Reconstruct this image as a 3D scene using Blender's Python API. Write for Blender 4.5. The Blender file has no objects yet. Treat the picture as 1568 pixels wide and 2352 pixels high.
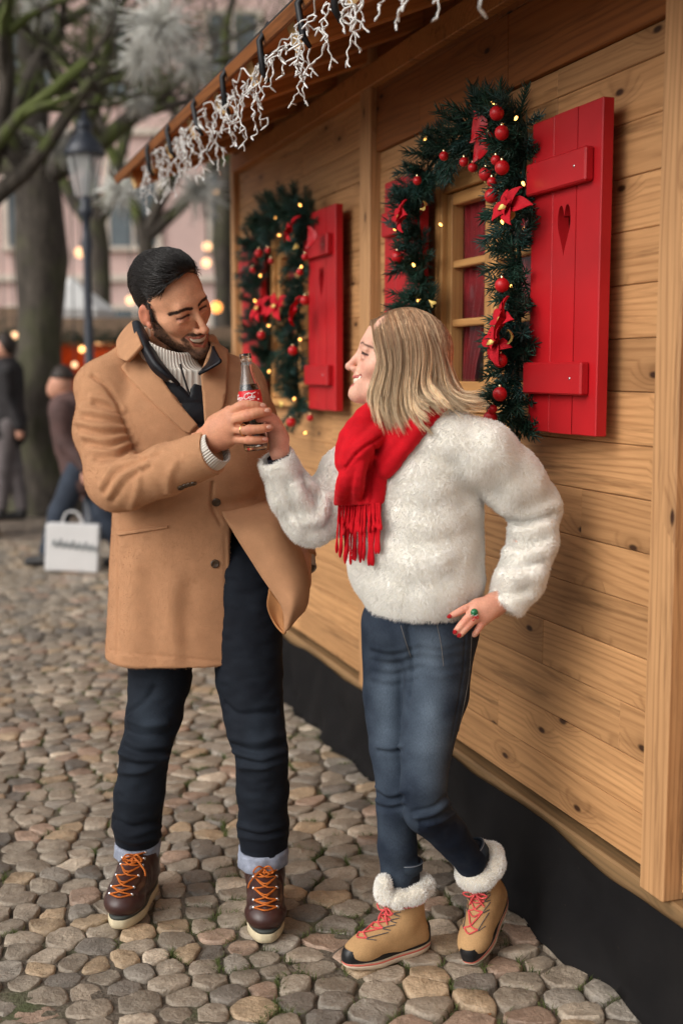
import bpy, bmesh, math, random
import numpy as np
from mathutils import Vector, Matrix, Euler
from mathutils.bvhtree import BVHTree
R = math.radians
rng = np.random.default_rng(7)
random.seed(7)
S = bpy.context.scene
COL = S.collection

# ------------------------------------------------------------------ camera, sky, sun, exposure
FPX, TH, HC = 2800.0, math.atan(326 / 2800), 1.47      # focal length in units of a 1568 x 2352 frame, tilt, eye height
cam = bpy.data.cameras.new('camera')
cam.sensor_fit = 'VERTICAL'; cam.sensor_height = 36.0
cam.lens = FPX / 2352 * 36
cam.clip_start = 0.05; cam.clip_end = 400
cam.dof.use_dof = True; cam.dof.focus_distance = 3.08; cam.dof.aperture_fstop = 1.8
cam_o = bpy.data.objects.new('camera', cam); COL.objects.link(cam_o)
cam_o.location = (0, 0, HC); cam_o.rotation_euler = (R(90) - TH, 0, 0)
S.camera = cam_o

SUN_EL, SUN_AZ = R(34), R(233)          # azimuth measured clockwise from +Y: behind the camera, to its left
world = bpy.data.worlds.new('World'); S.world = world; world.use_nodes = True
nt = world.node_tree
bg = nt.nodes['Background']
sky = nt.nodes.new('ShaderNodeTexSky'); sky.sky_type = 'NISHITA'; sky.sun_disc = False
sky.sun_elevation = SUN_EL; sky.sun_rotation = SUN_AZ; sky.air_density = 1.0; sky.dust_density = 4.0; sky.ozone_density = 1.0
hs = nt.nodes.new('ShaderNodeHueSaturation'); hs.inputs['Saturation'].default_value = 0.12   # overcast: a grey sky
nt.links.new(sky.outputs[0], hs.inputs['Color']); nt.links.new(hs.outputs[0], bg.inputs['Color'])
bg.inputs['Strength'].default_value = 0.12
sun = bpy.data.lights.new('sun', 'SUN'); sun.energy = 1.25; sun.angle = R(62); sun.color = (1.0, 0.93, 0.84)
sun_o = bpy.data.objects.new('sun', sun); COL.objects.link(sun_o)
_d = Vector((math.sin(SUN_AZ) * math.cos(SUN_EL), math.cos(SUN_AZ) * math.cos(SUN_EL), math.sin(SUN_EL)))
sun_o.rotation_euler = _d.to_track_quat('Z', 'Y').to_euler(); sun_o.location = (-3, -3, 6)
vs = S.view_settings
vs.view_transform = 'Standard'; vs.look = 'None'; vs.gamma = 1.0; vs.use_curve_mapping = False; vs.exposure = 0.22
S.cycles.use_adaptive_sampling = True
S.cycles.max_bounces = 8; S.cycles.transparent_max_bounces = 8
try: S.cycles.use_denoising = True
except Exception: pass

# ------------------------------------------------------------------ small maths
def W(x, y, Y):
    """world point seen at (x, y) of the 1568 x 2352 frame at world depth Y"""
    dx = (x - 784) / FPX; u = (1176 - y) / FPX
    d = np.array([dx, math.cos(TH) + u * math.sin(TH), -math.sin(TH) + u * math.cos(TH)])
    return np.array([0, 0, HC]) + d * (Y / d[1])
def RAY(x, y):
    p = W(x, y, 1.0); d = Vector(p) - Vector((0, 0, HC)); return Vector((0, 0, HC)), d.normalized()
def G(x, y, z=0.0):
    d = W(x, y, 1.0) - np.array([0, 0, HC]); return np.array([0, 0, HC]) + d * ((z - HC) / d[2])
def PROJ(P):
    P = np.asarray(P); x = P[..., 0]; y = P[..., 1]; z = P[..., 2] - HC
    zc = y * math.cos(TH) - z * math.sin(TH); yc = y * math.sin(TH) + z * math.cos(TH)
    return 784 + FPX * x / zc, 1176 - FPX * yc / zc
def nrm(v): v = np.asarray(v, float); return v / np.linalg.norm(v)
def smooth01(a, b, x): t = np.clip((x - a) / (b - a), 0, 1); return t * t * (3 - 2 * t)
def _h(i, j, k, s):
    n = (i * 374761393 + j * 668265263 + k * 2147483647 + s * 1274126177) & 0xffffffff
    n = ((n ^ (n >> 13)) * 1274126177) & 0xffffffff
    return ((n ^ (n >> 16)) & 0xffff) / 65535.0
def noise3(P, sc=1.0, seed=0):
    P = np.asarray(P, float) * sc; f = np.floor(P).astype(np.int64); t = P - f; t = t * t * (3 - 2 * t)
    o = 0
    for a in (0, 1):
        for b in (0, 1):
            for c in (0, 1):
                w = (t[..., 0] if a else 1 - t[..., 0]) * (t[..., 1] if b else 1 - t[..., 1]) * (t[..., 2] if c else 1 - t[..., 2])
                o = o + w * _h(f[..., 0] + a, f[..., 1] + b, f[..., 2] + c, seed)
    return o * 2 - 1
def spline(pts, n):
    """Catmull-Rom through pts, n samples"""
    P = np.asarray(pts, float); m = len(P)
    if m == 2: return P[0] + (P[1] - P[0]) * np.linspace(0, 1, n)[:, None]
    E = np.vstack([2 * P[0] - P[1], P, 2 * P[-1] - P[-2]])
    t = np.linspace(0, m - 1 - 1e-9, n); i = t.astype(int); f = (t - i)[:, None]
    a, b, c, d = E[i], E[i + 1], E[i + 2], E[i + 3]
    return 0.5 * (2 * b + (c - a) * f + (2 * a - 5 * b + 4 * c - d) * f ** 2 + (3 * b - a - 3 * c + d) * f ** 3)

# ------------------------------------------------------------------ objects
WM = {}
def mesh_np(name, V, *Fs, smooth=True):
    """fast mesh from vertex array and face arrays (each of one polygon size)"""
    me = bpy.data.meshes.new(name); V = np.asarray(V, np.float32)
    me.vertices.add(len(V)); me.vertices.foreach_set('co', V.ravel())
    Fs = [np.asarray(F, np.int32) for F in Fs if len(F)]
    nl = sum(F.size for F in Fs); npoly = sum(len(F) for F in Fs)
    me.loops.add(nl); me.polygons.add(npoly)
    me.loops.foreach_set('vertex_index', np.concatenate([F.ravel() for F in Fs]))
    st = []; off = 0
    for F in Fs:
        st.append(off + np.arange(len(F)) * F.shape[1]); off += F.size
    me.polygons.foreach_set('loop_start', np.concatenate(st).astype(np.int32))
    me.update(calc_edges=True)
    me.polygons.foreach_set('use_smooth', np.full(npoly, smooth))
    me.validate(); return me
def mesh_bm(bm, smooth=False, name='m'):
    me = bpy.data.meshes.new(name); bm.to_mesh(me); bm.free()
    if smooth:
        me.polygons.foreach_set('use_smooth', np.ones(len(me.polygons), bool))
    return me
def props(o, label=None, cat=None, group=None, kind=None):
    for k, v in (('label', label), ('category', cat), ('group', group), ('kind', kind)):
        if v: o[k] = v
    return o
def obj(name, me, mat=None, parent=None, local=None, **kw):
    """link a mesh; under a parent it is given in world space, or in the parent's space when local is a matrix"""
    if me is None: return None
    o = bpy.data.objects.new(name, me); COL.objects.link(o)
    if mat is not None and me is not None:
        if len(me.materials) == 0: me.materials.append(mat)
    M = local if local is not None else Matrix.Identity(4)
    if parent is not None:
        o.parent = parent
        if local is None: o.matrix_parent_inverse = WM[parent.name].inverted(); WM[o.name] = Matrix.Identity(4)
        else: o.matrix_basis = M; WM[o.name] = WM[parent.name] @ M
    else:
        o.matrix_basis = M; WM[o.name] = M.copy()
    return props(o, **kw)
def empty(name, loc=(0, 0, 0), rz=0.0, parent=None, local=None, **kw):
    o = bpy.data.objects.new(name, None); COL.objects.link(o); o.empty_display_size = 0.1
    M = Matrix.Translation(Vector(loc)) @ Matrix.Rotation(rz, 4, 'Z')
    if parent is not None:
        o.parent = parent; o.matrix_basis = M; WM[o.name] = WM[parent.name] @ M
    else:
        o.matrix_basis = M; WM[o.name] = M.copy()
    return props(o, **kw)
def T(*p): return Matrix.Translation(Vector(p))
def box_me(sx, sy, sz, bev=0.002, seg=1):
    bm = bmesh.new(); bmesh.ops.create_cube(bm, size=1.0)
    bmesh.ops.scale(bm, vec=(sx, sy, sz), verts=bm.verts)
    if bev: bmesh.ops.bevel(bm, geom=bm.edges[:], offset=bev, segments=seg, affect='EDGES', profile=0.5)
    return mesh_bm(bm)
def tubes(P, r, sides=4, cap=True):
    """P (N,S,3) paths, r scalar, (S,) or (N,S) radii -> verts, quads"""
    P = np.asarray(P, float); N, Sg, _ = P.shape
    r = np.broadcast_to(np.asarray(r, float), (N, Sg))
    Tn = np.gradient(P, axis=1); Tn /= np.linalg.norm(Tn, axis=2, keepdims=True) + 1e-12
    ref = np.zeros_like(Tn); m0 = Tn.mean(1)
    ax = np.argmin(np.abs(m0), 1); ref[np.arange(N), :, ax] = 1
    A = np.cross(Tn, ref); A /= np.linalg.norm(A, axis=2, keepdims=True) + 1e-12
    B = np.cross(Tn, A)
    th = np.arange(sides) / sides * 2 * np.pi
    V = P[:, :, None] + r[:, :, None, None] * (A[:, :, None] * np.cos(th)[:, None] + B[:, :, None] * np.sin(th)[:, None])
    base = (np.arange(N) * Sg * sides)[:, None, None]
    s = np.arange(Sg - 1)[None, :, None] * sides; k = np.arange(sides)[None, None]; k2 = (k + 1) % sides
    F = np.stack([base + s + k, base + s + k2, base + s + sides + k2, base + s + sides + k], -1).reshape(-1, 4)
    Fs = [F[:, ::-1]]
    if cap and sides in (3, 4):
        c0 = base[:, 0] + np.arange(sides)[None]; c1 = base[:, 0] + (Sg - 1) * sides + np.arange(sides)[None, ::-1]
        Fs += [c0.reshape(-1, sides), c1.reshape(-1, sides)]
    return V.reshape(-1, 3), Fs
def tube_me(P, r, sides=6, smooth=True):
    P = np.asarray(P, float)
    if P.ndim == 2: P = P[None]
    V, Fs = tubes(P, r, sides)
    return mesh_np('tube', V, *Fs, smooth=smooth)
def lathe_me(prof, n=24, smooth=True):
    prof = np.asarray(prof, float); a = np.arange(n) / n * 2 * np.pi
    V = np.stack([prof[:, None, 0] * np.cos(a), prof[:, None, 0] * np.sin(a), np.repeat(prof[:, 1:2], n, 1)], -1).reshape(-1, 3)
    i = np.arange(len(prof) - 1)[:, None] * n; k = np.arange(n)[None]; k2 = (k + 1) % n
    F = np.stack([i + k, i + k2, i + n + k2, i + n + k], -1).reshape(-1, 4)
    return mesh_np('lathe', V, F, smooth=smooth)
def join_np(parts):
    """parts: list of (V, F) with one face size -> V, F"""
    Vs, Fs, o = [], [], 0
    for V, F in parts:
        Vs.append(V); Fs.append(np.asarray(F) + o); o += len(V)
    return np.concatenate(Vs), np.concatenate(Fs)
def vcol(me, C, name='col'):
    a = me.color_attributes.new(name, 'FLOAT_COLOR', 'POINT')
    C = np.asarray(C, np.float32)
    if C.shape[1] == 3: C = np.concatenate([C, np.ones((len(C), 1), np.float32)], 1)
    a.data.foreach_set('color', C.ravel())

# ------------------------------------------------------------------ materials
def lin(r, g, b):
    f = lambda c: (c / 255 / 12.92) if c / 255 <= 0.04045 else ((c / 255 + 0.055) / 1.055) ** 2.4
    return (f(r), f(g), f(b))
class NB:
    def __init__(self, name):
        self.m = bpy.data.materials.new(name); self.m.use_nodes = True; self.t = self.m.node_tree
        self.b = self.t.nodes['Principled BSDF']; self.out = self.t.nodes['Material Output']
    def n(self, ty, **kw):
        x = self.t.nodes.new(ty)
        for k, v in kw.items():
            if k.startswith('_'): setattr(x, k[1:], v)
            else:
                key = k.replace('__', ' '); x.inputs[key].default_value = v
        return x
    def l(self, a, b): self.t.links.new(a, b)
    def math(self, op, a, b=None, clamp=False):
        x = self.t.nodes.new('ShaderNodeMath'); x.operation = op; x.use_clamp = clamp
        for i, v in enumerate((a, b)):
            if v is None: continue
            if isinstance(v, (int, float)): x.inputs[i].default_value = v
            else: self.l(v, x.inputs[i])
        return x.outputs[0]
    def mix(self, fac, a, b, mode='MIX'):
        x = self.t.nodes.new('ShaderNodeMix'); x.data_type = 'RGBA'; x.blend_type = mode
        for i, v in ((0, fac), (6, a), (7, b)):
            if isinstance(v, (int, float)): x.inputs[i].default_value = v
            elif isinstance(v, tuple): x.inputs[i].default_value = v if len(v) == 4 else v + (1,)
            else: self.l(v, x.inputs[i])
        return x.outputs[2]
    def ramp(self, fac, stops, interp='LINEAR'):
        x = self.t.nodes.new('ShaderNodeValToRGB'); x.color_ramp.interpolation = interp
        e = x.color_ramp.elements
        while len(e) < len(stops): e.new(0.5)
        for i, (p, c) in enumerate(stops):
            e[i].position = p; e[i].color = c if len(c) == 4 else tuple(c) + (1,)
        self.l(fac, x.inputs[0]); return x.outputs[0]
    def noise(self, vec, scale, detail=3, rough=0.55, dist=0.0):
        x = self.t.nodes.new('ShaderNodeTexNoise'); x.inputs['Scale'].default_value = scale; x.inputs['Detail'].default_value = detail
        x.inputs['Roughness'].default_value = rough; x.inputs['Distortion'].default_value = dist
        if vec is not None: self.l(vec, x.inputs['Vector'])
        return x.outputs[0]
    def coord(self, kind='Object'): 
        return self.t.nodes.new('ShaderNodeTexCoord').outputs[kind]
    def mapping(self, vec, sc=(1, 1, 1), loc=(0, 0, 0), rot=(0, 0, 0)):
        x = self.t.nodes.new('ShaderNodeMapping'); x.inputs['Scale'].default_value = sc; x.inputs['Location'].default_value = loc
        x.inputs['Rotation'].default_value = rot; self.l(vec, x.inputs['Vector']); return x.outputs[0]
    def bump(self, h, strength=0.3, dist=0.01):
        x = self.t.nodes.new('ShaderNodeBump'); x.inputs['Strength'].default_value = strength; x.inputs['Distance'].default_value = dist
        self.l(h, x.inputs['Height']); self.l(x.outputs[0], self.b.inputs['Normal']); return x
    def base(self, c):
        if isinstance(c, tuple): self.b.inputs['Base Color'].default_value = c if len(c) == 4 else c + (1,)
        else: self.l(c, self.b.inputs['Base Color'])
    def set(self, **kw):
        for k, v in kw.items(): self.b.inputs[k.replace('__', ' ')].default_value = v
        return self
MATS = {}
def plain(name, col, rough=0.6, var=0.15, sc=6.0, bump=0.0, bsc=60.0, bdist=0.004, attr=None, rnd=0.0, metal=0.0, sheen=0.0, spec=0.4, coat=0.0, detail=3):
    if name in MATS: return MATS[name]
    k = NB(name); v = k.coord()
    n = k.noise(v, sc, detail)
    c1 = tuple(x * (1 - var) for x in col); c2 = tuple(min(1, x * (1 + var)) for x in col)
    c = k.ramp(n, [(0.3, c1), (0.7, c2)])
    if attr:
        a = k.t.nodes.new('ShaderNodeVertexColor'); a.layer_name = attr
        c = k.mix(1.0, c, a.outputs[0], 'MULTIPLY')
    if rnd:
        oi = k.t.nodes.new('ShaderNodeObjectInfo')
        h = k.t.nodes.new('ShaderNodeHueSaturation'); k.l(c, h.inputs['Color'])
        k.l(k.math('ADD', k.math('MULTIPLY', oi.outputs['Random'], 2 * rnd), 1 - rnd), h.inputs['Value']); c = h.outputs[0]
    k.base(c)
    k.set(Roughness=rough, Metallic=metal)
    k.b.inputs['Specular IOR Level'].default_value = spec
    if sheen: k.b.inputs['Sheen Weight'].default_value = sheen; k.b.inputs['Sheen Roughness'].default_value = 0.5
    if coat: k.b.inputs['Coat Weight'].default_value = coat
    if bump: k.bump(k.noise(v, bsc, 4), bump, bdist)
    MATS[name] = k.m; return k.m
def emis(name, col, s):
    if name in MATS: return MATS[name]
    k = NB(name); k.base(col); k.b.inputs['Emission Color'].default_value = col + (1,); k.b.inputs['Emission Strength'].default_value = s
    MATS[name] = k.m; return k.m
def wood_mat(name, lo, hi, rough=0.6, axis=0, knots=True, sc=1.0, rnd=0.16):
    """boards with grain along the object's local axis, rings, streaks and knots"""
    if name in MATS: return MATS[name]
    k = NB(name); v = k.coord()
    oi = k.t.nodes.new('ShaderNodeObjectInfo')
    add = k.t.nodes.new('ShaderNodeVectorMath'); add.operation = 'ADD'
    cmb = k.t.nodes.new('ShaderNodeCombineXYZ')
    off = k.math('MULTIPLY', oi.outputs['Random'], 37.0)
    for i in range(3): k.l(off, cmb.inputs[i])
    k.l(v, add.inputs[0]); k.l(cmb.outputs[0], add.inputs[1]); v = add.outputs[0]
    s_g = [28, 28, 28]; s_g[axis] = 1.1
    s_r = [5.0, 5.0, 5.0]; s_r[axis] = 0.55
    s_k = [7.5, 0.2, 7.5]; s_k[axis] = 4.0
    if axis == 2: s_k = [7.5, 0.2, 4.0]
    sp = k.t.nodes.new('ShaderNodeSeparateXYZ'); k.l(v, sp.inputs[0]); o3 = [sp.outputs[i] for i in range(3)]
    al = o3[axis]; ac = k.math('ADD', o3[(axis + 1) % 3], o3[(axis + 2) % 3])
    c2 = k.t.nodes.new('ShaderNodeCombineXYZ'); k.l(k.math('MULTIPLY', al, 2.6), c2.inputs[0]); k.l(k.math('MULTIPLY', ac, 6.0), c2.inputs[1])
    vo = k.t.nodes.new('ShaderNodeTexVoronoi'); vo.voronoi_dimensions = '2D'; k.l(c2.outputs[0], vo.inputs['Vector']); vo.inputs['Scale'].default_value = 1.0 * sc
    sc_ = k.t.nodes.new('ShaderNodeSeparateColor'); k.l(vo.outputs['Color'], sc_.inputs[0])
    kd = k.math('ADD', vo.outputs['Distance'], k.math('MULTIPLY', k.math('GREATER_THAN', sc_.outputs[0], 0.55), 1.0))
    knot = k.ramp(kd, [(0.03, (1, 1, 1)), (0.06, (0, 0, 0))])
    halo = k.ramp(kd, [(0.04, (1, 1, 1)), (0.26, (0, 0, 0))])
    nd = k.noise(k.mapping(v, tuple(s_r)), 1.3 * sc, 1)
    ringv = k.math('ADD', k.math('ADD', k.math('MULTIPLY', nd, 7.0), k.math('MULTIPLY', ac, 46.0)), k.math('MULTIPLY', halo, 2.2))
    ring = k.math('SINE', k.math('MULTIPLY', ringv, 6.2832))
    ring = k.math('POWER', k.math('ADD', k.math('MULTIPLY', ring, 0.5), 0.5), 3.0)
    g = k.noise(k.mapping(v, tuple(s_g)), 3.0 * sc, 5, 0.65)
    f = k.math('ADD', k.math('MULTIPLY', g, 0.55), k.math('MULTIPLY', ring, 0.15))
    mid = tuple((a + b) / 2 for a, b in zip(lo, hi))
    c = k.ramp(f, [(0.22, hi), (0.46, mid), (0.74, lo)])
    big = k.noise(k.mapping(v, tuple(x * 0.06 for x in s_g)), 2.0, 2)
    c = k.mix(k.ramp(big, [(0.4, (0, 0, 0)), (0.75, (0.45, 0.45, 0.45))]), c, tuple(x * 0.72 for x in mid))
    st_ = k.noise(k.mapping(v, tuple(x * (0.9 if i == axis else 0.5) for i, x in enumerate(s_g))), 1.6, 4, .7)
    c = k.mix(k.ramp(st_, [(0.56, (0, 0, 0)), (0.70, (0.55, 0.55, 0.55))]), c, tuple(x * 0.45 for x in lo))
    if knots:
        c = k.mix(k.math('MULTIPLY', halo, 0.35), c, tuple(x * 0.6 for x in lo))
        c = k.mix(knot, c, (lo[0] * 0.22, lo[1] * 0.2, lo[2] * 0.22))
    h = k.t.nodes.new('ShaderNodeHueSaturation'); k.l(c, h.inputs['Color'])
    k.l(k.math('ADD', k.math('MULTIPLY', oi.outputs['Random'], 2 * rnd), 1 - rnd), h.inputs['Value'])
    k.base(h.outputs[0]); k.set(Roughness=rough); k.b.inputs['Specular IOR Level'].default_value = 0.3
    k.bump(f, 0.25, 0.003)
    MATS[name] = k.m; return k.m

# ------------------------------------------------------------------ signed-distance modelling on a grid, surface nets
class Field:
    def __init__(s, lo, hi, h):
        s.lo = np.asarray(lo, float); s.h = h
        s.n = np.ceil((np.asarray(hi, float) - s.lo) / h).astype(int) + 1
        s.f = np.full(s.n, 0.1, np.float32)
        s.ax = [(s.lo[i] + h * np.arange(s.n[i])).astype(np.float32) for i in range(3)]
    def like(s):
        g = object.__new__(Field); g.lo, g.h, g.n, g.ax = s.lo, s.h, s.n, s.ax; g.f = np.full(s.n, 0.1, np.float32); return g
    def sl(s, lo, hi):
        a = np.clip(np.floor((np.asarray(lo) - s.lo) / s.h).astype(int), 0, s.n); b = np.clip(np.ceil((np.asarray(hi) - s.lo) / s.h).astype(int) + 1, 0, s.n)
        return a, b
    def apply(s, prim, k, op):
        lo, hi, fn = prim; m = k + 3 * s.h + 0.004
        a, b = s.sl(np.asarray(lo) - m, np.asarray(hi) + m)
        if np.any(b <= a): return s
        ix = tuple(slice(x, y) for x, y in zip(a, b))
        X = s.ax[0][ix[0]][:, None, None]; Y = s.ax[1][ix[1]][None, :, None]; Z = s.ax[2][ix[2]][None, None]
        d = fn(X, Y, Z).astype(np.float32); f = s.f[ix]
        if op == 'add':
            if k <= 0: s.f[ix] = np.minimum(f, d)
            else:
                h = np.maximum(k - np.abs(f - d), 0) / k; s.f[ix] = np.minimum(f, d) - h * h * k * 0.25
        else:
            d = -d
            if k <= 0: s.f[ix] = np.maximum(f, d)
            else:
                h = np.maximum(k - np.abs(f - d), 0) / k; s.f[ix] = np.maximum(f, d) + h * h * k * 0.25
        return s
    def add(s, prim, k=0.01): return s.apply(prim, k, 'add')
    def sub(s, prim, k=0.01): return s.apply(prim, k, 'sub')
    def chain(s, pts, rad, k=0.01, kj=None, **kw):
        for i in range(len(pts) - 1): s.add(cone(pts[i], pts[i + 1], rad[i], rad[i + 1], **kw), k)
        return s
    def P(s):
        return np.stack(np.meshgrid(*s.ax, indexing='ij'), -1)
    def net(s):
        f = s.f; f[0] = f[-1] = 0.05; f[:, 0] = f[:, -1] = 0.05; f[:, :, 0] = f[:, :, -1] = 0.05
        return surface_nets(f, s.lo, s.h)
def surface_nets(f, lo, h):
    nx, ny, nz = f.shape; ins = f < 0
    cnt = np.zeros((nx - 1, ny - 1, nz - 1), np.uint8)
    for a in (0, 1):
        for b in (0, 1):
            for c in (0, 1): cnt += ins[a:nx - 1 + a, b:ny - 1 + b, c:nz - 1 + c]
    cells = np.argwhere((cnt > 0) & (cnt < 8))
    idx = np.full(cnt.shape, -1, np.int32); idx[tuple(cells.T)] = np.arange(len(cells))
    acc = np.zeros((len(cells), 3)); num = np.zeros(len(cells))
    offs = [(a, b, c) for a in (0, 1) for b in (0, 1) for c in (0, 1)]
    cv = {o: f[cells[:, 0] + o[0], cells[:, 1] + o[1], cells[:, 2] + o[2]] for o in offs}
    for o in offs:
        for ax in range(3):
            if o[ax]: continue
            q = list(o); q[ax] = 1; q = tuple(q); A, B = cv[o], cv[q]
            m = (A < 0) != (B < 0); t = np.where(m, A / np.where(m, A - B, 1), 0)
            p = np.tile(np.array(o, float), (len(cells), 1)); p[:, ax] += t
            acc += p * m[:, None]; num += m
    V = lo + h * (cells + acc / num[:, None])
    Q = []
    for ax in range(3):
        sh = [slice(1, -1)] * 3; sh[ax] = slice(0, -1); s2 = list(sh); s2[ax] = slice(1, None)
        A, B = ins[tuple(sh)], ins[tuple(s2)]; m = np.argwhere(A != B)
        if not len(m): continue
        st = A[tuple(m.T)]; base = m + np.array([0 if i == ax else 1 for i in range(3)])
        u, v = [(1, 2), (2, 0), (0, 1)][ax]; du = np.zeros(3, int); dv = np.zeros(3, int); du[u] = 1; dv[v] = 1
        c = [base - du - dv, base - dv, base, base - du]
        q = np.stack([idx[tuple(x.T)] for x in c], 1); q[~st] = q[~st][:, ::-1]
        Q.append(q)
    return V, np.concatenate(Q)
def cone(a, b, ra, rb=None, flat=None):
    a = np.asarray(a, float); b = np.asarray(b, float); rb = ra if rb is None else rb; m = max(ra, rb)
    ab = b - a; L2 = max(float(ab @ ab), 1e-12)
    def fn(X, Y, Z):
        t = np.clip(((X - a[0]) * ab[0] + (Y - a[1]) * ab[1] + (Z - a[2]) * ab[2]) / L2, 0, 1)
        x = X - a[0] - t * ab[0]; y = Y - a[1] - t * ab[1]; z = Z - a[2] - t * ab[2]
        q = x * x + y * y + z * z
        if flat is not None:
            n, k = flat; c = x * n[0] + y * n[1] + z * n[2]; q = q + c * c * (k * k - 1)
        return np.sqrt(q) - (ra + (rb - ra) * t)
    return np.minimum(a, b) - m, np.maximum(a, b) + m, fn
def ell(c, r, M=None):
    c = np.asarray(c, float); r = np.asarray(r, float); m = r.max()
    def fn(X, Y, Z):
        x, y, z = X - c[0], Y - c[1], Z - c[2]
        if M is not None:
            x, y, z = [M[i][0] * x + M[i][1] * y + M[i][2] * z for i in range(3)]
        k0 = np.sqrt((x / r[0]) ** 2 + (y / r[1]) ** 2 + (z / r[2]) ** 2); k1 = np.sqrt((x / r[0] ** 2) ** 2 + (y / r[1] ** 2) ** 2 + (z / r[2] ** 2) ** 2)
        return k0 * (k0 - 1) / (k1 + 1e-6)
    return c - m, c + m, fn
def rbox(c, half, M=None, rad=0.005):
    c = np.asarray(c, float); half = np.asarray(half, float); m = np.linalg.norm(half)
    def fn(X, Y, Z):
        x, y, z = X - c[0], Y - c[1], Z - c[2]
        if M is not None: x, y, z = [M[i][0] * x + M[i][1] * y + M[i][2] * z for i in range(3)]
        qx, qy, qz = np.abs(x) - half[0] + rad, np.abs(y) - half[1] + rad, np.abs(z) - half[2] + rad
        return np.sqrt(np.maximum(qx, 0) ** 2 + np.maximum(qy, 0) ** 2 + np.maximum(qz, 0) ** 2) + np.minimum(np.maximum(np.maximum(qx, qy), qz), 0) - rad
    return c - m, c + m, fn
def loft(rows, n=2.2, cap=0.0):
    """rows: (z, cx, cy, rx, ry, yaw) bottom to top; superellipse sections"""
    rows = np.asarray(rows, float); zz = np.linspace(rows[0, 0], rows[-1, 0], 120)
    Dn = spline(rows, 400); Dn = Dn[np.argsort(Dn[:, 0])]
    C = [np.interp(zz, Dn[:, 0], Dn[:, i]) for i in range(6)]
    m = max(rows[:, 3].max(), rows[:, 4].max())
    lo = np.array([rows[:, 1].min() - m, rows[:, 2].min() - m, rows[0, 0]]); hi = np.array([rows[:, 1].max() + m, rows[:, 2].max() + m, rows[-1, 0]])
    def fn(X, Y, Z):
        g = [np.interp(Z, zz, C[i]).astype(np.float32) for i in range(1, 6)]
        ca, sa = np.cos(g[4]), np.sin(g[4]); dx, dy = X - g[0], Y - g[1]
        u = np.abs((dx * ca + dy * sa) / g[2]); v = np.abs((-dx * sa + dy * ca) / g[3])
        q = (u ** n + v ** n + 1e-9) ** (1.0 / n)
        d = (q - 1) * np.minimum(g[2], g[3]) * (0.75 + 0.25 * np.minimum(q, 1))
        return np.maximum(np.maximum(d, rows[0, 0] - Z), Z - rows[-1, 0])
    return lo, hi, fn
def normals_of(V, Q):
    a = V[Q[:, 2]] - V[Q[:, 0]]; b = V[Q[:, 3]] - V[Q[:, 1]] if Q.shape[1] == 4 else V[Q[:, 1]] - V[Q[:, 0]]
    n = np.cross(a, b) if Q.shape[1] == 4 else np.cross(b, a)
    N = np.zeros_like(V)
    for i in range(Q.shape[1]): np.add.at(N, Q[:, i], n)
    return N / (np.linalg.norm(N, axis=1, keepdims=True) + 1e-12)
def relax(V, Q, it=1, lam=0.5):
    for _ in range(it):
        A = np.zeros_like(V); c = np.zeros(len(V)); m = Q.shape[1]
        for i in range(m):
            j = (i + 1) % m
            np.add.at(A, Q[:, i], V[Q[:, j]]); np.add.at(A, Q[:, j], V[Q[:, i]])
            np.add.at(c, Q[:, i], 1); np.add.at(c, Q[:, j], 1)
        V = V + lam * (A / c[:, None] - V)
    return V
def bvh(V, Q): return BVHTree.FromPolygons([tuple(v) for v in V], [tuple(q) for q in Q])
def cast(tree, x, y):
    o, d = RAY(x, y); h = tree.ray_cast(o, d)
    if h[0] is None:
        return None, None
    return np.array(h[0]), np.array(h[1])
def seg_dist(V, poly):
    """distance from points to a polyline, with parameter"""
    best = np.full(len(V), 1e9); 
    for a, b in zip(poly[:-1], poly[1:]):
        ab = b - a; t = np.clip(((V - a) @ ab) / (ab @ ab + 1e-12), 0, 1)
        best = np.minimum(best, np.linalg.norm(V - a - t[:, None] * ab, axis=1))
    return best
def crease(V, N, tree, lines):
    """lines: (pixel path, width m, height m): ridges (+) and furrows (-) drawn on the surface the camera sees"""
    D = np.zeros(len(V))
    for path, w, h in lines:
        pts = [cast(tree, x, y)[0] for x, y in spline(path, max(3, 4 * len(path)))]
        pts = [p for p in pts if p is not None]
        if len(pts) < 2: continue
        P = np.array(pts); ok = [0]
        for i in range(1, len(P)):
            if np.linalg.norm(P[i] - P[ok[-1]]) < 0.12: ok.append(i)
        P = P[ok]
        if len(P) < 2: continue
        lo, hi = P.min(0) - 3 * w, P.max(0) + 3 * w
        m = np.all((V > lo) & (V < hi), 1)
        if not m.any(): continue
        d = seg_dist(V[m], P); D[m] += h * np.exp(-(d / w) ** 2)
        e0 = np.linalg.norm(V[m] - P[0], axis=1)
    return V + N * D[:, None]
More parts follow.
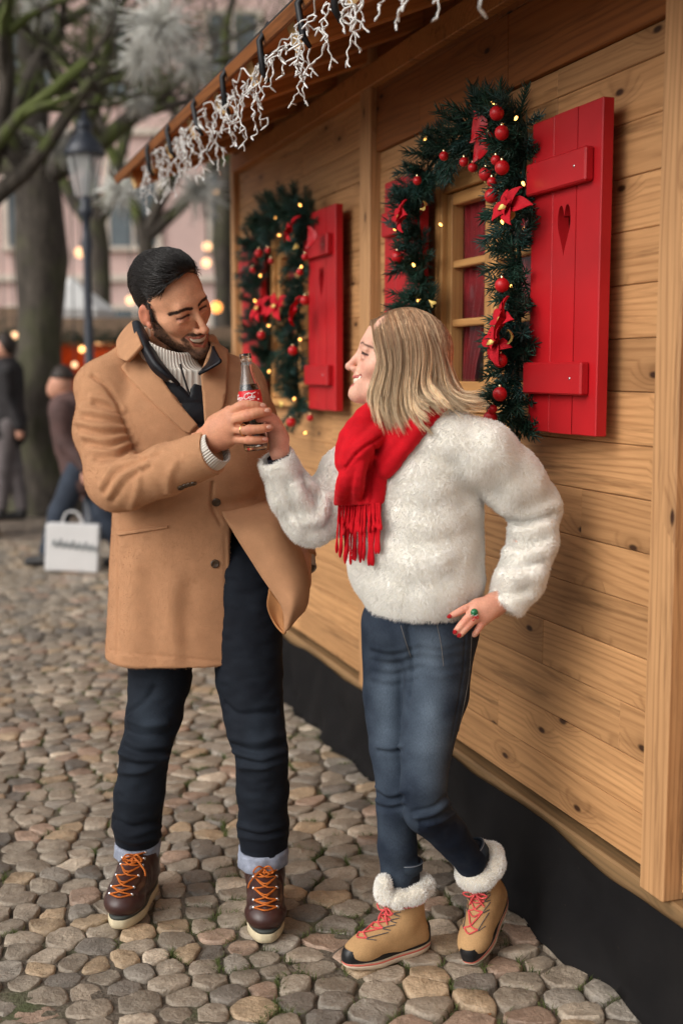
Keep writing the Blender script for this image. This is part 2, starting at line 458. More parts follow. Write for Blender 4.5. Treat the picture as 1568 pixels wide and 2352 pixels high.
def patch(tree, poly, off=0.006, th=0.006, res=5.0, jit=None, smooth=True, puff=0.0):
    """a piece of cloth lying on a surface: outline in frame units cast on the surface, lifted and given thickness"""
    poly = np.asarray(poly, float); bm = bmesh.new()
    from mathutils.geometry import delaunay_2d_cdt
    out = []
    for a, b in zip(poly, np.roll(poly, -1, 0)):
        k = max(1, int(np.linalg.norm(b - a) / res)); out += [a + (b - a) * i / k for i in range(k)]
    out = np.array(out); n = len(out)
    xs = np.arange(poly[:, 0].min(), poly[:, 0].max(), res); ys = np.arange(poly[:, 1].min(), poly[:, 1].max(), res)
    gp = np.array([(x, y) for x in xs for y in ys]) if len(xs) and len(ys) else np.zeros((0, 2))
    def inside(p):
        x, y = p; c = False
        for (x1, y1), (x2, y2) in zip(out, np.roll(out, -1, 0)):
            if (y1 > y) != (y2 > y) and x < (x2 - x1) * (y - y1) / (y2 - y1) + x1: c = not c
        return c
    gp = [p for p in gp if inside(p) and np.min(np.linalg.norm(out - p, axis=1)) > res * 0.5]
    pts = [Vector(p) for p in out] + [Vector(p) for p in gp]
    r = delaunay_2d_cdt(pts, [(i, (i + 1) % n) for i in range(n)], [list(range(n))], 1, 1e-4)
    V2, _, F = r[0], r[1], r[2]
    Wd, Nn = [], []
    last = None
    for p in V2:
        q, m = cast(tree, p.x, p.y); Wd.append(q); Nn.append(m)
    ok = [i for i, q in enumerate(Wd) if q is not None]
    if len(ok) < 4: print('PATCH MISSED', poly[0]); return None
    med = np.median([np.linalg.norm(Wd[i]) for i in ok])
    v2 = np.array([(p.x, p.y) for p in V2])
    for i in range(len(Wd)):
        if Wd[i] is None or np.linalg.norm(Wd[i]) > med + 0.22:
            j = min(ok, key=lambda j: (v2[j] - v2[i]) @ (v2[j] - v2[i]) + (1e9 if np.linalg.norm(Wd[j]) > med + 0.22 else 0))
            Wd[i] = W(V2[i].x, V2[i].y, Wd[j][1]); Nn[i] = Nn[j]
    P = np.array(Wd); N = np.array(Nn); N = N + np.array([0, -0.35, 0.1]); N /= np.linalg.norm(N, axis=1, keepdims=True)
    ed = np.array([np.min(np.linalg.norm(out - v, axis=1)) for v in v2])
    lift = off + puff * (1 - np.exp(-ed / (res * 2)))
    F = np.array([f for f in F if len(f) == 3])
    # orient towards the camera
    top = P + N * (lift + th)[:, None] if np.ndim(lift) else P + N * (off + th)
    bot = P + N * (off - 0.003)
    nn = np.cross(top[F[:, 1]] - top[F[:, 0]], top[F[:, 2]] - top[F[:, 0]])
    fl = np.einsum('ij,ij->i', nn, N[F[:, 0]]) < 0; F[fl] = F[fl][:, ::-1]
    # boundary edges
    e = {}
    for f in F:
        for a, b in ((f[0], f[1]), (f[1], f[2]), (f[2], f[0])): e[(a, b)] = 1
    side = [(a, b) for (a, b) in e if (b, a) not in e]
    m = len(P); V = np.concatenate([top, bot])
    quads = np.array([(b, a, a + m, b + m) for a, b in side])
    me = mesh_np('patch', V, np.concatenate([F, F[:, ::-1] + m]), quads, smooth=smooth)
    return me

def fur(V, Q, n, ln, down=(0, 0, -1), rad=.0006, seed=1, spread=.5, keep=None, sides=3):
    """short fibres standing on a surface, combed along a direction"""
    r = np.random.default_rng(seed); T0, T1, T2, T3 = (V[Q[:, i]] for i in range(4))
    ar = np.linalg.norm(np.cross(T2 - T0, T3 - T1), axis=1); fid = r.choice(len(Q), n, p=ar / ar.sum())
    u, v = r.random((n, 1)), r.random((n, 1)); P = (1 - u) * (1 - v) * T0[fid] + u * (1 - v) * T1[fid] + u * v * T2[fid] + (1 - u) * v * T3[fid]
    N = normals_of(V, Q); Nf = N[Q[fid]].mean(1); Nf /= np.linalg.norm(Nf, axis=1, keepdims=True) + 1e-9
    if keep is not None: m = keep(P, Nf); P, Nf = P[m], Nf[m]
    d = np.array(down) + .45 * np.stack([noise3(P, 22, 1), noise3(P, 22, 2), noise3(P, 22, 3)], 1) + r.normal(0, .25, P.shape)
    D = Nf * (.55 + .5 * r.random((len(P), 1))) + d * spread; D /= np.linalg.norm(D, axis=1, keepdims=True)
    L = ln * (.5 + .7 * r.random((len(P), 1))); M = P + D * L * .55 + Nf * L * .12; E = P + D * L + d * L * .28
    return tubes(np.stack([P - Nf * .002, M, E], 1), np.array([rad, rad * .85, rad * .2]), sides, False)
# ================================================================== GROUND
BX, BY = 0.57, 3.10                                   # a point of the hut's wall line
TA = math.atan2(0.9455, -0.3256)                      # direction of the wall, away from the camera
tv = np.array([math.cos(TA), math.sin(TA)]); nv = np.array([-math.sin(TA), math.cos(TA)])   # along, outward
def ground_mat():
    k = NB('joint_earth'); v = k.coord()
    a = k.noise(v, 5, 4); b = k.noise(v, 1.3, 3); c = k.noise(v, 90, 3)
    col = k.ramp(c, [(0.3, (0.07, 0.056, 0.040)), (0.7, (0.175, 0.14, 0.105))])
    moss = k.ramp(k.math('MULTIPLY', a, b), [(0.25, (0, 0, 0)), (0.36, (1, 1, 1))])
    col = k.mix(k.math('MULTIPLY', moss, 0.75), col, (0.055, 0.075, 0.018))
    k.base(col); k.set(Roughness=0.85); k.bump(c, 0.8, 0.01)
    return k.m
def far_cobble_mat():
    k = NB('far_cobbles'); v = k.coord()
    vo = k.t.nodes.new('ShaderNodeTexVoronoi'); vo.inputs['Scale'].default_value = 9.0; k.l(v, vo.inputs['Vector'])
    vd = k.t.nodes.new('ShaderNodeTexVoronoi'); vd.feature = 'DISTANCE_TO_EDGE'; vd.inputs['Scale'].default_value = 9.0; k.l(v, vd.inputs['Vector'])
    sep = k.t.nodes.new('ShaderNodeSeparateColor'); k.l(vo.outputs['Color'], sep.inputs[0])
    c = k.ramp(sep.outputs[0], [(0.1, (0.17, 0.14, 0.115)), (0.5, (0.27, 0.215, 0.17)), (0.9, (0.34, 0.26, 0.2))])
    e = k.ramp(vd.outputs['Distance'], [(0.03, (0, 0, 0)), (0.1, (1, 1, 1))])
    k.base(k.mix(e, (0.1, 0.08, 0.06), c)); k.set(Roughness=0.5); k.bump(e, 0.6, 0.01)
    return k.m
gm = bmesh.new(); bmesh.ops.create_grid(gm, x_segments=1, y_segments=1, size=120)
ground = obj('ground', mesh_bm(gm), ground_mat(), kind='structure')
ground.location = (0, 40, -0.012); WM['ground'] = T(0, 40, -0.012)
fm = mesh_np('far', np.array([(-40, 10.2, 0), (40, 10.2, 0), (40, 60, 0), (-40, 60, 0)]), np.array([(0, 1, 2, 3)]))
obj('far_pavement', fm, far_cobble_mat(), kind='structure')

def stone_mat():
    k = NB('cobble'); v = k.coord(); geo = k.t.nodes.new('ShaderNodeNewGeometry').outputs['Position']
    a = k.t.nodes.new('ShaderNodeVertexColor'); a.layer_name = 'col'
    n1 = k.noise(geo, 22, 5, 0.6); n2 = k.noise(geo, 150, 4, 0.7); n3 = k.noise(geo, 420, 2)
    c = k.mix(1.0, a.outputs[0], k.ramp(n1, [(0.25, (0.62, 0.6, 0.58)), (0.75, (1.25, 1.2, 1.15))]), 'MULTIPLY')
    c = k.mix(1.0, c, k.ramp(n2, [(0.3, (0.7, 0.68, 0.66)), (0.7, (1.22, 1.22, 1.22))]), 'MULTIPLY')
    c = k.mix(k.ramp(n3, [(0.62, (0, 0, 0)), (0.75, (0.5, 0.5, 0.5))]), c, (0.5, 0.46, 0.41))
    k.base(c); k.l(k.ramp(n1, [(0.3, (0.30, 0.30, 0.30)), (0.7, (0.62, 0.62, 0.62))]), k.b.inputs['Roughness'])
    n4 = k.noise(geo, 55, 4, .65); k.bump(k.math('ADD', k.math('ADD', n1, n4), k.math('MULTIPLY', n2, 0.5)), 0.8, 0.008)
    return k.m
STONE = stone_mat()
def cobbles():
    seeds = []; v = -0.3
    while v < 11.0:
        hgt = (0.072 + 0.012 * rng.random()) * (1.0 + 0.03 * max(0, v - 4)); u = -3.4 - rng.random() * 0.1 - 0.22 * v
        ext = 2.6 + 0.12 * v
        while u < ext:
            w = (0.066 + 0.058 * rng.random() ** 1.4) * (1.0 + 0.03 * max(0, v - 4))
            uu = u + w / 2
            x = uu; y = v + 0.07 * math.sin(uu * 1.9 + 0.4) + 0.10 * uu + 1.6
            dwall = (np.array([x - BX, y - BY]) @ nv)
            seeds.append((x + rng.normal(0, 0.009), y + rng.normal(0, 0.012), hgt)); u += w * (1.28 if dwall < 0.75 else 1.0)
        v += hgt
    Sd = np.array(seeds)
    dw = (Sd[:, :2] - np.array([BX, BY])) @ nv
    vis = (dw > -0.12) & (Sd[:, 1] > 1.55) & (Sd[:, 1] < 10.4) & (np.abs(Sd[:, 0]) < 0.30 * Sd[:, 1] + 0.9)
    idx = np.argwhere(vis)[:, 0]
    pal = np.array([(0.31, 0.268, 0.215), (0.38, 0.325, 0.26), (0.44, 0.335, 0.225), (0.38, 0.275, 0.21), (0.20, 0.180, 0.156), (0.34, 0.31, 0.268), (0.58, 0.50, 0.40)])
    pw = np.array([.3, .24, .1, .1, .12, .1, .04]); pw /= pw.sum()
    out = []
    P2 = Sd[:, :2]
    for i in idx:
        c = P2[i]; dd = P2 - c; d2 = (dd ** 2).sum(1); nb = np.argpartition(d2, 14)[:14]; nb = nb[nb != i]
        poly = [np.array(p) for p in ((-.16, -.16), (.16, -.16), (.16, .16), (-.16, .16))]
        for j in nb:
            m = dd[j] / 2; n = m / (np.linalg.norm(m) + 1e-9); lim = m @ n; new = []
            for a, b in zip(poly, poly[1:] + poly[:1]):
                da, db = a @ n - lim, b @ n - lim
                if da <= 0: new.append(a)
                if (da < 0) != (db < 0): new.append(a + (b - a) * da / (da - db))
            poly = new
            if len(poly) < 3: break
        if len(poly) < 3: continue
        A = np.array(poly); cen = A.mean(0)
        ang = np.arange(14) / 14 * 2 * np.pi + rng.random() + rng.normal(0, .06, 14)
        # radial distance to the polygon, rounded towards its mean, with chipped irregularity
        B = np.roll(A, -1, 0); rr = []
        for t in ang:
            dr = np.array([math.cos(t), math.sin(t)]); best = 0.2
            for p, q in zip(A - cen, B - cen):
                e = q - p; den = dr[0] * e[1] - dr[1] * e[0]
                if abs(den) < 1e-9: continue
                s_ = (p[0] * e[1] - p[1] * e[0]) / den; u_ = (p[0] * dr[1] - p[1] * dr[0]) / den
                if s_ > 0 and -1e-6 <= u_ <= 1 + 1e-6: best = min(best, s_)
            rr.append(best)
        rr = np.array(rr); rr = 0.78 * rr + 0.11 * (np.roll(rr, 1) + np.roll(rr, -1))
        gap = 0.0025 + 0.0055 * rng.random() ** 1.5
        rr = (rr - gap) * (1 + rng.normal(0, 0.04, 14)); rr = np.clip(rr, 0.012, 0.14)
        hz = 0.008 + 0.009 * rng.random(); til = rng.normal(0, 0.05, 2)
        rings = []
        for fr, z in ((1.0, -0.03), (1.0, hz * 0.50), (0.95, hz * 0.90), (0.86, hz * 1.0)):
            pts = np.stack([rr * fr * np.cos(ang), rr * fr * np.sin(ang)], 1)
            zz = z + (pts @ til if z > 0.001 else 0) + (rng.normal(0, 0.0015, 14) if z > 0.001 else 0)
            rings.append(np.column_stack([pts, np.broadcast_to(zz, 14)]))
        V = np.concatenate(rings + [np.array([[0, 0, hz * (1.0 + .12 * rng.normal())]])])
        col = pal[rng.choice(len(pal), p=pw)] * (0.76 + 0.44 * rng.random())
        out.append((c + cen, V, col))
    k = np.arange(14); k2 = (k + 1) % 14
    Fq = np.concatenate([np.stack([r * 14 + k, r * 14 + k2, r * 14 + 14 + k2, r * 14 + 14 + k], 1) for r in range(3)])
    Ft = np.stack([42 + k, 42 + k2, np.full(14, 56)], 1)
    root = obj('cobblestone_pavement', mesh_np('pave', np.array([(-3.2, 1.2, -0.008), (1.6, 1.2, -0.008), (1.6, 10.3, -0.008), (-6, 10.3, -0.008)]), np.array([(0, 1, 2, 3)])), MATS.setdefault('earth', ground.data.materials[0]), kind='structure')
    # those that show largest become stones of their own
    def score(c):
        x, y = PROJ(np.array([c[0], c[1], 0.0])); return c[1] if (-40 < x < 1610 and y < 2400) else 99
    out.sort(key=lambda s: score(s[0]))
    for cen, V, col in out[:300]:
        me = mesh_np('stone', V, Fq, Ft); vcol(me, np.tile(col, (len(V), 1)))
        obj('cobblestone', me, STONE, root, T(cen[0], cen[1], 0))
    Vs, Qs, Ts, Cs, o = [], [], [], [], 0
    for cen, V, col in out[300:]:
        Vs.append(V + np.array([cen[0], cen[1], 0])); Qs.append(Fq + o); Ts.append(Ft + o); Cs.append(np.tile(col, (len(V), 1))); o += len(V)
    me = mesh_np('stones', np.concatenate(Vs), np.concatenate(Qs), np.concatenate(Ts)); vcol(me, np.concatenate(Cs))
    obj('cobblestones', me, STONE, root, kind='stuff')
    # trodden dirt between and partly over the stones
    gx, gy = np.meshgrid(np.arange(-2.6, 1.3, .025), np.arange(1.5, 8.5, .025), indexing='ij'); Pg = np.stack([gx, gy, 0 * gx], -1)
    gz = -.0025 + .0065 * noise3(Pg, 2.3, 11) + .006 * noise3(Pg, 7.0, 12) + .003 * noise3(Pg, 24.0, 13) + .0025 * smooth01(.15, -.9, gx + .34 * (gy - 3.1) - .2)
    Vg = np.stack([gx, gy, gz], -1).reshape(-1, 3); n_ = gx.shape[1]; ii, jj = np.meshgrid(np.arange(gx.shape[0] - 1), np.arange(n_ - 1), indexing='ij'); q_ = (ii * n_ + jj).ravel()
    obj('joint_dirt', mesh_np('dirt', Vg, np.stack([q_, q_ + n_, q_ + n_ + 1, q_ + 1], 1)), MATS['earth'], root, kind='stuff')
    # moss and grass in the joints
    cs = np.array([s[0] for s in out]); P = []
    near = cs[cs[:, 1] < 6.0]
    for c in near:
        dwl = (c - np.array([BX, BY])) @ nv
        patchy = noise3(np.array([[c[0], c[1], 0.3]]), 1.7, 5)[0]
        pr = 0.10 + (0.22 if dwl < 1.0 else 0) + 0.5 * max(0, patchy - 0.05)
        if rng.random() > pr: continue
        j = np.argsort(((cs - c) ** 2).sum(1))[1 + rng.integers(0, 5)]
        mid = (c + cs[j]) / 2; per = np.array([-(cs[j] - c)[1], (cs[j] - c)[0]])
        for _ in range(rng.integers(10, 34)):
            q = mid + per * rng.normal(0, 0.22) + rng.normal(0, 0.003, 2); hh = 0.010 + 0.015 * rng.random()
            ln = rng.normal(0, 0.007, 2)
            P.append([(q[0], q[1], -0.008), (q[0] + ln[0] * .4, q[1] + ln[1] * .4, hh * .6), (q[0] + ln[0] * 1.4, q[1] + ln[1] * 1.4, hh)])
    V, Fs = tubes(np.array(P), np.array([0.0011, 0.0009, 0.0002]), 3)
    obj('joint_moss', mesh_np('moss', V, *Fs), plain('moss', (0.075, 0.095, 0.022), 0.8, 0.5, 30), root, kind='stuff')
cobbles()
# fallen scraps: a red berry-like leaf crumb and small dry leaves between the stones
def dry_leaf(x, y, s, c, lab):
    g = G(x, y); a = rng.random() * 6.28
    pts = [(0, -1, 0), (.45, -.35, .22), (.38, .4, .2), (0, 1, .05), (-.38, .4, .25), (-.45, -.35, .18), (0, 0, .02)]
    V = np.array([(p[0] * math.cos(a) - p[1] * math.sin(a), p[0] * math.sin(a) + p[1] * math.cos(a), p[2]) for p in pts]) * s + np.array([0, 0, 0.004])
    F = np.array([(6, i, (i + 1) % 6) for i in range(6)])
    V2 = np.concatenate([V, V - np.array([0, 0, 0.0006])])
    me = mesh_np('leaf', V2, np.concatenate([F, F[:, ::-1] + 7]))
    obj('dry_leaf', me, plain('leaf_' + lab, c, 0.7, .3, 60), None, T(g[0], g[1], 0.0), label=lab, cat='leaf')
dry_leaf(953, 2289, 0.009, (0.45, 0.02, 0.02), 'tiny red leaf scrap on the cobbles in front of the fur-collared boots')
dry_leaf(1122, 2330, 0.011, (0.3, 0.12, 0.04), 'small brown dry leaf between cobbles near the bottom edge')

# ================================================================== HUT
HUT = empty('market_hut', (BX, BY, 0), TA, label='wooden chalet market hut with red shutters, posts and overhanging eave', cat='hut')
WOOD = wood_mat('hut_boards', lin(126, 82, 46), lin(200, 151, 102))
WOODP = wood_mat('hut_posts', lin(126, 82, 48), lin(200, 153, 106), axis=2)
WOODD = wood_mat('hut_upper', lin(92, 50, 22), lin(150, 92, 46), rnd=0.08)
WOODR = wood_mat('hut_rafter', lin(138, 78, 36), lin(204, 138, 78), axis=1, knots=False)
WOODS = wood_mat('hut_soffit', lin(132, 74, 34), lin(196, 130, 72), axis=0, knots=True)
WOODF = wood_mat('window_wood', lin(150, 98, 50), lin(196, 146, 90), axis=2, knots=False)
WOODF2 = wood_mat('window_wood_h', lin(150, 98, 50), lin(196, 146, 90), axis=0, knots=False)
WOODO = wood_mat('sill_weathered', lin(80, 64, 44), lin(146, 114, 78), axis=0, knots=False)
ENDG = plain('end_grain', lin(222, 184, 128), 0.7, 0.2, 60, 0.3, 120)
def hbox(name, s0, s1, o0, o1, z0, z1, mat, parent=HUT, bev=0.003, pc=(0, 0, 0), **kw):
    me = box_me(abs(s1 - s0), abs(o1 - o0), abs(z1 - z0), bev)
    return obj(name, me, mat, parent, T((s0 + s1) / 2 - pc[0], (o0 + o1) / 2 - pc[1], (z0 + z1) / 2 - pc[2]), **kw)
Z0, ZT = 0.322, 2.60
WIN = [dict(s0=0.08, s1=0.80, z0=1.345, z1=2.055), dict(s0=1.955, s1=2.675, z0=1.345, z1=2.055)]
def planks(sa, sb, zlo, zhi, off, seed, mat=WOOD, pitch=0.122, th=0.03, holes=()):
    r = random.Random(seed); z = zlo; i = 0
    while z < zhi - 0.01:
        h = min(pitch, zhi - z); s = sa - r.random() * 0.5
        while s < sb:
            L = 0.55 + 0.75 * r.random(); a, b = max(s, sa), min(s + L, sb)
            segs = [(a, b, z, z + h)] if b - a > 0.02 else []
            for w in holes:
                if z + h > w['z0'] and z < w['z1']:
                    ns = []
                    for p, q, e, f in segs:
                        if p < w['s0']: ns.append((p, min(q, w['s0']), e, f))
                        if q > w['s1']: ns.append((max(p, w['s1']), q, e, f))
                        m0, m1 = max(p, w['s0']), min(q, w['s1'])
                        if m1 > m0 and e < w['z0']: ns.append((m0, m1, e, w['z0']))
                        if m1 > m0 and f > w['z1']: ns.append((m0, m1, w['z1'], f))
                    segs = [t for t in ns if t[1] - t[0] > 0.015 and t[3] - t[2] > 0.008]
            for p, q, e, f in segs:
                j = r.uniform(-0.0012, 0.0012)
                hbox('plank', p + .0004, q - .0004, off - th + j, off + j, e + .0006, f - .0006, mat, bev=0.0022)
            s += L
        z += h; i += 1
planks(-0.453, 1.333, Z0, 2.222, 0.0, 1, holes=WIN[:1])
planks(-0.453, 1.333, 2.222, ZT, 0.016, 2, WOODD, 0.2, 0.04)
planks(1.475, 3.32, Z0, ZT, 0.0, 3, holes=WIN[1:])
planks(-1.7, -0.549, Z0, ZT, 0.0, 4)
# posts: the face that looks outward stands proud of the boards
for s0, s1, o in ((-0.546, -0.455, 0.045), (1.335, 1.44, 0.04), (3.322, 3.385, 0.03), (-1.80, -1.702, 0.04)):
    hbox('post', s0, s1, -0.05, o, Z0 - 0.02, ZT - .005, WOODP, bev=0.004)
hbox('post', 1.442, 1.473, -0.05, 0.012, Z0 - 0.02, ZT, WOODP, bev=0.004)
# end wall, back wall, floor so that the hut is a closed box
for i in range(10):
    z = Z0 + i * 0.235
    hbox('plank', 3.36, 3.39, -2.0, -0.052, z + .001, z + .234, WOODR)
hbox('back_wall', -1.8, 3.39, -2.06, -2.005, Z0, ZT - .03, WOOD)
hbox('floor_board', -1.8, 3.35, -2.0, -0.06, 0.30, 0.33, WOODO)
hbox('sill_beam', -1.8, 3.42, -0.08, 0.022, 0.228, 0.302, WOODO, bev=0.006)
hbox('foundation_beam', -1.8, 3.42, -0.09, 0.015, 0.0, 0.226, WOODO, bev=0.006)
# wall plate under the rafters
hbox('wall_plate', -1.8, 3.30, -0.06, 0.045, 2.44, 2.518, WOODR)
# ---- roof
PIT = R(22); EO, EZ = 0.541, 2.326                      # eave end of the rafters' underside: overhang, height
def roof_mat_at(s, o, dz):                             # matrix with local y running up the roof, from the eave inward
    return T(s, EO, EZ) @ Matrix.Rotation(-PIT, 4, 'X') @ T(0, -o, dz)
for i in range(-4, 8):
    s = 0.075 + 0.44 * i
    rf = obj('rafter', box_me(0.066, 1.5, 0.075, 0.003), WOODR, HUT, roof_mat_at(s, 0.75, 0.0375))
    obj('end_face', box_me(0.064, 0.004, 0.072, 0.001), ENDG, rf, T(0, 0.7522, 0))
for i in range(8):
    obj('roof_board', box_me(5.25, 0.176, 0.02, 0.002), WOODS, HUT, roof_mat_at(0.775, -0.012 + 0.09 + i * 0.18, 0.0855))
obj('fascia', box_me(5.25, 0.020, 0.034, 0.003), WOODD, HUT, roof_mat_at(0.775, -0.024, 0.084))
obj('roofing_felt', box_me(5.27, 1.6, 0.006, 0.001), plain('felt', (0.04, 0.036, 0.034), 0.8, .3, 40, .5, 150), HUT, roof_mat_at(0.775, 0.77, 0.104))
# ---- windows
CURT = plain('curtain', lin(122, 10, 20), 0.75, 0.45, 9, 0.3, 200, sheen=0.2)
def glass_mat():
    k = NB('window_glass'); k.base((0.9, 0.95, 0.94)); k.set(Roughness=0.02, IOR=1.45); k.b.inputs['Transmission Weight'].default_value = 1.0
    tr = k.t.nodes.new('ShaderNodeBsdfTransparent'); gl = k.t.nodes.new('ShaderNodeBsdfGlossy'); gl.inputs['Roughness'].default_value = 0.02
    fr = k.t.nodes.new('ShaderNodeFresnel'); fr.inputs['IOR'].default_value = 1.5
    mx = k.t.nodes.new('ShaderNodeMixShader'); ge = k.t.nodes.new('ShaderNodeNewGeometry'); k.l(k.math('MULTIPLY', fr.outputs[0], k.math('SUBTRACT', 1.0, ge.outputs['Backfacing'])), mx.inputs[0]); k.l(tr.outputs[0], mx.inputs[1]); k.l(gl.outputs[0], mx.inputs[2])
    k.l(mx.outputs[0], k.out.inputs['Surface']); return k.m
PANE = glass_mat()
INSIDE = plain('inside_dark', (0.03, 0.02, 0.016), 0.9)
RED = plain('shutter_red', lin(176, 20, 28), 0.5, 0.14, 4, 0.12, 260, 0.002, spec=0.35)
def heart(w, h, n=26):
    t = np.linspace(0, 2 * np.pi, n, endpoint=False)
    x = 16 * np.sin(t) ** 3 / 17 * w / 2; y = (13 * np.cos(t) - 5 * np.cos(2 * t) - 2 * np.cos(3 * t) - np.cos(4 * t))
    y = (y + 17) / 29; y = np.where(y < 0.55, y * 1.0, y); return np.stack([x, (y - 0.5) * h], 1)
def board_with_heart(w, h, th, hz, hw, hh):
    cu = bpy.data.curves.new('b', 'CURVE'); cu.dimensions = '2D'; cu.fill_mode = 'BOTH'; cu.extrude = th / 2
    for pts in (np.array([(-w / 2, -h / 2), (w / 2, -h / 2), (w / 2, h / 2), (-w / 2, h / 2)]), heart(hw, hh) + np.array([0, hz])):
        sp = cu.splines.new('POLY'); sp.points.add(len(pts) - 1); sp.use_cyclic_u = True
        for p, q in zip(sp.points, pts): p.co = (q[0], q[1], 0, 1)
    tmp = bpy.data.objects.new('t', cu); COL.objects.link(tmp); bpy.context.view_layer.update()
    me = bpy.data.meshes.new_from_object(tmp.evaluated_get(bpy.context.evaluated_depsgraph_get()))
    bpy.data.objects.remove(tmp); me.transform(Matrix.Rotation(R(90), 4, 'X')); return me
def shutter(s0, s1, z0, z1, o, ang=0.0, hinge=None, heart_on=True, lab=None):
    """boards, two battens, a heart cut through the middle board"""
    w = s1 - s0; h = z1 - z0; nb = 3; bw = w / nb
    hs_ = s0 if hinge == 'near' else s1
    root = empty('shutter', (hs_, o, (z0 + z1) / 2), ang, HUT)
    if lab: root['label'] = lab
    d = 1 if hinge == 'near' else -1
    for i in range(nb):
        cx = d * (bw * (i + 0.5))
        if i == 1 and heart_on:
            me = board_with_heart(bw - 0.0016, h, 0.030, h * 0.135, 0.066, 0.125)
        else: me = box_me(bw - 0.0016, 0.030, h, 0.0022)
        obj('board', me, RED, root, T(cx, 0, 0))
    for zc in (0.315 * h, -0.325 * h):
        obj('batten', box_me(w * 0.86, 0.024, 0.078, 0.004), RED, root, T(d * w * 0.47, 0.027, zc))
    for zc in (0.315 * h, -0.325 * h):
        obj('screw', lathe_me([(0, .0405), (.0035, .040), (.004, .0385)], 8), plain('screw', (0.5, 0.5, 0.5), .3, metal=1), root, T(d * w * 0.75, 0, zc) @ Matrix.Rotation(R(-90), 4, 'X'))
    return root
def window(w, idx, shut_near, shut_far, lab):
    root = empty('window', (w['s0'], 0, w['z0']), 0, HUT, label=lab)
    W_, H_ = w['s1'] - w['s0'], w['z1'] - w['z0']
    def fb(name, a, b, o0, o1, c, d, m, par=root):
        return obj(name, box_me(b - a, o1 - o0, d - c, 0.003), m, par, T((a + b) / 2, (o0 + o1) / 2, (c + d) / 2))
    f = 0.052
    fb('frame', 0.001, f, -0.05, 0.022, 0.001, H_ - 0.001, WOODF); fb('frame', W_ - f, W_ - .001, -0.05, 0.022, 0.001, H_ - .001, WOODF)
    fb('frame', f + .001, W_ - f - .001, -0.05, 0.020, H_ - f, H_ - .001, WOODF2); fb('frame', f + .001, W_ - f - .001, -0.05, 0.020, 0.001, f, WOODF2)
    fb('window_sill', -0.02, W_ + 0.02, -0.01, 0.055, -0.03, -0.001, WOODF2)
    mid = 0.5 * W_
    for a, b in ((f + .003, mid - .002), (mid + .002, W_ - f - .003)):
        s = 0.036
        fb('sash', a, a + s, -0.035, 0.006, f + .003, H_ - f - .003, WOODF); fb('sash', b - s, b, -0.035, 0.006, f + .003, H_ - f - .003, WOODF)
        fb('sash', a + s + .001, b - s - .001, -0.034, 0.005, f + .003, f + .003 + s, WOODF2); fb('sash', a + s + .001, b - s - .001, -0.034, 0.005, H_ - f - .003 - s, H_ - f - .003, WOODF2)
        lo, hi = f + .003 + s, H_ - f - .003 - s
        for i in range(1, 3):
            zc = lo + (hi - lo) * i / 3; fb('glazing_bar', a + s + .001, b - s - .001, -0.030, 0.002, zc - 0.011, zc + 0.011, WOODF2)
        for i in range(3):
            za, zb = lo + (hi - lo) * i / 3, lo + (hi - lo) * (i + 1) / 3
            fb('pane', a + s - .004, b - s + .004, -0.020, -0.017, za + 0.004, zb - 0.004, PANE)
    # curtains inside: gathered cloth
    for a, b, ph in ((0.058, W_ * 0.42, 0.0), (W_ * 0.53, W_ - 0.058, 1.3)):
        u = np.linspace(0, 1, 60); zz = np.linspace(0.055, H_ - 0.055, 14)
        U, Z_ = np.meshgrid(u, zz); pull = 1 - 0.60 * (1 - smooth01(.12, .62, Z_ / H_))
        X = a + (b - a) * U * pull if ph == 0 else b - (b - a) * (1 - U) * pull
        Yv = -0.046 + 0.007 * np.sin(U * 34 + ph + 2 * Z_) + 0.003 * np.sin(U * 71)
        n = 60; V = np.stack([X, Yv, Z_], -1).reshape(-1, 3); V = np.concatenate([V, V - np.array([0, 0.002, 0])])
        i_, j_ = np.meshgrid(np.arange(13), np.arange(n - 1), indexing='ij'); q = (i_ * n + j_).ravel()
        F = np.stack([q, q + n, q + n + 1, q + 1], 1)
        obj('curtain', mesh_np('curtain', V, F, F[:, ::-1] + n * 14), CURT, root, Matrix.Identity(4))
    if shut_near: shutter(w['s0'] - 0.340, w['s0'] - 0.004, 1.316, 2.082, 0.055, R(0), 'far')
    if shut_far: shutter(w['s1'] + 0.005, w['s1'] + shut_far, 1.316, 2.082, 0.055, R(0), 'near', heart_on=False)
window(WIN[0], 0, True, 0.31, 'wooden casement window with red curtains, nearer the right post')
window(WIN[1], 1, True, 0.34, 'blurred wooden casement window at the far end of the hut')
# unlit inside: its darkness is put into these panels' near-black colour
hbox('inside_dark_panel', -1.7, 3.3, -1.99, -1.95, 0.34, 2.5, INSIDE)
hbox('inner_ceiling', -1.7, 3.3, -1.95, -0.07, 2.40, 2.41, INSIDE)
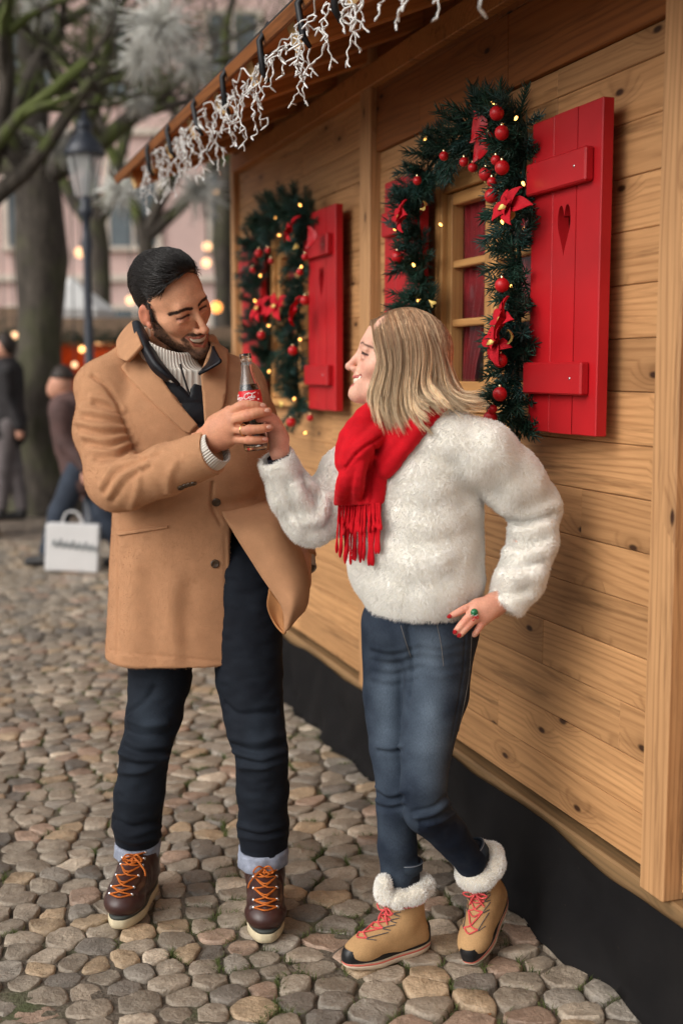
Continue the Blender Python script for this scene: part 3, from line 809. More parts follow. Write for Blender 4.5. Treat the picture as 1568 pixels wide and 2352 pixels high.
# small things on the inside sill seen through the panes
# ---- black cloth skirt round the base
def skirt():
    n, m = 260, 16
    s = np.linspace(-1.8, 3.46, n); v = np.linspace(0, 1, m)
    Sg, Vv = np.meshgrid(s, v, indexing='ij')
    top = 0.285 + 0.010 * np.sin(Sg * 4.1) + 0.006 * np.sin(Sg * 9.7 + 1) - 0.012 * np.abs(np.sin(Sg * 2.3))
    o = 0.042 + 0.030 * Vv ** 1.3 + (0.011 * np.sin(Sg * 7 + 2.0 * Vv) + 0.009 * np.sin(Sg * 17 + 5 * Vv) + 0.006 * np.sin(Sg * 29 - 3 * Vv + 2 * np.sin(Sg * 3))) * (0.2 + .9 * Vv) + 0.010 * np.exp(-((Vv - 0.25) / 0.15) ** 2) * np.sin(Sg * 5.3) + 0.012 * Vv * np.sin(Sg * 11 - 4 * Vv + .7) ** 3
    z = top * (1 - Vv) + 0.006
    o = o + np.where(Vv > 0.93, 0.014 + 0.008 * np.sin(Sg * 6), 0)
    z = np.where(Vv > 0.93, 0.016 + 0.003 * np.sin(Sg * 30), z)
    V = np.stack([Sg, o, z], -1).reshape(-1, 3)
    i, j = np.meshgrid(np.arange(n - 1), np.arange(m - 1), indexing='ij'); q = (i * m + j).ravel()
    F = np.stack([q, q + 1, q + m + 1, q + m], 1)
    V2 = np.concatenate([V, V + np.array([0, -0.003, -0.001])])
    k = NB('black_cloth'); c = k.coord(); n1 = k.noise(c, 400, 2); n2 = k.noise(c, 3, 4)
    sp = k.ramp(k.noise(c, 75, 2), [(0.735, (0, 0, 0)), (0.76, (1, 1, 1))])
    k.base(k.mix(k.math('MULTIPLY', sp, 0.5), k.ramp(n2, [(0.3, (0.008, 0.0075, 0.008)), (0.8, (0.018, 0.0165, 0.016))]), (0.1, 0.07, 0.05)))
    k.set(Roughness=0.95); k.b.inputs['Specular IOR Level'].default_value = 0.1; k.bump(n1, 0.3, 0.002)
    o_ = obj('ground_cloth', mesh_np('skirt', V2, F, F[:, ::-1] + n * m), k.m, None, WM[HUT.name].copy(), label='black cloth skirt hung around the base of the wooden hut', cat='cloth')
skirt()
# ================================================================== BACKGROUND SQUARE
BARK = None
def bark_mat(ms_amt=.75):
    k = NB('bark'); v = k.coord(); geo = k.t.nodes.new('ShaderNodeNewGeometry')
    n = k.noise(k.mapping(v, (1, 1, 0.3)), 14, 5, 0.7); m = k.noise(v, 2.2, 3)
    c = k.ramp(n, [(0.3, (0.026, 0.020, 0.015)), (0.7, (0.10, 0.082, 0.064))])
    ms = k.ramp(m, [(0.47, (0, 0, 0)), (0.60, (1, 1, 1))])
    k.base(k.mix(k.math('MULTIPLY', ms, ms_amt), c, (0.10, 0.13, 0.022))); k.set(Roughness=0.9); k.bump(n, 0.8, 0.03); return k.m
BARK = bark_mat(); BARKT = bark_mat(.18)
def limb_paths(start, direc, length, rad, depth, r, out, droop=0.0):
    n = 6; P = [np.array(start, float)]; d = nrm(direc); step = length / (n - 1)
    for i in range(n - 1):
        d = nrm(d + np.array([r.gauss(0, .16), r.gauss(0, .16), r.gauss(0, .12) - droop])); P.append(P[-1] + d * step)
    R_ = np.linspace(rad, rad * 0.5, n); out.append((np.array(P), R_))
    if depth <= 0: return
    for _ in range(r.choice((3, 3, 4))):
        i = r.randint(2, n - 1); a = r.uniform(0, 6.28)
        side = np.array([math.cos(a), math.sin(a) * .8, r.uniform(-.15, .7)])
        limb_paths(P[i], d * 0.6 + side * 0.8, length * r.uniform(.5, .75), R_[i] * 0.62, depth - 1, r, out, droop)
def tree(x, Y, rad, fork_z, limbs, label, seed, lean=0.0, depth=3, L=2.2, height=None):
    r = random.Random(seed); b = W(x, 1000, Y); X = b[0]
    root = empty('tree', (X, Y, 0), label=label, cat='tree', group='bare mossy trees on the square')
    zz = np.linspace(-0.1, fork_z, 9)
    P = np.stack([X + lean * zz + 0.04 * np.sin(zz * 1.7 + seed), np.full(9, Y) + 0.03 * np.sin(zz * 2 + seed), zz], 1)
    rr = rad * (1 + 0.55 * np.exp(-zz / 0.35)) * (1 - 0.05 * zz)
    V, Fs = tubes(P[None], rr, 14); V = V + (noise3(V, 5.0, seed) * 0.06 * rad / 0.25)[:, None] * np.array([1, 1, 0])
    obj('trunk', mesh_np('trunk', V, *Fs), BARKT, root)
    out = []
    for (dx, dy, dz, ln, rd) in limbs: limb_paths(P[-1] - np.array([0, 0, 0.15]), (dx, dy, dz), ln, rd, depth, r, out, 0.02)
    V, Fs = tubes(np.array([o[0] for o in out]), np.array([o[1] for o in out]), 7)
    obj('crown', mesh_np('limbs', V, *Fs), BARK, root)
    return root
tree(104, 12.6, 0.26, 3.5, [(-.9, -.1, .75, 1.9, .13), (.25, .1, 1, 2.4, .17), (.85, -.2, .55, 2.0, .12), (-.4, -.3, 1, 2.2, .14), (.6, .3, .9, 2.2, .11)], 'thick mossy bare tree behind the street lamp', 3, -0.015, 5)
tree(-60, 10.8, 0.17, 2.9, [(.6, .2, .8, 2.0, .11), (.9, 0, .5, 1.7, .09), (.1, 0, 1, 2.0, .1), (.5, -.3, 1, 1.8, .08)], 'bare tree leaning in from the left edge', 11, 0.0, 5)
tree(345, 17.0, 0.14, 3.4, [(-.6, .2, .8, 2.4, .10), (.8, 0, .7, 2.6, .10), (.1, 0, 1, 2.6, .1), (.4, -.3, .9, 2.2, .08)], 'thin bare tree rising behind the dark-haired man', 23, 0.0, 5)
tree(520, 19.0, 0.17, 4.6, [(-.7, .2, .8, 2.6, .12), (.8, 0, .7, 2.6, .11), (.1, 0, 1, 2.6, .1)], 'far bare tree just left of the hut corner', 31, 0.0, 5)
tree(235, 21.0, 0.2, 4.0, [(-.7, .2, .8, 3.0, .13), (.7, 0, .8, 3.0, .13), (.1, 0, 1, 3, .12)], 'far bare tree between the street lamp and the man', 41, 0.0, 5)
# mossy boughs of the big tree, reaching over the roof of the hut: part of the same tree's crown
# ---- pink house
def pink_house():
    root = empty('pink_house', (-4.5, 27, 0), label='long pale pink town house far behind the trees', cat='house')
    wallm = plain('pink_plaster', lin(205, 176, 168), 0.85, 0.10, 1.2, 0.2, 30)
    trim = plain('stone_trim', lin(205, 192, 178), 0.8, .12, 4); gl = plain('far_glass', (0.10, 0.12, 0.13), 0.15, .4, 1.0)
    shm = plain('far_shutter', lin(150, 150, 140), .6, .1)
    wl = obj('wall', box_me(34, 0.5, 13, 0.01), wallm, root, T(0, 0.25, 6.5))
    for fl in range(4):
        for i in range(15):
            x = -15.4 + i * 2.2; z = 1.9 + fl * 3.1
            w = obj('window', box_me(1.0, 0.10, 1.75, 0.01), gl, root, T(x, -0.02, z))
            obj('window_frame', box_me(1.24, 0.07, 0.12, 0.01), trim, w, T(0, -0.03, 0.93)); obj('window_frame', box_me(1.34, 0.16, 0.10, 0.01), trim, w, T(0, -0.05, -0.92))
            obj('window_frame', box_me(0.12, 0.07, 1.74, 0.01), trim, w, T(-0.56, -0.03, 0)); obj('window_frame', box_me(0.12, 0.07, 1.74, 0.01), trim, w, T(0.56, -0.03, 0))
            obj('glazing_bar', box_me(0.06, 0.05, 1.72, 0.01), trim, w, T(0, -0.045, 0))
    for fl in range(1, 4): obj('string_course', box_me(34.02, 0.14, 0.16, 0.02), trim, root, T(0, -0.06, 0.35 + fl * 3.1))
    obj('plinth', box_me(34.04, 0.16, 0.8, 0.02), trim, root, T(0, -0.05, 0.4))
    # pitched roof
    bm = bmesh.new()
    vs_ = [bm.verts.new(p) for p in ((-17.3, -.6, 13), (17.3, -.6, 13), (17.3, 8, 13), (-17.3, 8, 13), (-17.3, 3.7, 16.5), (17.3, 3.7, 16.5))]
    for f in ((0, 1, 5, 4), (2, 3, 4, 5), (0, 4, 3), (1, 2, 5), (3, 2, 1, 0)): bm.faces.new([vs_[i] for i in f])
    obj('roof', mesh_bm(bm), plain('roof_tiles', lin(120, 70, 52), .8, .3, 8), root, T(0, 0, 0))
pink_house()
# ---- street lamp
def street_lamp():
    b = W(203, 700, 10.5); X, Y = b[0], 10.5
    zt = W(203, 258, Y)[2]; s = Y / 2800
    root = empty('street_lamp', (X, Y, 0), label='old iron street lamp with glass lantern, left of the man', cat='street lamp')
    iron = plain('lamp_iron', (0.026, 0.031, 0.044), 0.4, .2, 10, spec=.5)
    z = lambda y: W(203, y, Y)[2]
    zb = 0
    obj('pole', lathe_me([(.12, 0), (.12, .12), (.085, .2), (.08, .7), (.055, .78), (.048, 1.2), (.062, 1.24), (.062, 1.28), (.042, 1.34), (.034, z(600)), (.05, z(560)), (.034, z(540)), (.033, z(505)), (.062, z(492)), (.062, z(478)), (.04, z(470)), (.062, z(458)), (.03, z(452)), (.0, z(451))], 16), iron, root, T(0, 0, 0))
    lan = empty('lantern', (0, 0, 0), 0, root)
    zt0, zt1, zm = z(452), z(355), z(258)
    cg = NB('lamp_glass'); cg.base((0.85, 0.85, 0.83)); cg.set(Roughness=0.3, Alpha=0.35)
    obj('glass', lathe_me([(.085, zt0), (.155, zt1)], 6, False), cg.m, lan, T(0, 0, 0))
    bars = []
    for i in range(6):
        a = i / 6 * 2 * math.pi
        obj('bar', tube_me([(.087 * math.cos(a), .087 * math.sin(a), zt0), (.157 * math.cos(a), .157 * math.sin(a), zt1)], .007, 5), iron, lan, T(0, 0, 0))
    obj('lamp_holder', lathe_me([(0, zt0), (.03, zt0), (.03, zt0 + .16), (.018, zt0 + .18), (.018, zt0 + .24), (0, zt0 + .25)], 12), iron, lan, T(0, 0, 0))
    obj('hood', lathe_me([(.168, zt1 - .01), (.176, zt1 + .01), (.13, zt1 + .10), (.07, zt1 + .17), (.062, zt1 + .2), (.075, zt1 + .215), (.07, zt1 + .26), (.03, zt1 + .3), (.022, zt1 + .325), (.03, zt1 + .345), (0, zt1 + .38)], 20), iron, lan, T(0, 0, 0))
street_lamp()
# ---- far stalls
def stall(x, Y, w, d, eave, ridge, wallc, label, seed):
    b = W(x, 1000, Y); root = empty('market_stall', (b[0], Y, 0), label=label, cat='stall', group='market stalls across the square')
    wm = plain('stall_wood_%d' % seed, wallc, .7, .25, 5, rnd=.2); rm = plain('stall_roof_%d' % seed, (0.16, 0.10, 0.06), .8, .3, 6)
    n = 8
    for i in range(n): obj('board', box_me(w / n - .004, .03, eave * .80, .004), wm, root, T(-w / 2 + (i + .5) * w / n, 0, eave * .40))
    for sx in (-1, 1):
        obj('post', box_me(.1, .1, eave, .006), wm, root, T(sx * (w / 2 - .05), .02, eave / 2)); obj('side_wall', box_me(.04, d, eave, .004), wm, root, T(sx * (w / 2 + .0), d / 2 + .08, eave / 2))
    obj('back_wall', box_me(w, .04, eave, .004), wm, root, T(0, d, eave / 2)); obj('counter', box_me(w + .1, .18, .05, .006), wm, root, T(0, -.02, eave * .80))
    bm = bmesh.new()
    pts = [(-w / 2 - .25, -.45, eave), (w / 2 + .25, -.45, eave), (w / 2 + .25, d + .3, eave), (-w / 2 - .25, d + .3, eave), (-w / 2 - .25, d / 2, ridge), (w / 2 + .25, d / 2, ridge)]
    vs_ = [bm.verts.new(p) for p in pts]
    for f in ((0, 1, 5, 4), (2, 3, 4, 5), (0, 4, 3), (1, 2, 5), (3, 2, 1, 0)): bm.faces.new([vs_[i] for i in f])
    obj('roof', mesh_bm(bm), rm, root, T(0, 0, 0))
    r = random.Random(seed); P = []
    for i in range(1400):
        t = r.uniform(-w / 2 - .2, w / 2 + .2); c = np.array([t, -.47 + r.gauss(0, .05), eave + .03 + r.gauss(0, .06)]); dv_ = np.array([r.gauss(0, 1), r.gauss(0, 1), r.gauss(0, 1)]); dv_ /= np.linalg.norm(dv_); P.append([c, c + dv_ * .09])
    V, Fs = tubes(np.array(P), np.array([.006, .001]), 3); obj('fir_trim', mesh_np('trim', V, *Fs), plain('far_fir', (.016, .035, .018), .8), root, T(0, 0, 0))
    wl = emis('stall_bulb', (1.0, .5, .16), 5.0)
    for i in range(3): obj('bulb', lathe_me([(0, -.03), (.022, -.02), (.03, 0), (.022, .02), (0, .03)], 8), wl, root, T(-w / 2 + (i + .5) * w / 3, -.52, eave - .05 - .03 * (i % 2)))
    # lit inside: a real lamp of the stall
    L = bpy.data.lights.new('stall_lamp', 'POINT'); L.energy = 22; L.color = (1, .6, .28); L.shadow_soft_size = .08
    lo = bpy.data.objects.new('stall_lamp', L); COL.objects.link(lo); lo.parent = root; lo.location = (0, d * .3, eave - .12)
    return root
stall(215, 14.2, 1.7, 1.4, 1.78, 2.1, lin(176, 74, 30), 'warmly lit orange wooden stall beyond the street lamp', 5)
stall(-110, 15.5, 2.4, 1.7, 1.9, 2.3, lin(130, 60, 30), 'wooden stall with fir trim at the far left edge', 6)
stall(590, 17.5, 2.2, 1.7, 1.75, 2.1, lin(120, 60, 34), 'dim wooden stall seen between the man and the hut', 7)
# white canvas parasol behind the lamp
def parasol():
    b = W(165, 700, 15.8); root = empty('parasol', (b[0], 15.8, 0), label='white canvas canopy beside the lamp post', cat='parasol')
    z0 = W(165, 735, 15.8)[2]; z1 = W(165, 640, 15.8)[2]
    obj('canopy', lathe_me([(.55, z0), (.56, z0 + .12), (.05, z1), (0, z1 + .02)], 8, False), plain('canvas', (.75, .74, .72), .8, .06), root, T(0, 0, 0))
    obj('pole', lathe_me([(.03, 0), (.03, z1)], 8), plain('pole_grey', (.3, .3, .3), .5), root, T(0, 0, 0))
parasol()
# ---- hanging lights and white tinsel bursts in the trees
GLOW = emis('warm_globe', (1.0, 0.58, 0.30), 1.7); GLOWO = emis('amber_globe', (1.0, 0.36, 0.08), 2.2)
def globe(x, y, Y, r, m, lab):
    p = W(x, y, Y); root = empty('globe_lamp', tuple(p - np.array([0, 0, r])), label=lab, cat='lamp', group='glowing lamps hung across the square')
    n = 9; a = np.linspace(-math.pi / 2, math.pi / 2, n)
    obj('globe', lathe_me(np.stack([r * np.cos(a), r + r * np.sin(a)], 1), 14), m, root, T(0, 0, 0))
    obj('cable', tube_me([(0, 0, 2 * r), (0, .02, 2 * r + 2.2)], .006, 5), plain('cable', (.02, .02, .02), .6), root, T(0, 0, 0))
for x, y, Y, r, m, lab in (
    (184, 580, 13.0, .055, GLOW, 'warm glowing lamp low against the lamp post'),
    (476, 566, 13.5, .05, GLOW, 'upper of the two warm lamps left of the hut corner'),
    (474, 604, 13.2, .05, GLOW, 'lower of the two warm lamps left of the hut corner'),
    (497, 706, 13.0, .06, GLOWO, 'orange lamp glowing right beside the man\'s cheek'),
    (172, 838, 11.0, .025, GLOW, 'small amber lamp left of the camel coat shoulder'),
    (4, 428, 13.0, .05, GLOW, 'warm lamp at the upper left edge of the picture'),
    (300, 690, 14.0, .05, GLOW, 'pale warm lamp just left of the man\'s hair'),
    (35, 770, 13.5, .035, GLOW, 'small lamp in front of the left edge stall'),
    (12, 815, 13.5, .03, GLOWO, 'faint lamp lowest at the left picture edge'),
    (495, 440, 14.5, .028, GLOW, 'faint lamp high against the pink house')):
    globe(x, y, Y, r, m, lab)
TIN = plain('tinsel', (0.72, 0.71, 0.66), 0.5, .1)
def burst(x, y, Y, rad, n, lab):
    c = W(x, y, Y); d = rng.normal(size=(n, 3)); d /= np.linalg.norm(d, axis=1, keepdims=True)
    ln = rad * (0.55 + 0.45 * rng.random(n)); P = np.stack([d * .02, d * ln[:, None] * .5 + rng.normal(0, .01, (n, 3)), d * ln[:, None] + np.array([0, 0, -1]) * (ln * .15)[:, None]], 1)
    V, Fs = tubes(P, np.array([.006, .005, .003]), 3)
    root = empty('tinsel_star', tuple(c), label=lab, cat='decoration', group='white tinsel bursts hung in the trees')
    obj('spikes', mesh_np('burst', V, *Fs), TIN, root, T(0, 0, 0))
    k = 7; a = np.linspace(-math.pi / 2, math.pi / 2, k); obj('core', lathe_me(np.stack([.03 * np.cos(a), .03 * np.sin(a)], 1), 8), TIN, root, T(0, 0, 0))
    obj('cord', tube_me([(0, 0, .03), (0, 0, 3.0)], .004, 4), plain('cable', (.02, .02, .02), .6), root, T(0, 0, 0))
for x, y, Y, rad, n, lab in (
    (118, 332, 11.0, .27, 190, 'white tinsel burst left of the street lamp hood'),
    (370, 60, 9.0, .36, 230, 'largest white tinsel burst at the top near the eave'),
    (330, 130, 10.0, .28, 190, 'white tinsel burst hanging under the largest one'),
    (440, 150, 11.0, .27, 190, 'white tinsel burst close to the eave edge'),
    (320, 235, 12.0, .2, 150, 'small tinsel burst halfway above the man'),
    (275, 440, 9.5, .22, 150, 'tinsel burst under the far tip of the eave'),
    (455, 440, 12.0, .34, 220, 'tinsel burst between the far eave and the hut corner'),
    (90, 20, 11.0, .22, 150, 'tinsel burst in the top left branches'),
    (250, 30, 12.5, .24, 150, 'tinsel burst high between the mossy limbs')):
    burst(x, y, Y, rad, n, lab)
# ---- passers-by
PN = [0]
def passer(x, Y, hgt, coat, legs, label, stride=0.16, lean=0.0, hair=(0.03, 0.02, 0.015), face=0.0, arm=0.0, bag=False, yaw=0.0, bend=0.0):
    b = W(x, 1000, Y); X = b[0]; k = hgt / 1.75
    root = empty('person', (X, Y, 0), label=label, cat='person'); PN[0] += 1
    def L(p): return np.array([X + p[0] * math.cos(yaw) - p[1] * math.sin(yaw), Y + p[0] * math.sin(yaw) + p[1] * math.cos(yaw), p[2] * k])
    h = 0.014
    def field(zlo, zhi): return Field((X - .6, Y - .6, zlo), (X + .6, Y + .6, zhi), h)
    sh = np.array([bend, 0, 1.44]); hip = np.array([0, 0, .93])
    f = field(0, hgt + .1)                       # whole body
    f.chain([L((stride, 0, .08)), L((stride * .6, 0, .5)), L((.0, .09, .9))], [.045, .055, .075], .03); f.chain([L((-stride, 0, .08)), L((-stride * .4, 0, .5)), L((.0, -.09, .9))], [.045, .055, .075], .03)
    f.add(cone(L((0, 0, .95)), L((bend, 0, 1.4)), .12, .13), .05); f.add(cone(L((bend, 0, 1.45)), L((bend * 1.25, 0, 1.55)), .055, .05), .03)
    hc = L((bend * 1.4 + .02, 0, 1.645)); f.add(ell(hc, (.082, .085, .115 * k)), .02); f.add(ell(hc + np.array([math.cos(yaw) * .06, math.sin(yaw) * .06, -.05]), (.045, .045, .06)), .03); f.add(ell(hc + np.array([math.cos(yaw) * .09, math.sin(yaw) * .09, -.01]), (.014, .014, .02)), .01)
    ha = L((arm * .5 + .05, -.22, .86)); hb = L((-.08, .22, .84)); 
    for hd in (ha, hb): f.add(ell(hd, (.04, .035, .06)), .02)
    V, Q = f.net(); obj('body', mesh_np('b', V, Q), plain('far_skin', lin(205, 150, 125), .6), root)
    f = field(.1, 1.2)
    f.chain([L((stride, .0, .12)), L((stride * .62, .02, .5)), L((.0, .09, .92))], [.066, .08, .105], .04); f.chain([L((-stride, 0, .12)), L((-stride * .4, -.02, .5)), L((.0, -.09, .92))], [.066, .08, .105], .04)
    V, Q = f.net(); obj('trousers', mesh_np('t', V, Q), plain('far_trousers_%d' % PN[0], legs, .8, .2, 8), root)
    f = field(.55, 1.62)
    f.add(cone(L((0, 0, .84)), L((bend, 0, 1.40)), .17, .155), .06)
    for sgn, hd in ((-1, ha), (1, hb)):
        s0 = L((bend, sgn * .18, 1.42)); el = (s0 + hd) / 2 + np.array([-.06, sgn * .05, 0]); f.chain([s0, el, hd + np.array([0, 0, .07])], [.075, .062, .05], .04)
    f.add(cone(L((bend, 0, 1.43)), L((bend * 1.15, 0, 1.5)), .09, .075), .03)
    V, Q = f.net(); V = V + normals_of(V, Q) * (noise3(V, 9, 3) * .012)[:, None]
    obj('jacket', mesh_np('c', V, Q), plain('far_jacket_%d' % PN[0], coat, .75, .35, 6), root)
    f = field(1.4, hgt + .15); f.add(ell(hc + np.array([-math.cos(yaw) * .018, -math.sin(yaw) * .018, .02]), (.092, .094, .12)), .01); f.sub(ell(hc + np.array([math.cos(yaw) * .09, math.sin(yaw) * .09, -.045]), (.075, .075, .1)), .01)
    V, Q = f.net(); obj('hair', mesh_np('h', V, Q), plain('far_hair', hair, .6), root)
    for sgn in (-1, 1):
        fo = L((sgn * stride, 0, 0)); f = Field(fo - np.array([.2, .2, 0.0]), fo + np.array([.22, .2, .16]), .01)
        dv_ = np.array([math.cos(yaw), math.sin(yaw), 0]); f.add(cone(fo + np.array([0, 0, .055]), fo + dv_ * .14 + np.array([0, 0, .045]), .048, .04), .02); f.add(cone(fo + np.array([0, 0, .06]), fo + np.array([0, 0, .12]), .048, .05), .02)
        V, Q = f.net(); obj('shoe', mesh_np('s', V, Q), plain('far_shoe', (.02, .018, .018), .5), root)
    return root, ha
passer(22, 11.9, 1.80, (0.016, 0.013, 0.014), (0.13, 0.11, 0.11), 'person in dark jacket and grey trousers at the left edge', .10, yaw=R(200))
pr, hand = passer(192, 9.0, 1.46, (0.085, 0.045, 0.04), (0.03, 0.04, 0.06), 'person in brown jacket and jeans striding with a white bag', .30, yaw=R(175), arm=.3, bend=.10, hair=(.25, .2, .16))
passer(40, 13.4, 1.70, (0.02, 0.02, 0.024), (0.03, 0.03, 0.035), 'person in black far behind the left tree trunk', .08, yaw=R(90))
def bag():
    c = W(168, 1255, 8.75); x0, y0 = W(107, 1205, 8.75)[0], 0; x1 = W(226, 1205, 8.75)[0]; z0 = W(168, 1310, 8.75)[2]; z1 = W(168, 1203, 8.75)[2]
    w, h = x1 - x0, z1 - z0
    root = empty('shopping_bag', ((x0 + x1) / 2, 8.75, z0), R(4), label='white paper shopping bag carried by the striding person', cat='bag')
    wm = plain('bag_paper', (.78, .77, .76), .6, .04); ink = plain('bag_ink', (.25, .28, .29), .6)
    bm = bmesh.new(); bmesh.ops.create_cube(bm, size=1); bmesh.ops.scale(bm, vec=(w, .11, h), verts=bm.verts)
    bmesh.ops.bevel(bm, geom=bm.edges[:], offset=.006, segments=1, affect="EDGES")
    obj('sack', mesh_bm(bm), wm, root, T(0, 0, h / 2) @ Matrix.Rotation(R(3), 4, 'Y'))
    # the print is unreadable in the picture: a row of grey script-like strokes
    for i in range(7):
        u = -w * .36 + i * w * .12; zz = h * .56 - i * .006
        obj('print', tube_me(spline([(u, -.0585, zz), (u + .012, -.0585, zz + .04 + .012 * (i % 2)), (u + .03, -.0585, zz - .01), (u + .045, -.0585, zz + .022)], 10), .006, 4), ink, root, T(0, 0, 0))
    for sy in (-.03, .03):
        obj('handle', tube_me(spline([(-w * .2, sy, h), (-w * .1, sy * .6, h + .08), (w * .1, sy * .6, h + .08), (w * .2, sy, h)], 14), .005, 5), wm, root, T(0, 0, 0))
bag()
# ================================================================== HEADS AND HANDS
SKIN_M = None
def skin_mat(name):
    k = NB(name); a = k.t.nodes.new('ShaderNodeVertexColor'); a.layer_name = 'col'; v = k.coord()
    n = k.noise(v, 260, 3); m = k.noise(v, 30, 3)
    c = k.mix(1.0, a.outputs[0], k.ramp(m, [(0.3, (0.88, 0.84, 0.82)), (0.7, (1.08, 1.05, 1.03))]), 'MULTIPLY'); c = k.mix(1.0, c, k.ramp(n, [(0.3, (0.92, 0.90, 0.89)), (0.7, (1.06, 1.06, 1.06))]), 'MULTIPLY')
    k.base(c); k.set(Roughness=0.52); k.b.inputs['Specular IOR Level'].default_value = 0.32
    k.b.inputs['Subsurface Weight'].default_value = 0.15; k.b.inputs['Subsurface Radius'].default_value = (0.010, 0.004, 0.002); k.b.inputs['Subsurface Scale'].default_value = 0.5
    k.bump(n, 0.12, 0.001); return k.m
SKIN = skin_mat('skin')
def mixc(C, m, col): return C * (1 - m[:, None]) + np.array(col) * m[:, None]
def pl(V, pts, sym=True):
    pts = np.array(pts, float); d = seg_dist(V, pts)
    if sym: d = np.minimum(d, seg_dist(V, pts * np.array([-1, 1, 1])))
    return d
def plf(V, pts, sym=True):
    k = np.array([1, .25, 1]); return pl(V * k, np.array(pts) * k, sym) + np.where(V[:, 1] > -.04, 1, 0)
def head_mesh(male=True, h=0.0018):
    """local frame: eyes at z = 0, face towards -Y, head's left = +X"""
    f = Field((-.10, -.15, -.24), (.10, .135, .15), h)
    w = 1.0 if male else 0.94
    f.add(ell((0, .016, .036), (.077 * w, .098, .092)), .01)
    f.add(ell((0, -.020, .020), (.066 * w, .074, .078)), .03)
    f.add(ell((0, -.030, -.042), (.058 * w, .062, .075)), .03)
    jw = .050 * w; cz = -.119 if male else -.101
    for s in (-1, 1):
        f.add(cone((s * jw, -.002, -.062 if male else -.056), (s * .016, -.074, cz + .006), .020 if male else .017, .016), .025)
        f.add(ell((s * .043 * w, -.060, -.030), (.024, .022, .020)), .02)            # cheek lifted by the smile
        f.add(ell((s * .052 * w, -.042, -.012), (.020, .024, .016)), .02)
    f.add(ell((0, -.088 if male else -.083, cz), (.023, .018, .017)), .02)                              # chin
    f.add(cone((-.036, -.083, .022), (.036, -.083, .022), .010, .010), .02)          # brow
    for s in (-1, 1):
        f.sub(ell((s * .031, -.100 if male else -.103, -.001), (.017, .013, .0095)), .014)              # socket
        f.add(ell((s * .031, -.0815, -.001), (.0150, .0125, .0105)), .004)           # closed lids over the eye
        f.add(ell((s * .0315, -.0835, .0075), (.0165, .010, .006)), .006); f.add(ell((s * .032, -.0855, -.0125), (.016, .008, .0055)), .008)
    # nose
    tip = (0, -.121, -.0450) if male else (0, -.1135, -.0385); mz = -.0045 if male else .0035
    f.add(cone((0, -.090 if male else -.088, .012), tip, .0072, .0092 if male else .0085), .012); f.add(ell(tip, (.0112, .0095, .0092) if male else (.0100, .0088, .0088)), .006)
    for s in (-1, 1):
        if male: f.add(ell((s * .0130, -.1035, -.0480), (.0074, .0105, .0076)), .008); f.sub(ell((s * .0065, -.111, -.0560), (.0042, .0055, .0035)), .003)
        else: f.add(ell((s * .0110, -.1000, -.0425), (.0068, .0098, .0064)), .008); f.sub(ell((s * .0055, -.1065, -.0480), (.0032, .0042, .0022)), .003)
    # mouth: an open laugh
    f.add(ell((0, -.078, -.073 + mz), (.034, .022, .026)), .015)
    up = [(-.031, -.078, -.0590), (-.020, -.0930, -.0635), (-.007, -.1015, -.0645), (0, -.1020, -.0650), (.007, -.1015, -.0645), (.020, -.0930, -.0635), (.031, -.078, -.0590)]
    lw = [(-.030, -.078, -.0605), (-.021, -.0905, -.0835), (0, -.0980, -.0935), (.021, -.0905, -.0835), (.030, -.078, -.0605)]
    ctr = [(-.027, -.086, -.0620), (-.015, -.097, -.0725), (0, -.101, -.0780), (.015, -.097, -.0725), (.027, -.086, -.0620)]
    if not male:
        sh_ = lambda L_: [(a, b + .0045, c) for a, b, c in L_]
        up, lw, ctr = sh_(up), sh_(lw), sh_(ctr)
        up[0], up[-1] = (-.034, -.070, -.0560), (.034, -.070, -.0560); lw[0], lw[-1] = (-.033, -.070, -.0575), (.033, -.070, -.0575); ctr[0], ctr[-1] = (-.031, -.076, -.0585), (.031, -.076, -.0585)
    mv_ = lambda L_: [(a, b, c + mz) for a, b, c in L_]; up, lw, ctr = mv_(up), mv_(lw), mv_(ctr)
    cr = [.0022, .0085, .0112, .0085, .0022] if male else [.0045, .0098, .0115, .0098, .0045]
    for i in range(4): f.sub(cone(ctr[i], ctr[i + 1], cr[i], cr[i + 1], flat=((0, 1, 0), .42)), .002)
    f.chain(up, [.0018, .0026, .0031, .0028, .0031, .0026, .0018], .003); f.chain(lw, [.0018, .0032, .0042, .0032, .0018], .003)
    # ears
    for s in (-1, 1):
        M = Matrix.Rotation(s * R(-18), 3, 'Z') @ Matrix.Rotation(R(10), 3, 'X'); M = [list(r_) for r_ in M.transposed()]
        f.add(ell((s * .080 * w, .016, -.008), (.007, .019, .031), M), .006); f.sub(ell((s * .0885 * w, .012, -.004), (.006, .010, .017), M), .004); f.add(ell((s * .080 * w, .004, -.033), (.006, .009, .010)), .005)
    nr = .054 if male else .043
    f.add(cone((0, .028, -.05), (0, .052, -.235), nr, nr * 1.06), .03)
    f.add(cone((0, -.03, -.085), (0, .0, -.13), .03, .035), .03)
    V, Q = f.net(); V = relax(V, Q, 1, .4)
    N = normals_of(V, Q)
    D = np.zeros(len(V))
    # laugh lines: nose-to-mouth folds, crow's feet, under-eye
    D -= .0022 * np.exp(-(pl(V, [(.019, -.098, -.045), (.030, -.086, -.055), (.037, -.074, -.066)]) / .0035) ** 2)
    D += .0020 * np.exp(-(pl(V, [(.028, -.090, -.040), (.040, -.076, -.050)]) / .008) ** 2)
    for dz in (-.004, .001, .006): D -= .0008 * np.exp(-(pl(V, [(.048, -.074, -.002 + dz * .4), (.058, -.062, dz * 1.6)]) / .0018) ** 2)
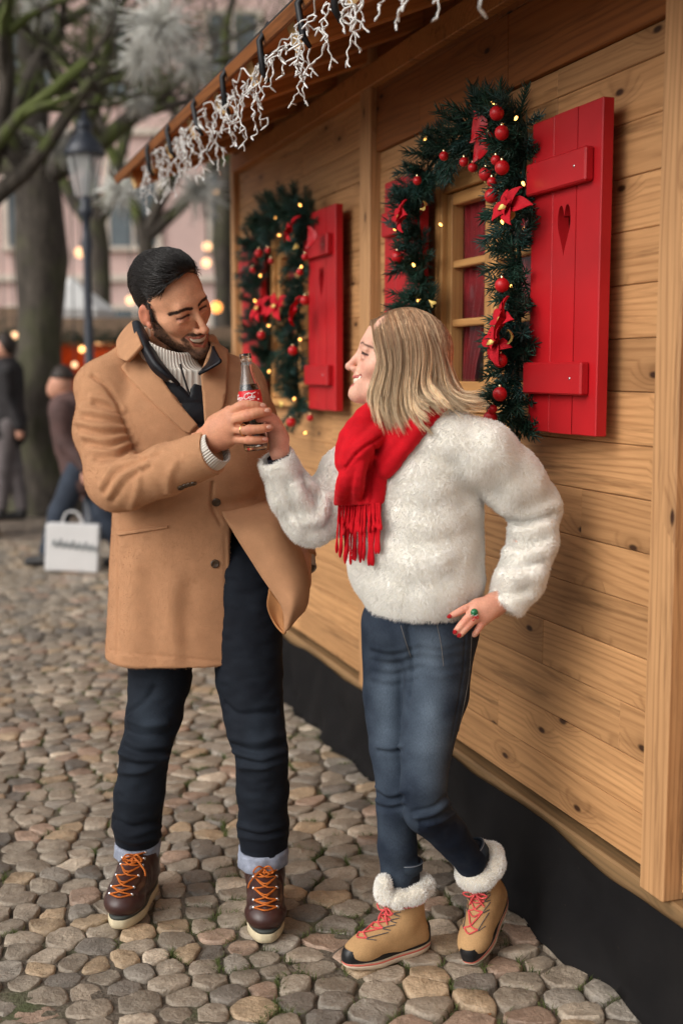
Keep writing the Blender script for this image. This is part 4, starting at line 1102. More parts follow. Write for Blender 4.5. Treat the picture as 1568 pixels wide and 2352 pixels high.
    D -= .0008 * np.exp(-(pl(V, [(.020, -.090, -.0135), (.034, -.088, -.0175), (.047, -.078, -.012)]) / .002) ** 2)
    slit = [(.018, -.0905, -.0030), (.026, -.0945, .0002), (.034, -.0945, .0006), (.042, -.0895, -.0018), (.047, -.083, -.0045)]
    D -= .0016 * np.exp(-(plf(V, slit) / .0018) ** 2)
    V = V + N * D[:, None]
    sk = np.array(lin(222, 167, 133) if male else lin(226, 178, 156)); C = np.tile(sk, (len(V), 1))
    red = np.array(lin(198, 120, 90) if male else lin(222, 150, 134))
    C = mixc(C, .55 * np.exp(-(pl(V, [(.040, -.072, -.032), (.046, -.06, -.036)]) / .018) ** 2), red)
    C = mixc(C, .6 * np.exp(-(np.linalg.norm(V - np.array(tip), axis=1) / .014) ** 2), red)
    C = mixc(C, .6 * smooth01(.066 * w, .076 * w, np.abs(V[:, 0])) * ((V[:, 2] > -.05) & (V[:, 2] < .03) & (V[:, 1] > -.02)), lin(205, 120, 100))
    nz = noise3(V, 340, 2) * .5 + .5; nz2 = noise3(V, 90, 4) * .5 + .5
    lipc = lin(168, 92, 78) if male else lin(190, 96, 96)
    ul = plf(V, up, False); ll = plf(V, lw, False)
    C = mixc(C, .9 * (1 - smooth01(.0026, .0048, np.minimum(ul, ll))), lipc)
    inm = (plf(V, ctr, False) < .0085) & (ul > .0034) & (ll > .0040) & (V[:, 1] > -.0985 + (0 if male else .0045) + .026 * (V[:, 0] / .033) ** 2 + .0035)
    C = mixc(C, inm.astype(float), (.12, .02, .02))
    if male:
        jaw = [(.074, .000, .012), (.072, -.004, -.020), (.064, -.014, -.058), (.046, -.042, -.096), (.018, -.084, -.122), (0, -.093, -.125)]
        b = 1 - smooth01(.016, .034, pl(V, jaw))
        b = np.maximum(b, 1 - smooth01(.004, .009, plf(V, [(.035, -.080, -.070), (.027, -.090, -.0605), (.010, -.106, -.0600), (0, -.107, -.0600)]) * .80))
        b = np.maximum(b, .9 * (1 - smooth01(.004, .012, pl(V, [(0, -.097, -.098), (0, -.093, -.110)], False))))
        b = np.maximum(b, .85 * (1 - smooth01(.006, .016, pl(V, [(.033, -.078, -.072), (.030, -.078, -.098)]))))
        b = np.maximum(b, .75 * smooth01(-.098, -.118, V[:, 2]) * (V[:, 1] < .0) * (V[:, 2] > -.15))
        b *= (np.abs(V[:, 0]) < .0765) * (1 - .9 * np.exp(-(((V[:, 1] - .016) / .018) ** 2 + ((V[:, 2] + .012) / .032) ** 2)))
        b *= (1 - (1 - smooth01(.0030, .0055, np.minimum(ul, ll))))
        C = mixc(C, np.clip(b * (.74 + .22 * nz) * (.94 + .12 * nz2), 0, .86), lin(40, 27, 22))
    br = [(.012, -.095, .0155), (.026, -.0955, .0205), (.042, -.088, .0205), (.057, -.070, .0105)] if male else [(.015, -.094, .0205), (.027, -.0945, .0230), (.040, -.0885, .0220), (.053, -.076, .0150)]
    bw = .0052 if male else .0030
    C = mixc(C, np.clip((1 - smooth01(bw * .45, bw * 1.25, plf(V, br))) * (.75 + .5 * nz), 0, .95), lin(34, 23, 19) if male else lin(110, 82, 68))
    ds = plf(V, slit)
    C = mixc(C, .97 * (1 - smooth01(.0020, .0042, ds)), lin(22, 14, 12)); C = mixc(C, (.30 if male else .10) * (1 - smooth01(.002, .011, plf(V, slit))), lin(120, 66, 54))
    C = mixc(C, .55 * (1 - smooth01(.0015, .0055, plf(V, [(.022, -.09, -.0085), (.034, -.09, -.0105), (.047, -.081, -.0085)]))), lin(176, 112, 88) if male else lin(212, 150, 130))  # shading painted along the lower lid to subdue its highlight
    # teeth: an arched row with gaps
    t = np.linspace(-1, 1, 61); x = .0275 * t; y = -.1000 + (0 if male else .0045) + .0125 * t ** 2; zt = -.0640 + mz + .005 * t ** 2; zb = zt - .0160 + .0050 * t ** 2
    g = .0009 * (np.abs(np.sin(t * math.pi * 4.0)) < .18)
    top = np.stack([x, y + g, zt], 1); mid = np.stack([x, y - .0012 + g, (zt + zb) / 2], 1); bot = np.stack([x, y + g, zb], 1); bk = np.stack([x, y + .004, zb], 1)
    tv = np.concatenate([top, mid, bot, bk]); n = 61; q = np.arange(n - 1)
    tf = np.concatenate([np.stack([r_ * n + q, r_ * n + q + 1, r_ * n + n + q + 1, r_ * n + n + q], 1) for r_ in range(3)])
    fib = None
    if male: fib = (np.clip(b, 0, 1), 1 - smooth01(bw * .5, bw * 1.15, plf(V, br)))
    return V, Q, C, (tv, tf), fib
def rigid(V, M):
    M = np.array(M); return V @ M[:3, :3].T + M[:3, 3]
def head_matrix(pos, yaw, pitch, roll):
    return Matrix.Translation(Vector(pos)) @ Matrix.Rotation(yaw, 4, 'Z') @ Matrix.Rotation(pitch, 4, 'X') @ Matrix.Rotation(roll, 4, 'Y')
def ellipse_px(cx, cy, a, b, ang, n=14):
    t = np.arange(n) / n * 2 * np.pi; c, s = math.cos(ang), math.sin(ang)
    return [(cx + a * math.cos(u) * c - b * math.sin(u) * s, cy + a * math.cos(u) * s + b * math.sin(u) * c) for u in t]
def sheet(ctrl, nu, nv, th=0.006, back=(0, 1, 0)):
    """smooth sheet through a grid of control points (rows x cols x 3), with thickness"""
    Cg = np.asarray(ctrl, float); A = np.stack([spline(r_, nv) for r_ in Cg]); B = np.stack([spline(A[:, j], nu) for j in range(nv)], 1)
    du = np.gradient(B, axis=0); dv = np.gradient(B, axis=1); Nn = np.cross(du, dv); Nn /= np.linalg.norm(Nn, axis=2, keepdims=True) + 1e-12
    if (Nn[..., 1].mean()) > 0: Nn = -Nn; flip = True
    else: flip = False
    V = np.concatenate([(B + Nn * th / 2).reshape(-1, 3), (B - Nn * th / 2).reshape(-1, 3)]); n = nu * nv
    i, j = np.meshgrid(np.arange(nu - 1), np.arange(nv - 1), indexing='ij'); q = (i * nv + j).ravel()
    F = np.stack([q, q + nv, q + nv + 1, q + 1], 1)
    if flip: F = F[:, ::-1]
    ring = np.concatenate([np.arange(nv), np.arange(1, nu) * nv + nv - 1, (nu - 1) * nv + np.arange(nv - 2, -1, -1), np.arange(nu - 2, 0, -1) * nv])
    r2 = np.roll(ring, -1); Sd = np.stack([ring, r2, r2 + n, ring + n], 1)
    if flip: Sd = Sd[:, ::-1]
    return V, np.concatenate([F, F[:, ::-1] + n, Sd])
# ================================================================== THE MAN
def cloth_mat(name, col, rough=.85, weave=900, var=.10, sheen=.35, bump=.25, fuzz=None, sc=25):
    if name in MATS: return MATS[name]
    k = NB(name); v = k.coord(); n = k.noise(v, weave, 3, .7); m = k.noise(v, sc, 4); g = k.noise(v, 4, 3)
    c = k.ramp(m, [(0.25, tuple(x * (1 - var) for x in col)), (0.75, tuple(x * (1 + var) for x in col))])
    c = k.mix(1.0, c, k.ramp(n, [(0.3, (0.86, 0.86, 0.86)), (0.7, (1.1, 1.1, 1.1))]), 'MULTIPLY')
    k.base(c); k.set(Roughness=rough); k.b.inputs['Specular IOR Level'].default_value = .2
    k.b.inputs['Sheen Weight'].default_value = sheen; k.b.inputs['Sheen Roughness'].default_value = .45
    k.b.inputs['Sheen Tint'].default_value = tuple(min(1, x * 1.6 + .08) for x in col) + (1,)
    k.bump(n, bump, .002); MATS[name] = k.m; return k.m
def denim_mat(name, dark, light, attr='col'):
    if name in MATS: return MATS[name]
    k = NB(name); v = k.coord(); a = k.t.nodes.new('ShaderNodeVertexColor'); a.layer_name = attr
    n = k.noise(k.mapping(v, (1, 1, .25)), 600, 3, .7); m = k.noise(v, 14, 4)
    f = k.math('ADD', k.math('MULTIPLY', a.outputs[0], .8), k.math('MULTIPLY', k.math('SUBTRACT', m, .5), .35))
    c = k.ramp(f, [(0.0, dark), (1.0, light)])
    c = k.mix(1.0, c, k.ramp(n, [(0.3, (0.72, 0.74, 0.76)), (0.7, (1.25, 1.25, 1.25))]), 'MULTIPLY')
    k.base(c); k.set(Roughness=.85); k.b.inputs['Specular IOR Level'].default_value = .2; k.bump(n, .3, .0015)
    MATS[name] = k.m; return k.m
def z6(*pts): return [((350 + x * .574) * .6125, (2450 + y * .574) * .6125) for x, y in pts]
def z1(*pts): return [((250 + x * .6378) * .6125, (880 + y * .6378) * .6125) for x, y in pts]
def z3(*pts): return [((720 + x * .2551) * .6125, (1300 + y * .2551) * .6125) for x, y in pts]
def zc(*pts): return [((250 + x * .6378) * .6125, (1250 + y * .6378) * .6125) for x, y in pts]     # the coat close-up
MAN = empty('person', (-.38, 3.24, 0), label='man in camel coat, dark jeans and brown boots holding the bottle', cat='person')
CAMEL = cloth_mat('camel_wool', lin(186, 138, 102), .9, 700, .10, .35, .45)
CAMELD = cloth_mat('camel_wool_inside', lin(178, 124, 80), .9, 700, .07, .2, .3)
# ---- jeans
JEANS_M = denim_mat('dark_denim', (0.005, 0.0065, 0.011), (0.045, 0.062, 0.085))
def man_jeans():
    f = Field((-.75, 2.9, .1), (-.02, 3.5, 1.05), .0045)
    Lg = [(370, 1400, 3.27), (368, 1560, 3.26), (354, 1641, 3.23), (333, 1729, 3.20), (321, 1817, 3.215), (315, 1887, 3.24), (317, 1938, 3.265)]
    Rg = [(565, 1330, 3.22), (573, 1553, 3.17), (588, 1676, 3.13), (600, 1729, 3.11), (603, 1817, 3.13), (605, 1895, 3.155), (605, 1950, 3.165)]
    f.chain([W(*p) for p in Lg], [.10, .084, .076, .067, .067, .067, .058], .012)
    f.chain([W(*p) for p in Rg], [.10, .089, .074, .067, .068, .067, .061], .012)
    f.add(ell(W(470, 1330, 3.26), (.165, .11, .14)), .05)
    V, Q = f.net(); N = normals_of(V, Q); t = bvh(V, Q)
    L = []
    A = lambda path, w, h: L.append((z6(*path), w, h))
    for p in ([(235, 430), (340, 470), (480, 455)], [(215, 560), (320, 610), (505, 600)], [(180, 645), (300, 690), (480, 680)], [(170, 770), (320, 765), (470, 690)], [(150, 1130), (250, 1185), (440, 1125)], [(160, 1190), (280, 1225), (430, 1190)]): A(p, .011, .0075)
    for p in ([(200, 500), (330, 540), (520, 520)], [(190, 610), (310, 655), (490, 645)], [(165, 715), (310, 730), (480, 705)], [(140, 1090), (260, 1140), (450, 1090)], [(225, 390), (320, 330), (400, 230)]): A(p, .010, -.0065)
    for p in ([(900, 555), (1050, 580), (1240, 530)], [(920, 640), (1080, 690), (1255, 650)], [(925, 735), (1080, 745), (1260, 700)], [(960, 1185), (1100, 1210), (1250, 1180)], [(950, 1130), (1100, 1165), (1260, 1120)]): A(p, .011, .0075)
    for p in ([(905, 600), (1060, 640), (1250, 590)], [(930, 690), (1080, 720), (1260, 675)], [(950, 1155), (1100, 1190), (1260, 1150)], [(860, 330), (950, 400), (1200, 380)]): A(p, .009, -.008)
    V = crease(V, N, t, L); V = V + N * (noise3(V, 16, 3) * .0035 + noise3(V * np.array([1, 1, 2.2]), 30, 4) * .0022)[:, None]
    me = mesh_np('jeans', V, Q)
    x, y = PROJ(V); nz = noise3(V, 22, 8) * .5 + .5
    fade = .10 + .45 * np.exp(-(((x - 345) / 42) ** 2 + ((y - 1690) / 55) ** 2)) + .28 * np.exp(-(((x - 345) / 34) ** 2 + ((y - 1610) / 60) ** 2)) + .3 * np.exp(-(((x - 600) / 40) ** 2 + ((y - 1690) / 60) ** 2)) + .18 * np.exp(-(((x - 310) / 40) ** 2 + ((y - 1790) / 60) ** 2)) + .12 * np.exp(-(((x - 600) / 50) ** 2 + ((y - 1800) / 80) ** 2))
    fade = np.clip(fade * (.6 + .8 * nz), 0, 1); vcol(me, np.repeat(fade[:, None], 3, 1))
    j = obj('jeans', me, JEANS_M, MAN)
    # rolled cuffs, each a thick turned-up band
    CUF = cloth_mat('cuff_denim', lin(146, 152, 168), .9, 420, .30, .15, .7, sc=45)
    for c0, c1, r0, nm in ((W(315, 1934, 3.255), W(313, 1965, 3.255), .060, 1), (W(603, 1946, 3.165), W(602, 1985, 3.165), .064, 2)):
        a = np.linspace(0, 2 * np.pi, 48, endpoint=False); prof = [(.92, .0), (1.03, .004), (1.06, .25), (1.04, .6), (1.05, .92), (.98, 1.0), (.9, .96), (.9, .2)]
        V = []
        for s_, t_ in prof:
            c = c0 + (c1 - c0) * t_; wob = 1 + .035 * np.sin(3 * a + nm) + .02 * np.sin(7 * a + t_ * 3) + .012 * np.sin(13 * a + 5 * t_)
            V.append(np.stack([c[0] + r0 * s_ * wob * np.cos(a), c[1] + r0 * 1.05 * s_ * wob * np.sin(a), c[2] + .003 * np.sin(2 * a + nm) + 0 * a], 1))
        V = np.concatenate(V); m = len(prof); i = np.arange(m)[:, None] * 48; i2 = ((np.arange(m) + 1) % m)[:, None] * 48; k = np.arange(48)[None]; k2 = (k + 1) % 48
        F = np.stack([i + k, i2 + k, i2 + k2, i + k2], -1).reshape(-1, 4)
        obj('cuff', mesh_np('cuff', V, F), CUF, j)
man_jeans()
# ---- boots
def footprint(n, L, toe, heel, wf, wh, waist=.86):
    """outline of a sole, toe at -Y"""
    t = np.linspace(0, 2 * np.pi, n, endpoint=False); y = np.cos(t); x = np.sin(t)
    yy = np.where(y < 0, y * toe, y * heel)
    s = (yy + toe) / (toe + heel)
    wid = np.interp(s, [0, .12, .3, .55, .8, 1], [wf * .80, wf * .95, wf, (wf + wh) / 2 * waist, wh, wh * .9])
    xx = np.sign(x) * np.abs(x) ** .62 * wid
    return np.stack([xx, np.sign(yy) * np.abs(yy), 0 * xx], 1)
def extrude_outline(O, levels):
    """levels: (z, scale, dz_toe) stacked copies of an outline, capped"""
    n = len(O); V = []
    for z, s, lift in levels:
        P = O.copy(); P[:, :2] *= s; P[:, 2] = z + lift * smooth01(-.09, -.22, P[:, 1]); V.append(P)
    V = np.concatenate(V + [V[0].mean(0)[None], V[-1].mean(0)[None]]); m = len(levels); k = np.arange(n); k2 = (k + 1) % n
    F = np.concatenate([np.stack([r_ * n + k, r_ * n + k2, r_ * n + n + k2, r_ * n + n + k], 1) for r_ in range(m - 1)])[:, ::-1]
    T3 = np.concatenate([np.stack([np.full(n, m * n), k, k2], 1), np.stack([np.full(n, m * n + 1), (m - 1) * n + k2, (m - 1) * n + k], 1)])
    return V, F, T3
LEATH = None
def leather(name, col, rough=.38, coat=.15):
    if name in MATS: return MATS[name]
    k = NB(name); v = k.coord(); n = k.noise(v, 120, 4); m = k.noise(v, 12, 3)
    c = k.ramp(m, [(0.3, tuple(x * .75 for x in col)), (0.75, tuple(x * 1.3 for x in col))]); k.base(c)
    k.l(k.ramp(n, [(0.3, (rough * .8,) * 3), (0.8, (rough * 1.35,) * 3)]), k.b.inputs['Roughness']); k.b.inputs['Coat Weight'].default_value = coat; k.b.inputs['Coat Roughness'].default_value = .3
    k.bump(n, .2, .0012); MATS[name] = k.m; return k.m
def man_boot(pos, yaw, tag, bow):
    M = T(pos[0], pos[1], 0.012) @ Matrix.Rotation(yaw, 4, 'Z')
    f = Field((-.075, -.25, .02), (.075, .11, .235), .0028)
    f.add(loft([(.06, 0, .012, .046, .062, 0), (.12, 0, .012, .046, .056, 0), (.17, 0, .006, .047, .052, 0), (.208, 0, .006, .049, .053, 0)], 2.2), .01)
    f.add(cone((0, -.01, .105), (0, -.14, .070), .050, .044), .03); f.add(ell((0, -.150, .060), (.054, .066, .040)), .02); f.add(ell((0, .038, .06), (.043, .052, .05)), .02)
    f.add(ell((0, -.04, .055), (.046, .10, .035)), .02)
    P = f.ax[2][None, None]; f.f = np.maximum(f.f, (.034 - P).astype(np.float32))
    V, Q = f.net(); N = normals_of(V, Q)
    moc = np.array([(.040, -.075, .100), (.046, -.12, .086), (.040, -.168, .079), (.0, -.188, .078), (-.040, -.168, .079), (-.046, -.12, .086), (-.040, -.075, .100)])
    # project the seam to the surface height by horizontal distance
    d = seg_dist(V * np.array([1, 1, .35]), moc * np.array([1, 1, .35])); up = V[:, 2] > .06
    D = np.where(up, .0030 * np.exp(-(d / .0034) ** 2) - .0020 * np.exp(-((d - .008) / .003) ** 2), 0)
    vm = (V[:, 1] < -.03) & (V[:, 1] > -.12) & (V[:, 2] > .07)
    D += np.where(vm, .0018 * np.sin(V[:, 1] * 190) * np.exp(-((V[:, 1] + .07) / .03) ** 2), 0)
    V = V + N * D[:, None]
    root = obj('boot', mesh_np('upper', V, Q), leather('oxblood_leather', (0.046, 0.016, 0.013)), MAN, WM[MAN.name].inverted() @ M)
    tr = bvh(V, Q)
    O = footprint(48, .3, .218, .096, .056, .045)
    I = Matrix.Identity(4)
    V2, F2, T2 = extrude_outline(O, [(0.0, .955, .004), (.004, .985, .004), (.012, 1.0, .004), (.024, 1.0, .004), (.027, .99, .004)])
    obj('sole', mesh_np('sole', V2, F2, T2), plain('crepe_sole', lin(206, 192, 160), .75, .12, 40, .3, 200), root, I)
    V2, F2, T2 = extrude_outline(O, [(.0272, .985, .004), (.033, .992, .004), (.0365, .97, .004)])
    obj('welt', mesh_np('welt', V2, F2, T2), plain('welt_dark', (.04, .045, .04), .6), root, I)
    LACE = plain('orange_lace', lin(186, 98, 30), .7, .2, 80); HOOK = plain('hook_metal', (.55, .55, .56), .25, .1, metal=1.0)
    def on(x, y):            # a point on the front of the shaft / tongue: ray from the toe side, downwards
        o = Vector((x, y - .25, .115 + .25 * .95 + (y + .06) * 0)); 
        h = tr.ray_cast(Vector((x, -.35, 0.0)) + Vector((0, 0, y)), Vector((0, 1, 0)))
        return np.array(h[0]) + np.array([0, -.004, 0.001]) if h[0] is not None else np.array((x, -.06, y))
    rows = [.088, .100, .112, .124, .136, .148]
    for i, z in enumerate(rows):
        for s in (-1, 1):
            p = on(s * .030, z)
            obj('eyelet', lathe_me([(0, .002), (.0045, .002), (.005, 0), (.003, -.002)], 8), HOOK, root, T(*p) @ Matrix.Rotation(R(75), 4, 'X'))
        a, b = on(-.030, z), on(.030, z)
        obj('lace', tube_me(spline([a, on(0, z) + np.array([0, -.003, 0]), b], 8), .0024, 5), LACE, root, I)
        if i + 1 < len(rows):
            for s in (-1, 1):
                obj('lace', tube_me(spline([on(s * .030, z), on(0, z + .0095) + np.array([0, -.0045 - .001 * s, 0]), on(-s * .030, rows[i + 1])], 8), .0024, 5), LACE, root, I)
    k = on(bow * .004, .146) + np.array([0, -.008, 0])
    for s, ln in ((-1, .028), (1, .026)):
        obj('lace_bow', tube_me(spline([k, k + np.array([s * .014, -.012, .010]), k + np.array([s * ln, -.010, -.006]), k + np.array([s * .014, -.008, -.012]), k], 16), .0024, 5), LACE, root, I)
    ends = ((-.006 * bow, .078), (.036 * bow, .040))
    for dx, ln in ends:
        obj('lace_end', tube_me(spline([k, k + np.array([dx * .5, -.012, -.25 * ln]), k + np.array([dx, -.014 - .35 * ln * .6, -.7 * ln]), k + np.array([dx * 1.15, -.012 - .5 * ln, -ln])], 12), .0024, 5), LACE, root, I)
b1 = G(300, 2132); b2 = G(614, 2178)
man_boot((-.560, 3.250), R(-6), 1, 1)
man_boot((-.207, 3.172), R(4), 2, -1)
# ---- coat
def poly_sdf(x, y, poly):
    """signed distance (frame units) to a polygon, negative inside"""
    d = np.full(x.shape, 1e9, np.float32); c = np.zeros(x.shape, bool); n = len(poly)
    for i in range(n):
        x1, y1 = poly[i]; x2, y2 = poly[(i + 1) % n]; ex, ey = x2 - x1, y2 - y1
        t = np.clip(((x - x1) * ex + (y - y1) * ey) / (ex * ex + ey * ey + 1e-9), 0, 1)
        d = np.minimum(d, np.hypot(x - x1 - t * ex, y - y1 - t * ey))
        if y1 != y2: c ^= ((y1 > y) != (y2 > y)) & (x < (x2 - x1) * (y - y1) / (y2 - y1) + x1)
    return np.where(c, -d, d)
def man_coat():
    f = Field((-.90, 2.74, .64), (.0, 3.62, 1.60), .005)
    yw = .22
    f.add(loft([(.700, -.402, 3.262, .236, .170, yw), (.9, -.402, 3.262, .226, .156, yw), (1.08, -.402, 3.262, .210, .145, yw), (1.22, -.402, 3.262, .212, .144, yw), (1.34, -.405, 3.262, .222, .142, yw), (1.42, -.408, 3.262, .206, .122, yw), (1.475, -.41, 3.262, .150, .098, yw), (1.52, -.412, 3.262, .098, .088, yw), (1.56, -.412, 3.262, .075, .08, yw)], 2.25), .01)
    # near sleeve, bent across the body
    A = [W(238, 893, 3.21), W(236, 990, 3.16), W(262, 1104, 3.08), W(284, 1116, 3.045)]
    f.chain(A, [.068, .070, .067, .064], .03)
    B = [W(275, 1118, 3.045), W(380, 1078, 2.975), W(486, 1040, 2.925)]
    f.chain(B, [.066, .062, .055], .02)
    f.add(ell(W(246, 890, 3.22), (.070, .078, .052)), .035)
    # far sleeve, hand in the trouser pocket
    Cc = [W(545, 890, 3.34), W(574, 960, 3.38), W(618, 1090, 3.42), W(690, 1285, 3.31)]
    f.chain(Cc, [.066, .064, .060, .046], .03)
    f.add(ell(W(540, 882, 3.33), (.062, .075, .05)), .04)
    f.add(cone(W(318, 815, 3.25), W(232, 882, 3.225), .050, .050), .04); f.add(cone(W(452, 832, 3.29), W(545, 872, 3.33), .048, .048), .04)
    P = f.P(); x, y = PROJ(P)
    s = .00112
    # sleeve ends cut square
    axis = nrm(W(486, 1040, 2.925) - W(380, 1078, 2.975)); f.f = np.where((P - W(488, 1030, 2.925)) @ axis > -.004, np.maximum(f.f, ((P - W(484, 1040, 2.925)) @ axis).astype(np.float32)), f.f) if False else f.f
    d = ((P - W(489, 1038, 2.925)) @ axis).astype(np.float32)
    near = np.linalg.norm(P - W(495, 1035, 2.92), axis=-1) < .10
    f.f = np.where(near & (P[..., 1] < 3.03), np.maximum(f.f, d), f.f)
    ax2 = nrm(W(690, 1285, 3.31) - W(618, 1090, 3.42)); d2 = ((P - W(691, 1288, 3.31)) @ ax2).astype(np.float32)
    f.f = np.where(np.linalg.norm(P - W(692, 1300, 3.3), axis=-1) < .085, np.maximum(f.f, d2), f.f)
    # front opening: the V at the chest
    f0 = f.f.copy()
    V_open = z1((395, 500), (520, 790), (640, 960), (740, 1100), (830, 1180), (845, 1120), (822, 960), (805, 800), (850, 640), (760, 560), (600, 470))
    po = poly_sdf(x, y, V_open) * s
    chest = (P[..., 1] < 3.25) & (P[..., 2] > 1.15) & (np.linalg.norm(P - W(380, 1078, 2.975), axis=-1) > .12)
    cut = np.maximum(po, -.30 + 0 * po)
    f.f = np.where(chest, np.maximum(f.f, -cut.astype(np.float32)), f.f)
    # below the buttons the near panel ends at a straight front edge
    lo_open = [(526, 1185), (527, 1620), (1000, 1620), (1000, 1300), (640, 1250), (560, 1205)]
    pl_ = poly_sdf(x, y, lo_open) * s
    f.f = np.where((P[..., 1] < 3.30) & (P[..., 2] < 1.12) & (np.linalg.norm(P - W(690, 1285, 3.31), axis=-1) > .13), np.maximum(f.f, -pl_.astype(np.float32)), f.f)
    # hollow skirt below the waist
    inner = loft([(.60, -.402, 3.262, .224, .158, yw), (.9, -.402, 3.262, .214, .144, yw), (1.02, -.402, 3.262, .190, .125, yw), (1.06, -.402, 3.262, .10, .07, yw)], 2.25)
    f.sub(inner, .004)
    V, Q = f.net(); N = normals_of(V, Q); t = bvh(V, Q)
    L = []
    def A_(path, w, h): L.append((zc(*path), w, h))
    # upper sleeve folds
    for p in ([(60, 520), (170, 545), (330, 560)], [(90, 600), (230, 625), (370, 600)], [(150, 690), (260, 690), (385, 640)], [(150, 375), (250, 400), (330, 450)], [(190, 790), (300, 760), (410, 690)], [(90, 450), (200, 470), (320, 500)]): A_(p, .010, .0062)
    for p in ([(70, 555), (200, 585), (360, 580)], [(110, 640), (240, 660), (380, 620)], [(170, 735), (290, 720), (410, 665)], [(170, 410), (260, 440), (330, 480)], [(100, 490), (220, 505), (330, 525)]): A_(p, .009, -.0078)
    # elbow and forearm folds
    for p in ([(200, 900), (260, 800), (420, 730)], [(240, 960), (330, 830), (470, 760)], [(380, 1030), (420, 900), (430, 790)], [(560, 980), (560, 860), (520, 760)], [(640, 760), (600, 850), (600, 930)]): A_(p, .010, .006)
    for p in ([(215, 930), (290, 815), (440, 745)], [(265, 990), (370, 850), (480, 790)], [(470, 1010), (490, 880), (470, 780)], [(410, 720), (460, 735), (540, 700)]): A_(p, .009, -.006)
    # seam between sleeve and chest
    A_([(150, 250), (240, 320), (330, 480), (410, 690)], .006, -.010)
    # far front panel pull lines, back skirt folds
    for p in ([(870, 1010), (980, 1000), (1130, 960)], [(880, 1050), (1000, 1090), (1180, 1080)]): A_(p, .014, -.006)
    for p in ([(640, 1480), (625, 1650), (650, 1900)], [(400, 1350), (380, 1600), (370, 1880)]): A_(p, .026, .005)
    for p in ([(720, 1500), (700, 1700), (700, 1930)], [(500, 1400), (500, 1600), (520, 1920)], [(330, 1060), (500, 1070), (800, 960)]): A_(p, .026, -.005)
    A_([(858, 880), (853, 960), (862, 1030), (905, 1120)], .004, -.006); A_([(300, 1190), (298, 1500), (295, 1880)], .0045, -.004); A_([(320, 1060), (315, 1120), (302, 1180)], .0045, -.003)
    A_([(240, 1858), (420, 1885), (640, 1905), (940, 1935)], .004, -.002); A_([(928, 1200), (938, 1500), (945, 1960)], .004, -.002)
    V = crease(V, N, t, L)
    V = V + N * (noise3(V, 7, 5) * .0035 + noise3(V, 18, 6) * .0014)[:, None]
    coat = obj('coat', mesh_np('coat', V, Q), CAMEL, MAN); t = bvh(V, Q)
    V2, Fs = fur(V, Q, 90000, .0034, (0, 0, -.6), .00026, 31, .5); obj('wool_nap', mesh_np('nap', V2, *Fs), plain('camel_nap', lin(202, 156, 118), .9, .1), coat, kind='stuff')
    # seams, hem stitching
    def seam(name, path, w, h): pass
    # lapels and collar, cut on the closed front
    V0, Q0 = surface_nets(f0, f.lo, f.h); t0 = bvh(V0, Q0)
    lap = z1((322, 785), (400, 700), (440, 655), (470, 690), (560, 850), (650, 985), (770, 1120), (730, 1165), (700, 1165), (600, 1075), (470, 950), (370, 850))
    obj('lapel', patch(t0, lap, .002, .008, 6.0), CAMEL, coat)
    lap2 = z1((850, 640), (900, 665), (938, 692), (940, 800), (932, 960), (900, 1080), (850, 1160), (812, 1120), (800, 960), (788, 815), (815, 740))
    obj('lapel', patch(t0, lap2, .002, .008, 6.0), CAMEL, coat)
    def zr(*pts): return [W(*z1((a_, b_))[0], Y_) for a_, b_, Y_ in pts]
    V_, F_ = sheet([zr((392, 512, 3.262), (412, 560, 3.205), (432, 615, 3.155), (446, 655, 3.128)),
                    zr((345, 560, 3.265), (362, 620, 3.190), (392, 672, 3.140), (412, 695, 3.122)),
                    zr((305, 625, 3.255), (318, 680, 3.185), (352, 718, 3.138), (380, 728, 3.120)),
                    zr((306, 690, 3.235), (312, 716, 3.180), (335, 738, 3.138), (362, 746, 3.122))], 22, 22, .010)
    obj('collar', mesh_np('collar', V_, F_), CAMEL, coat)
    # pocket welts
    obj('pocket', patch(t, zc((302, 1172), (440, 1148), (598, 1130), (598, 1146), (450, 1168), (308, 1190)), .0005, .005, 4.0), CAMEL, coat)
    obj('pocket', patch(t, zc((1135, 1022), (1180, 1010), (1200, 1012), (1200, 1026), (1140, 1036)), .0005, .004, 4.0), CAMEL, coat)
    # buttons
    HORN = plain('horn_button', (0.06, 0.035, 0.018), .3, .5, 120, coat=.4)
    def button(px, r=.0115):
        q, n = cast(t, *px)
        if q is None: return
        Mt = Matrix.Translation(Vector(q + n * .001)) @ Vector(n).to_track_quat('Z', 'Y').to_matrix().to_4x4()
        b = obj('button', lathe_me([(0, .002), (r * .6, .002), (r * .8, .0036), (r, .0025), (r, 0), (r * .9, -.002)], 18), HORN, coat); b.matrix_parent_inverse = WM[coat.name].inverted() @ Mt; WM[b.name] = Mt
    for p in zc((880, 992), (872, 1355)): button(p)
    for p in zc((672, 905), (697, 893), (720, 886), (745, 880)): button(p, .0085)
    # buttonhole of the swept-back panel: on the flap
    cufm = plain('knit_dark', (.02, .02, .025), .9)
    # swept-back front panel
    def onc(x_, y_, dy, Yd):
        q = cast(t, x_, y_)[0]; return W(x_, y_, (q[1] if q is not None and abs(q[1] - Yd) < .12 else Yd) + dy)
    cA = [onc(500, 1130, .04, 3.10), onc(552, 1120, .04, 3.10), onc(600, 1100, .04, 3.16), onc(630, 1075, .04, 3.32)]
    cB = [onc(508, 1172, .008, 3.09), onc(560, 1164, .008, 3.09), onc(610, 1148, .01, 3.14), onc(640, 1130, .02, 3.31)]
    cB2 = [W(*p) for p in ((536, 1222, 3.082), (592, 1212, 3.072), (640, 1200, 3.112), (662, 1190, 3.25))]
    cC = [W(*p) for p in ((578, 1288, 3.07), (630, 1280, 3.048), (672, 1272, 3.085), (692, 1268, 3.17))]
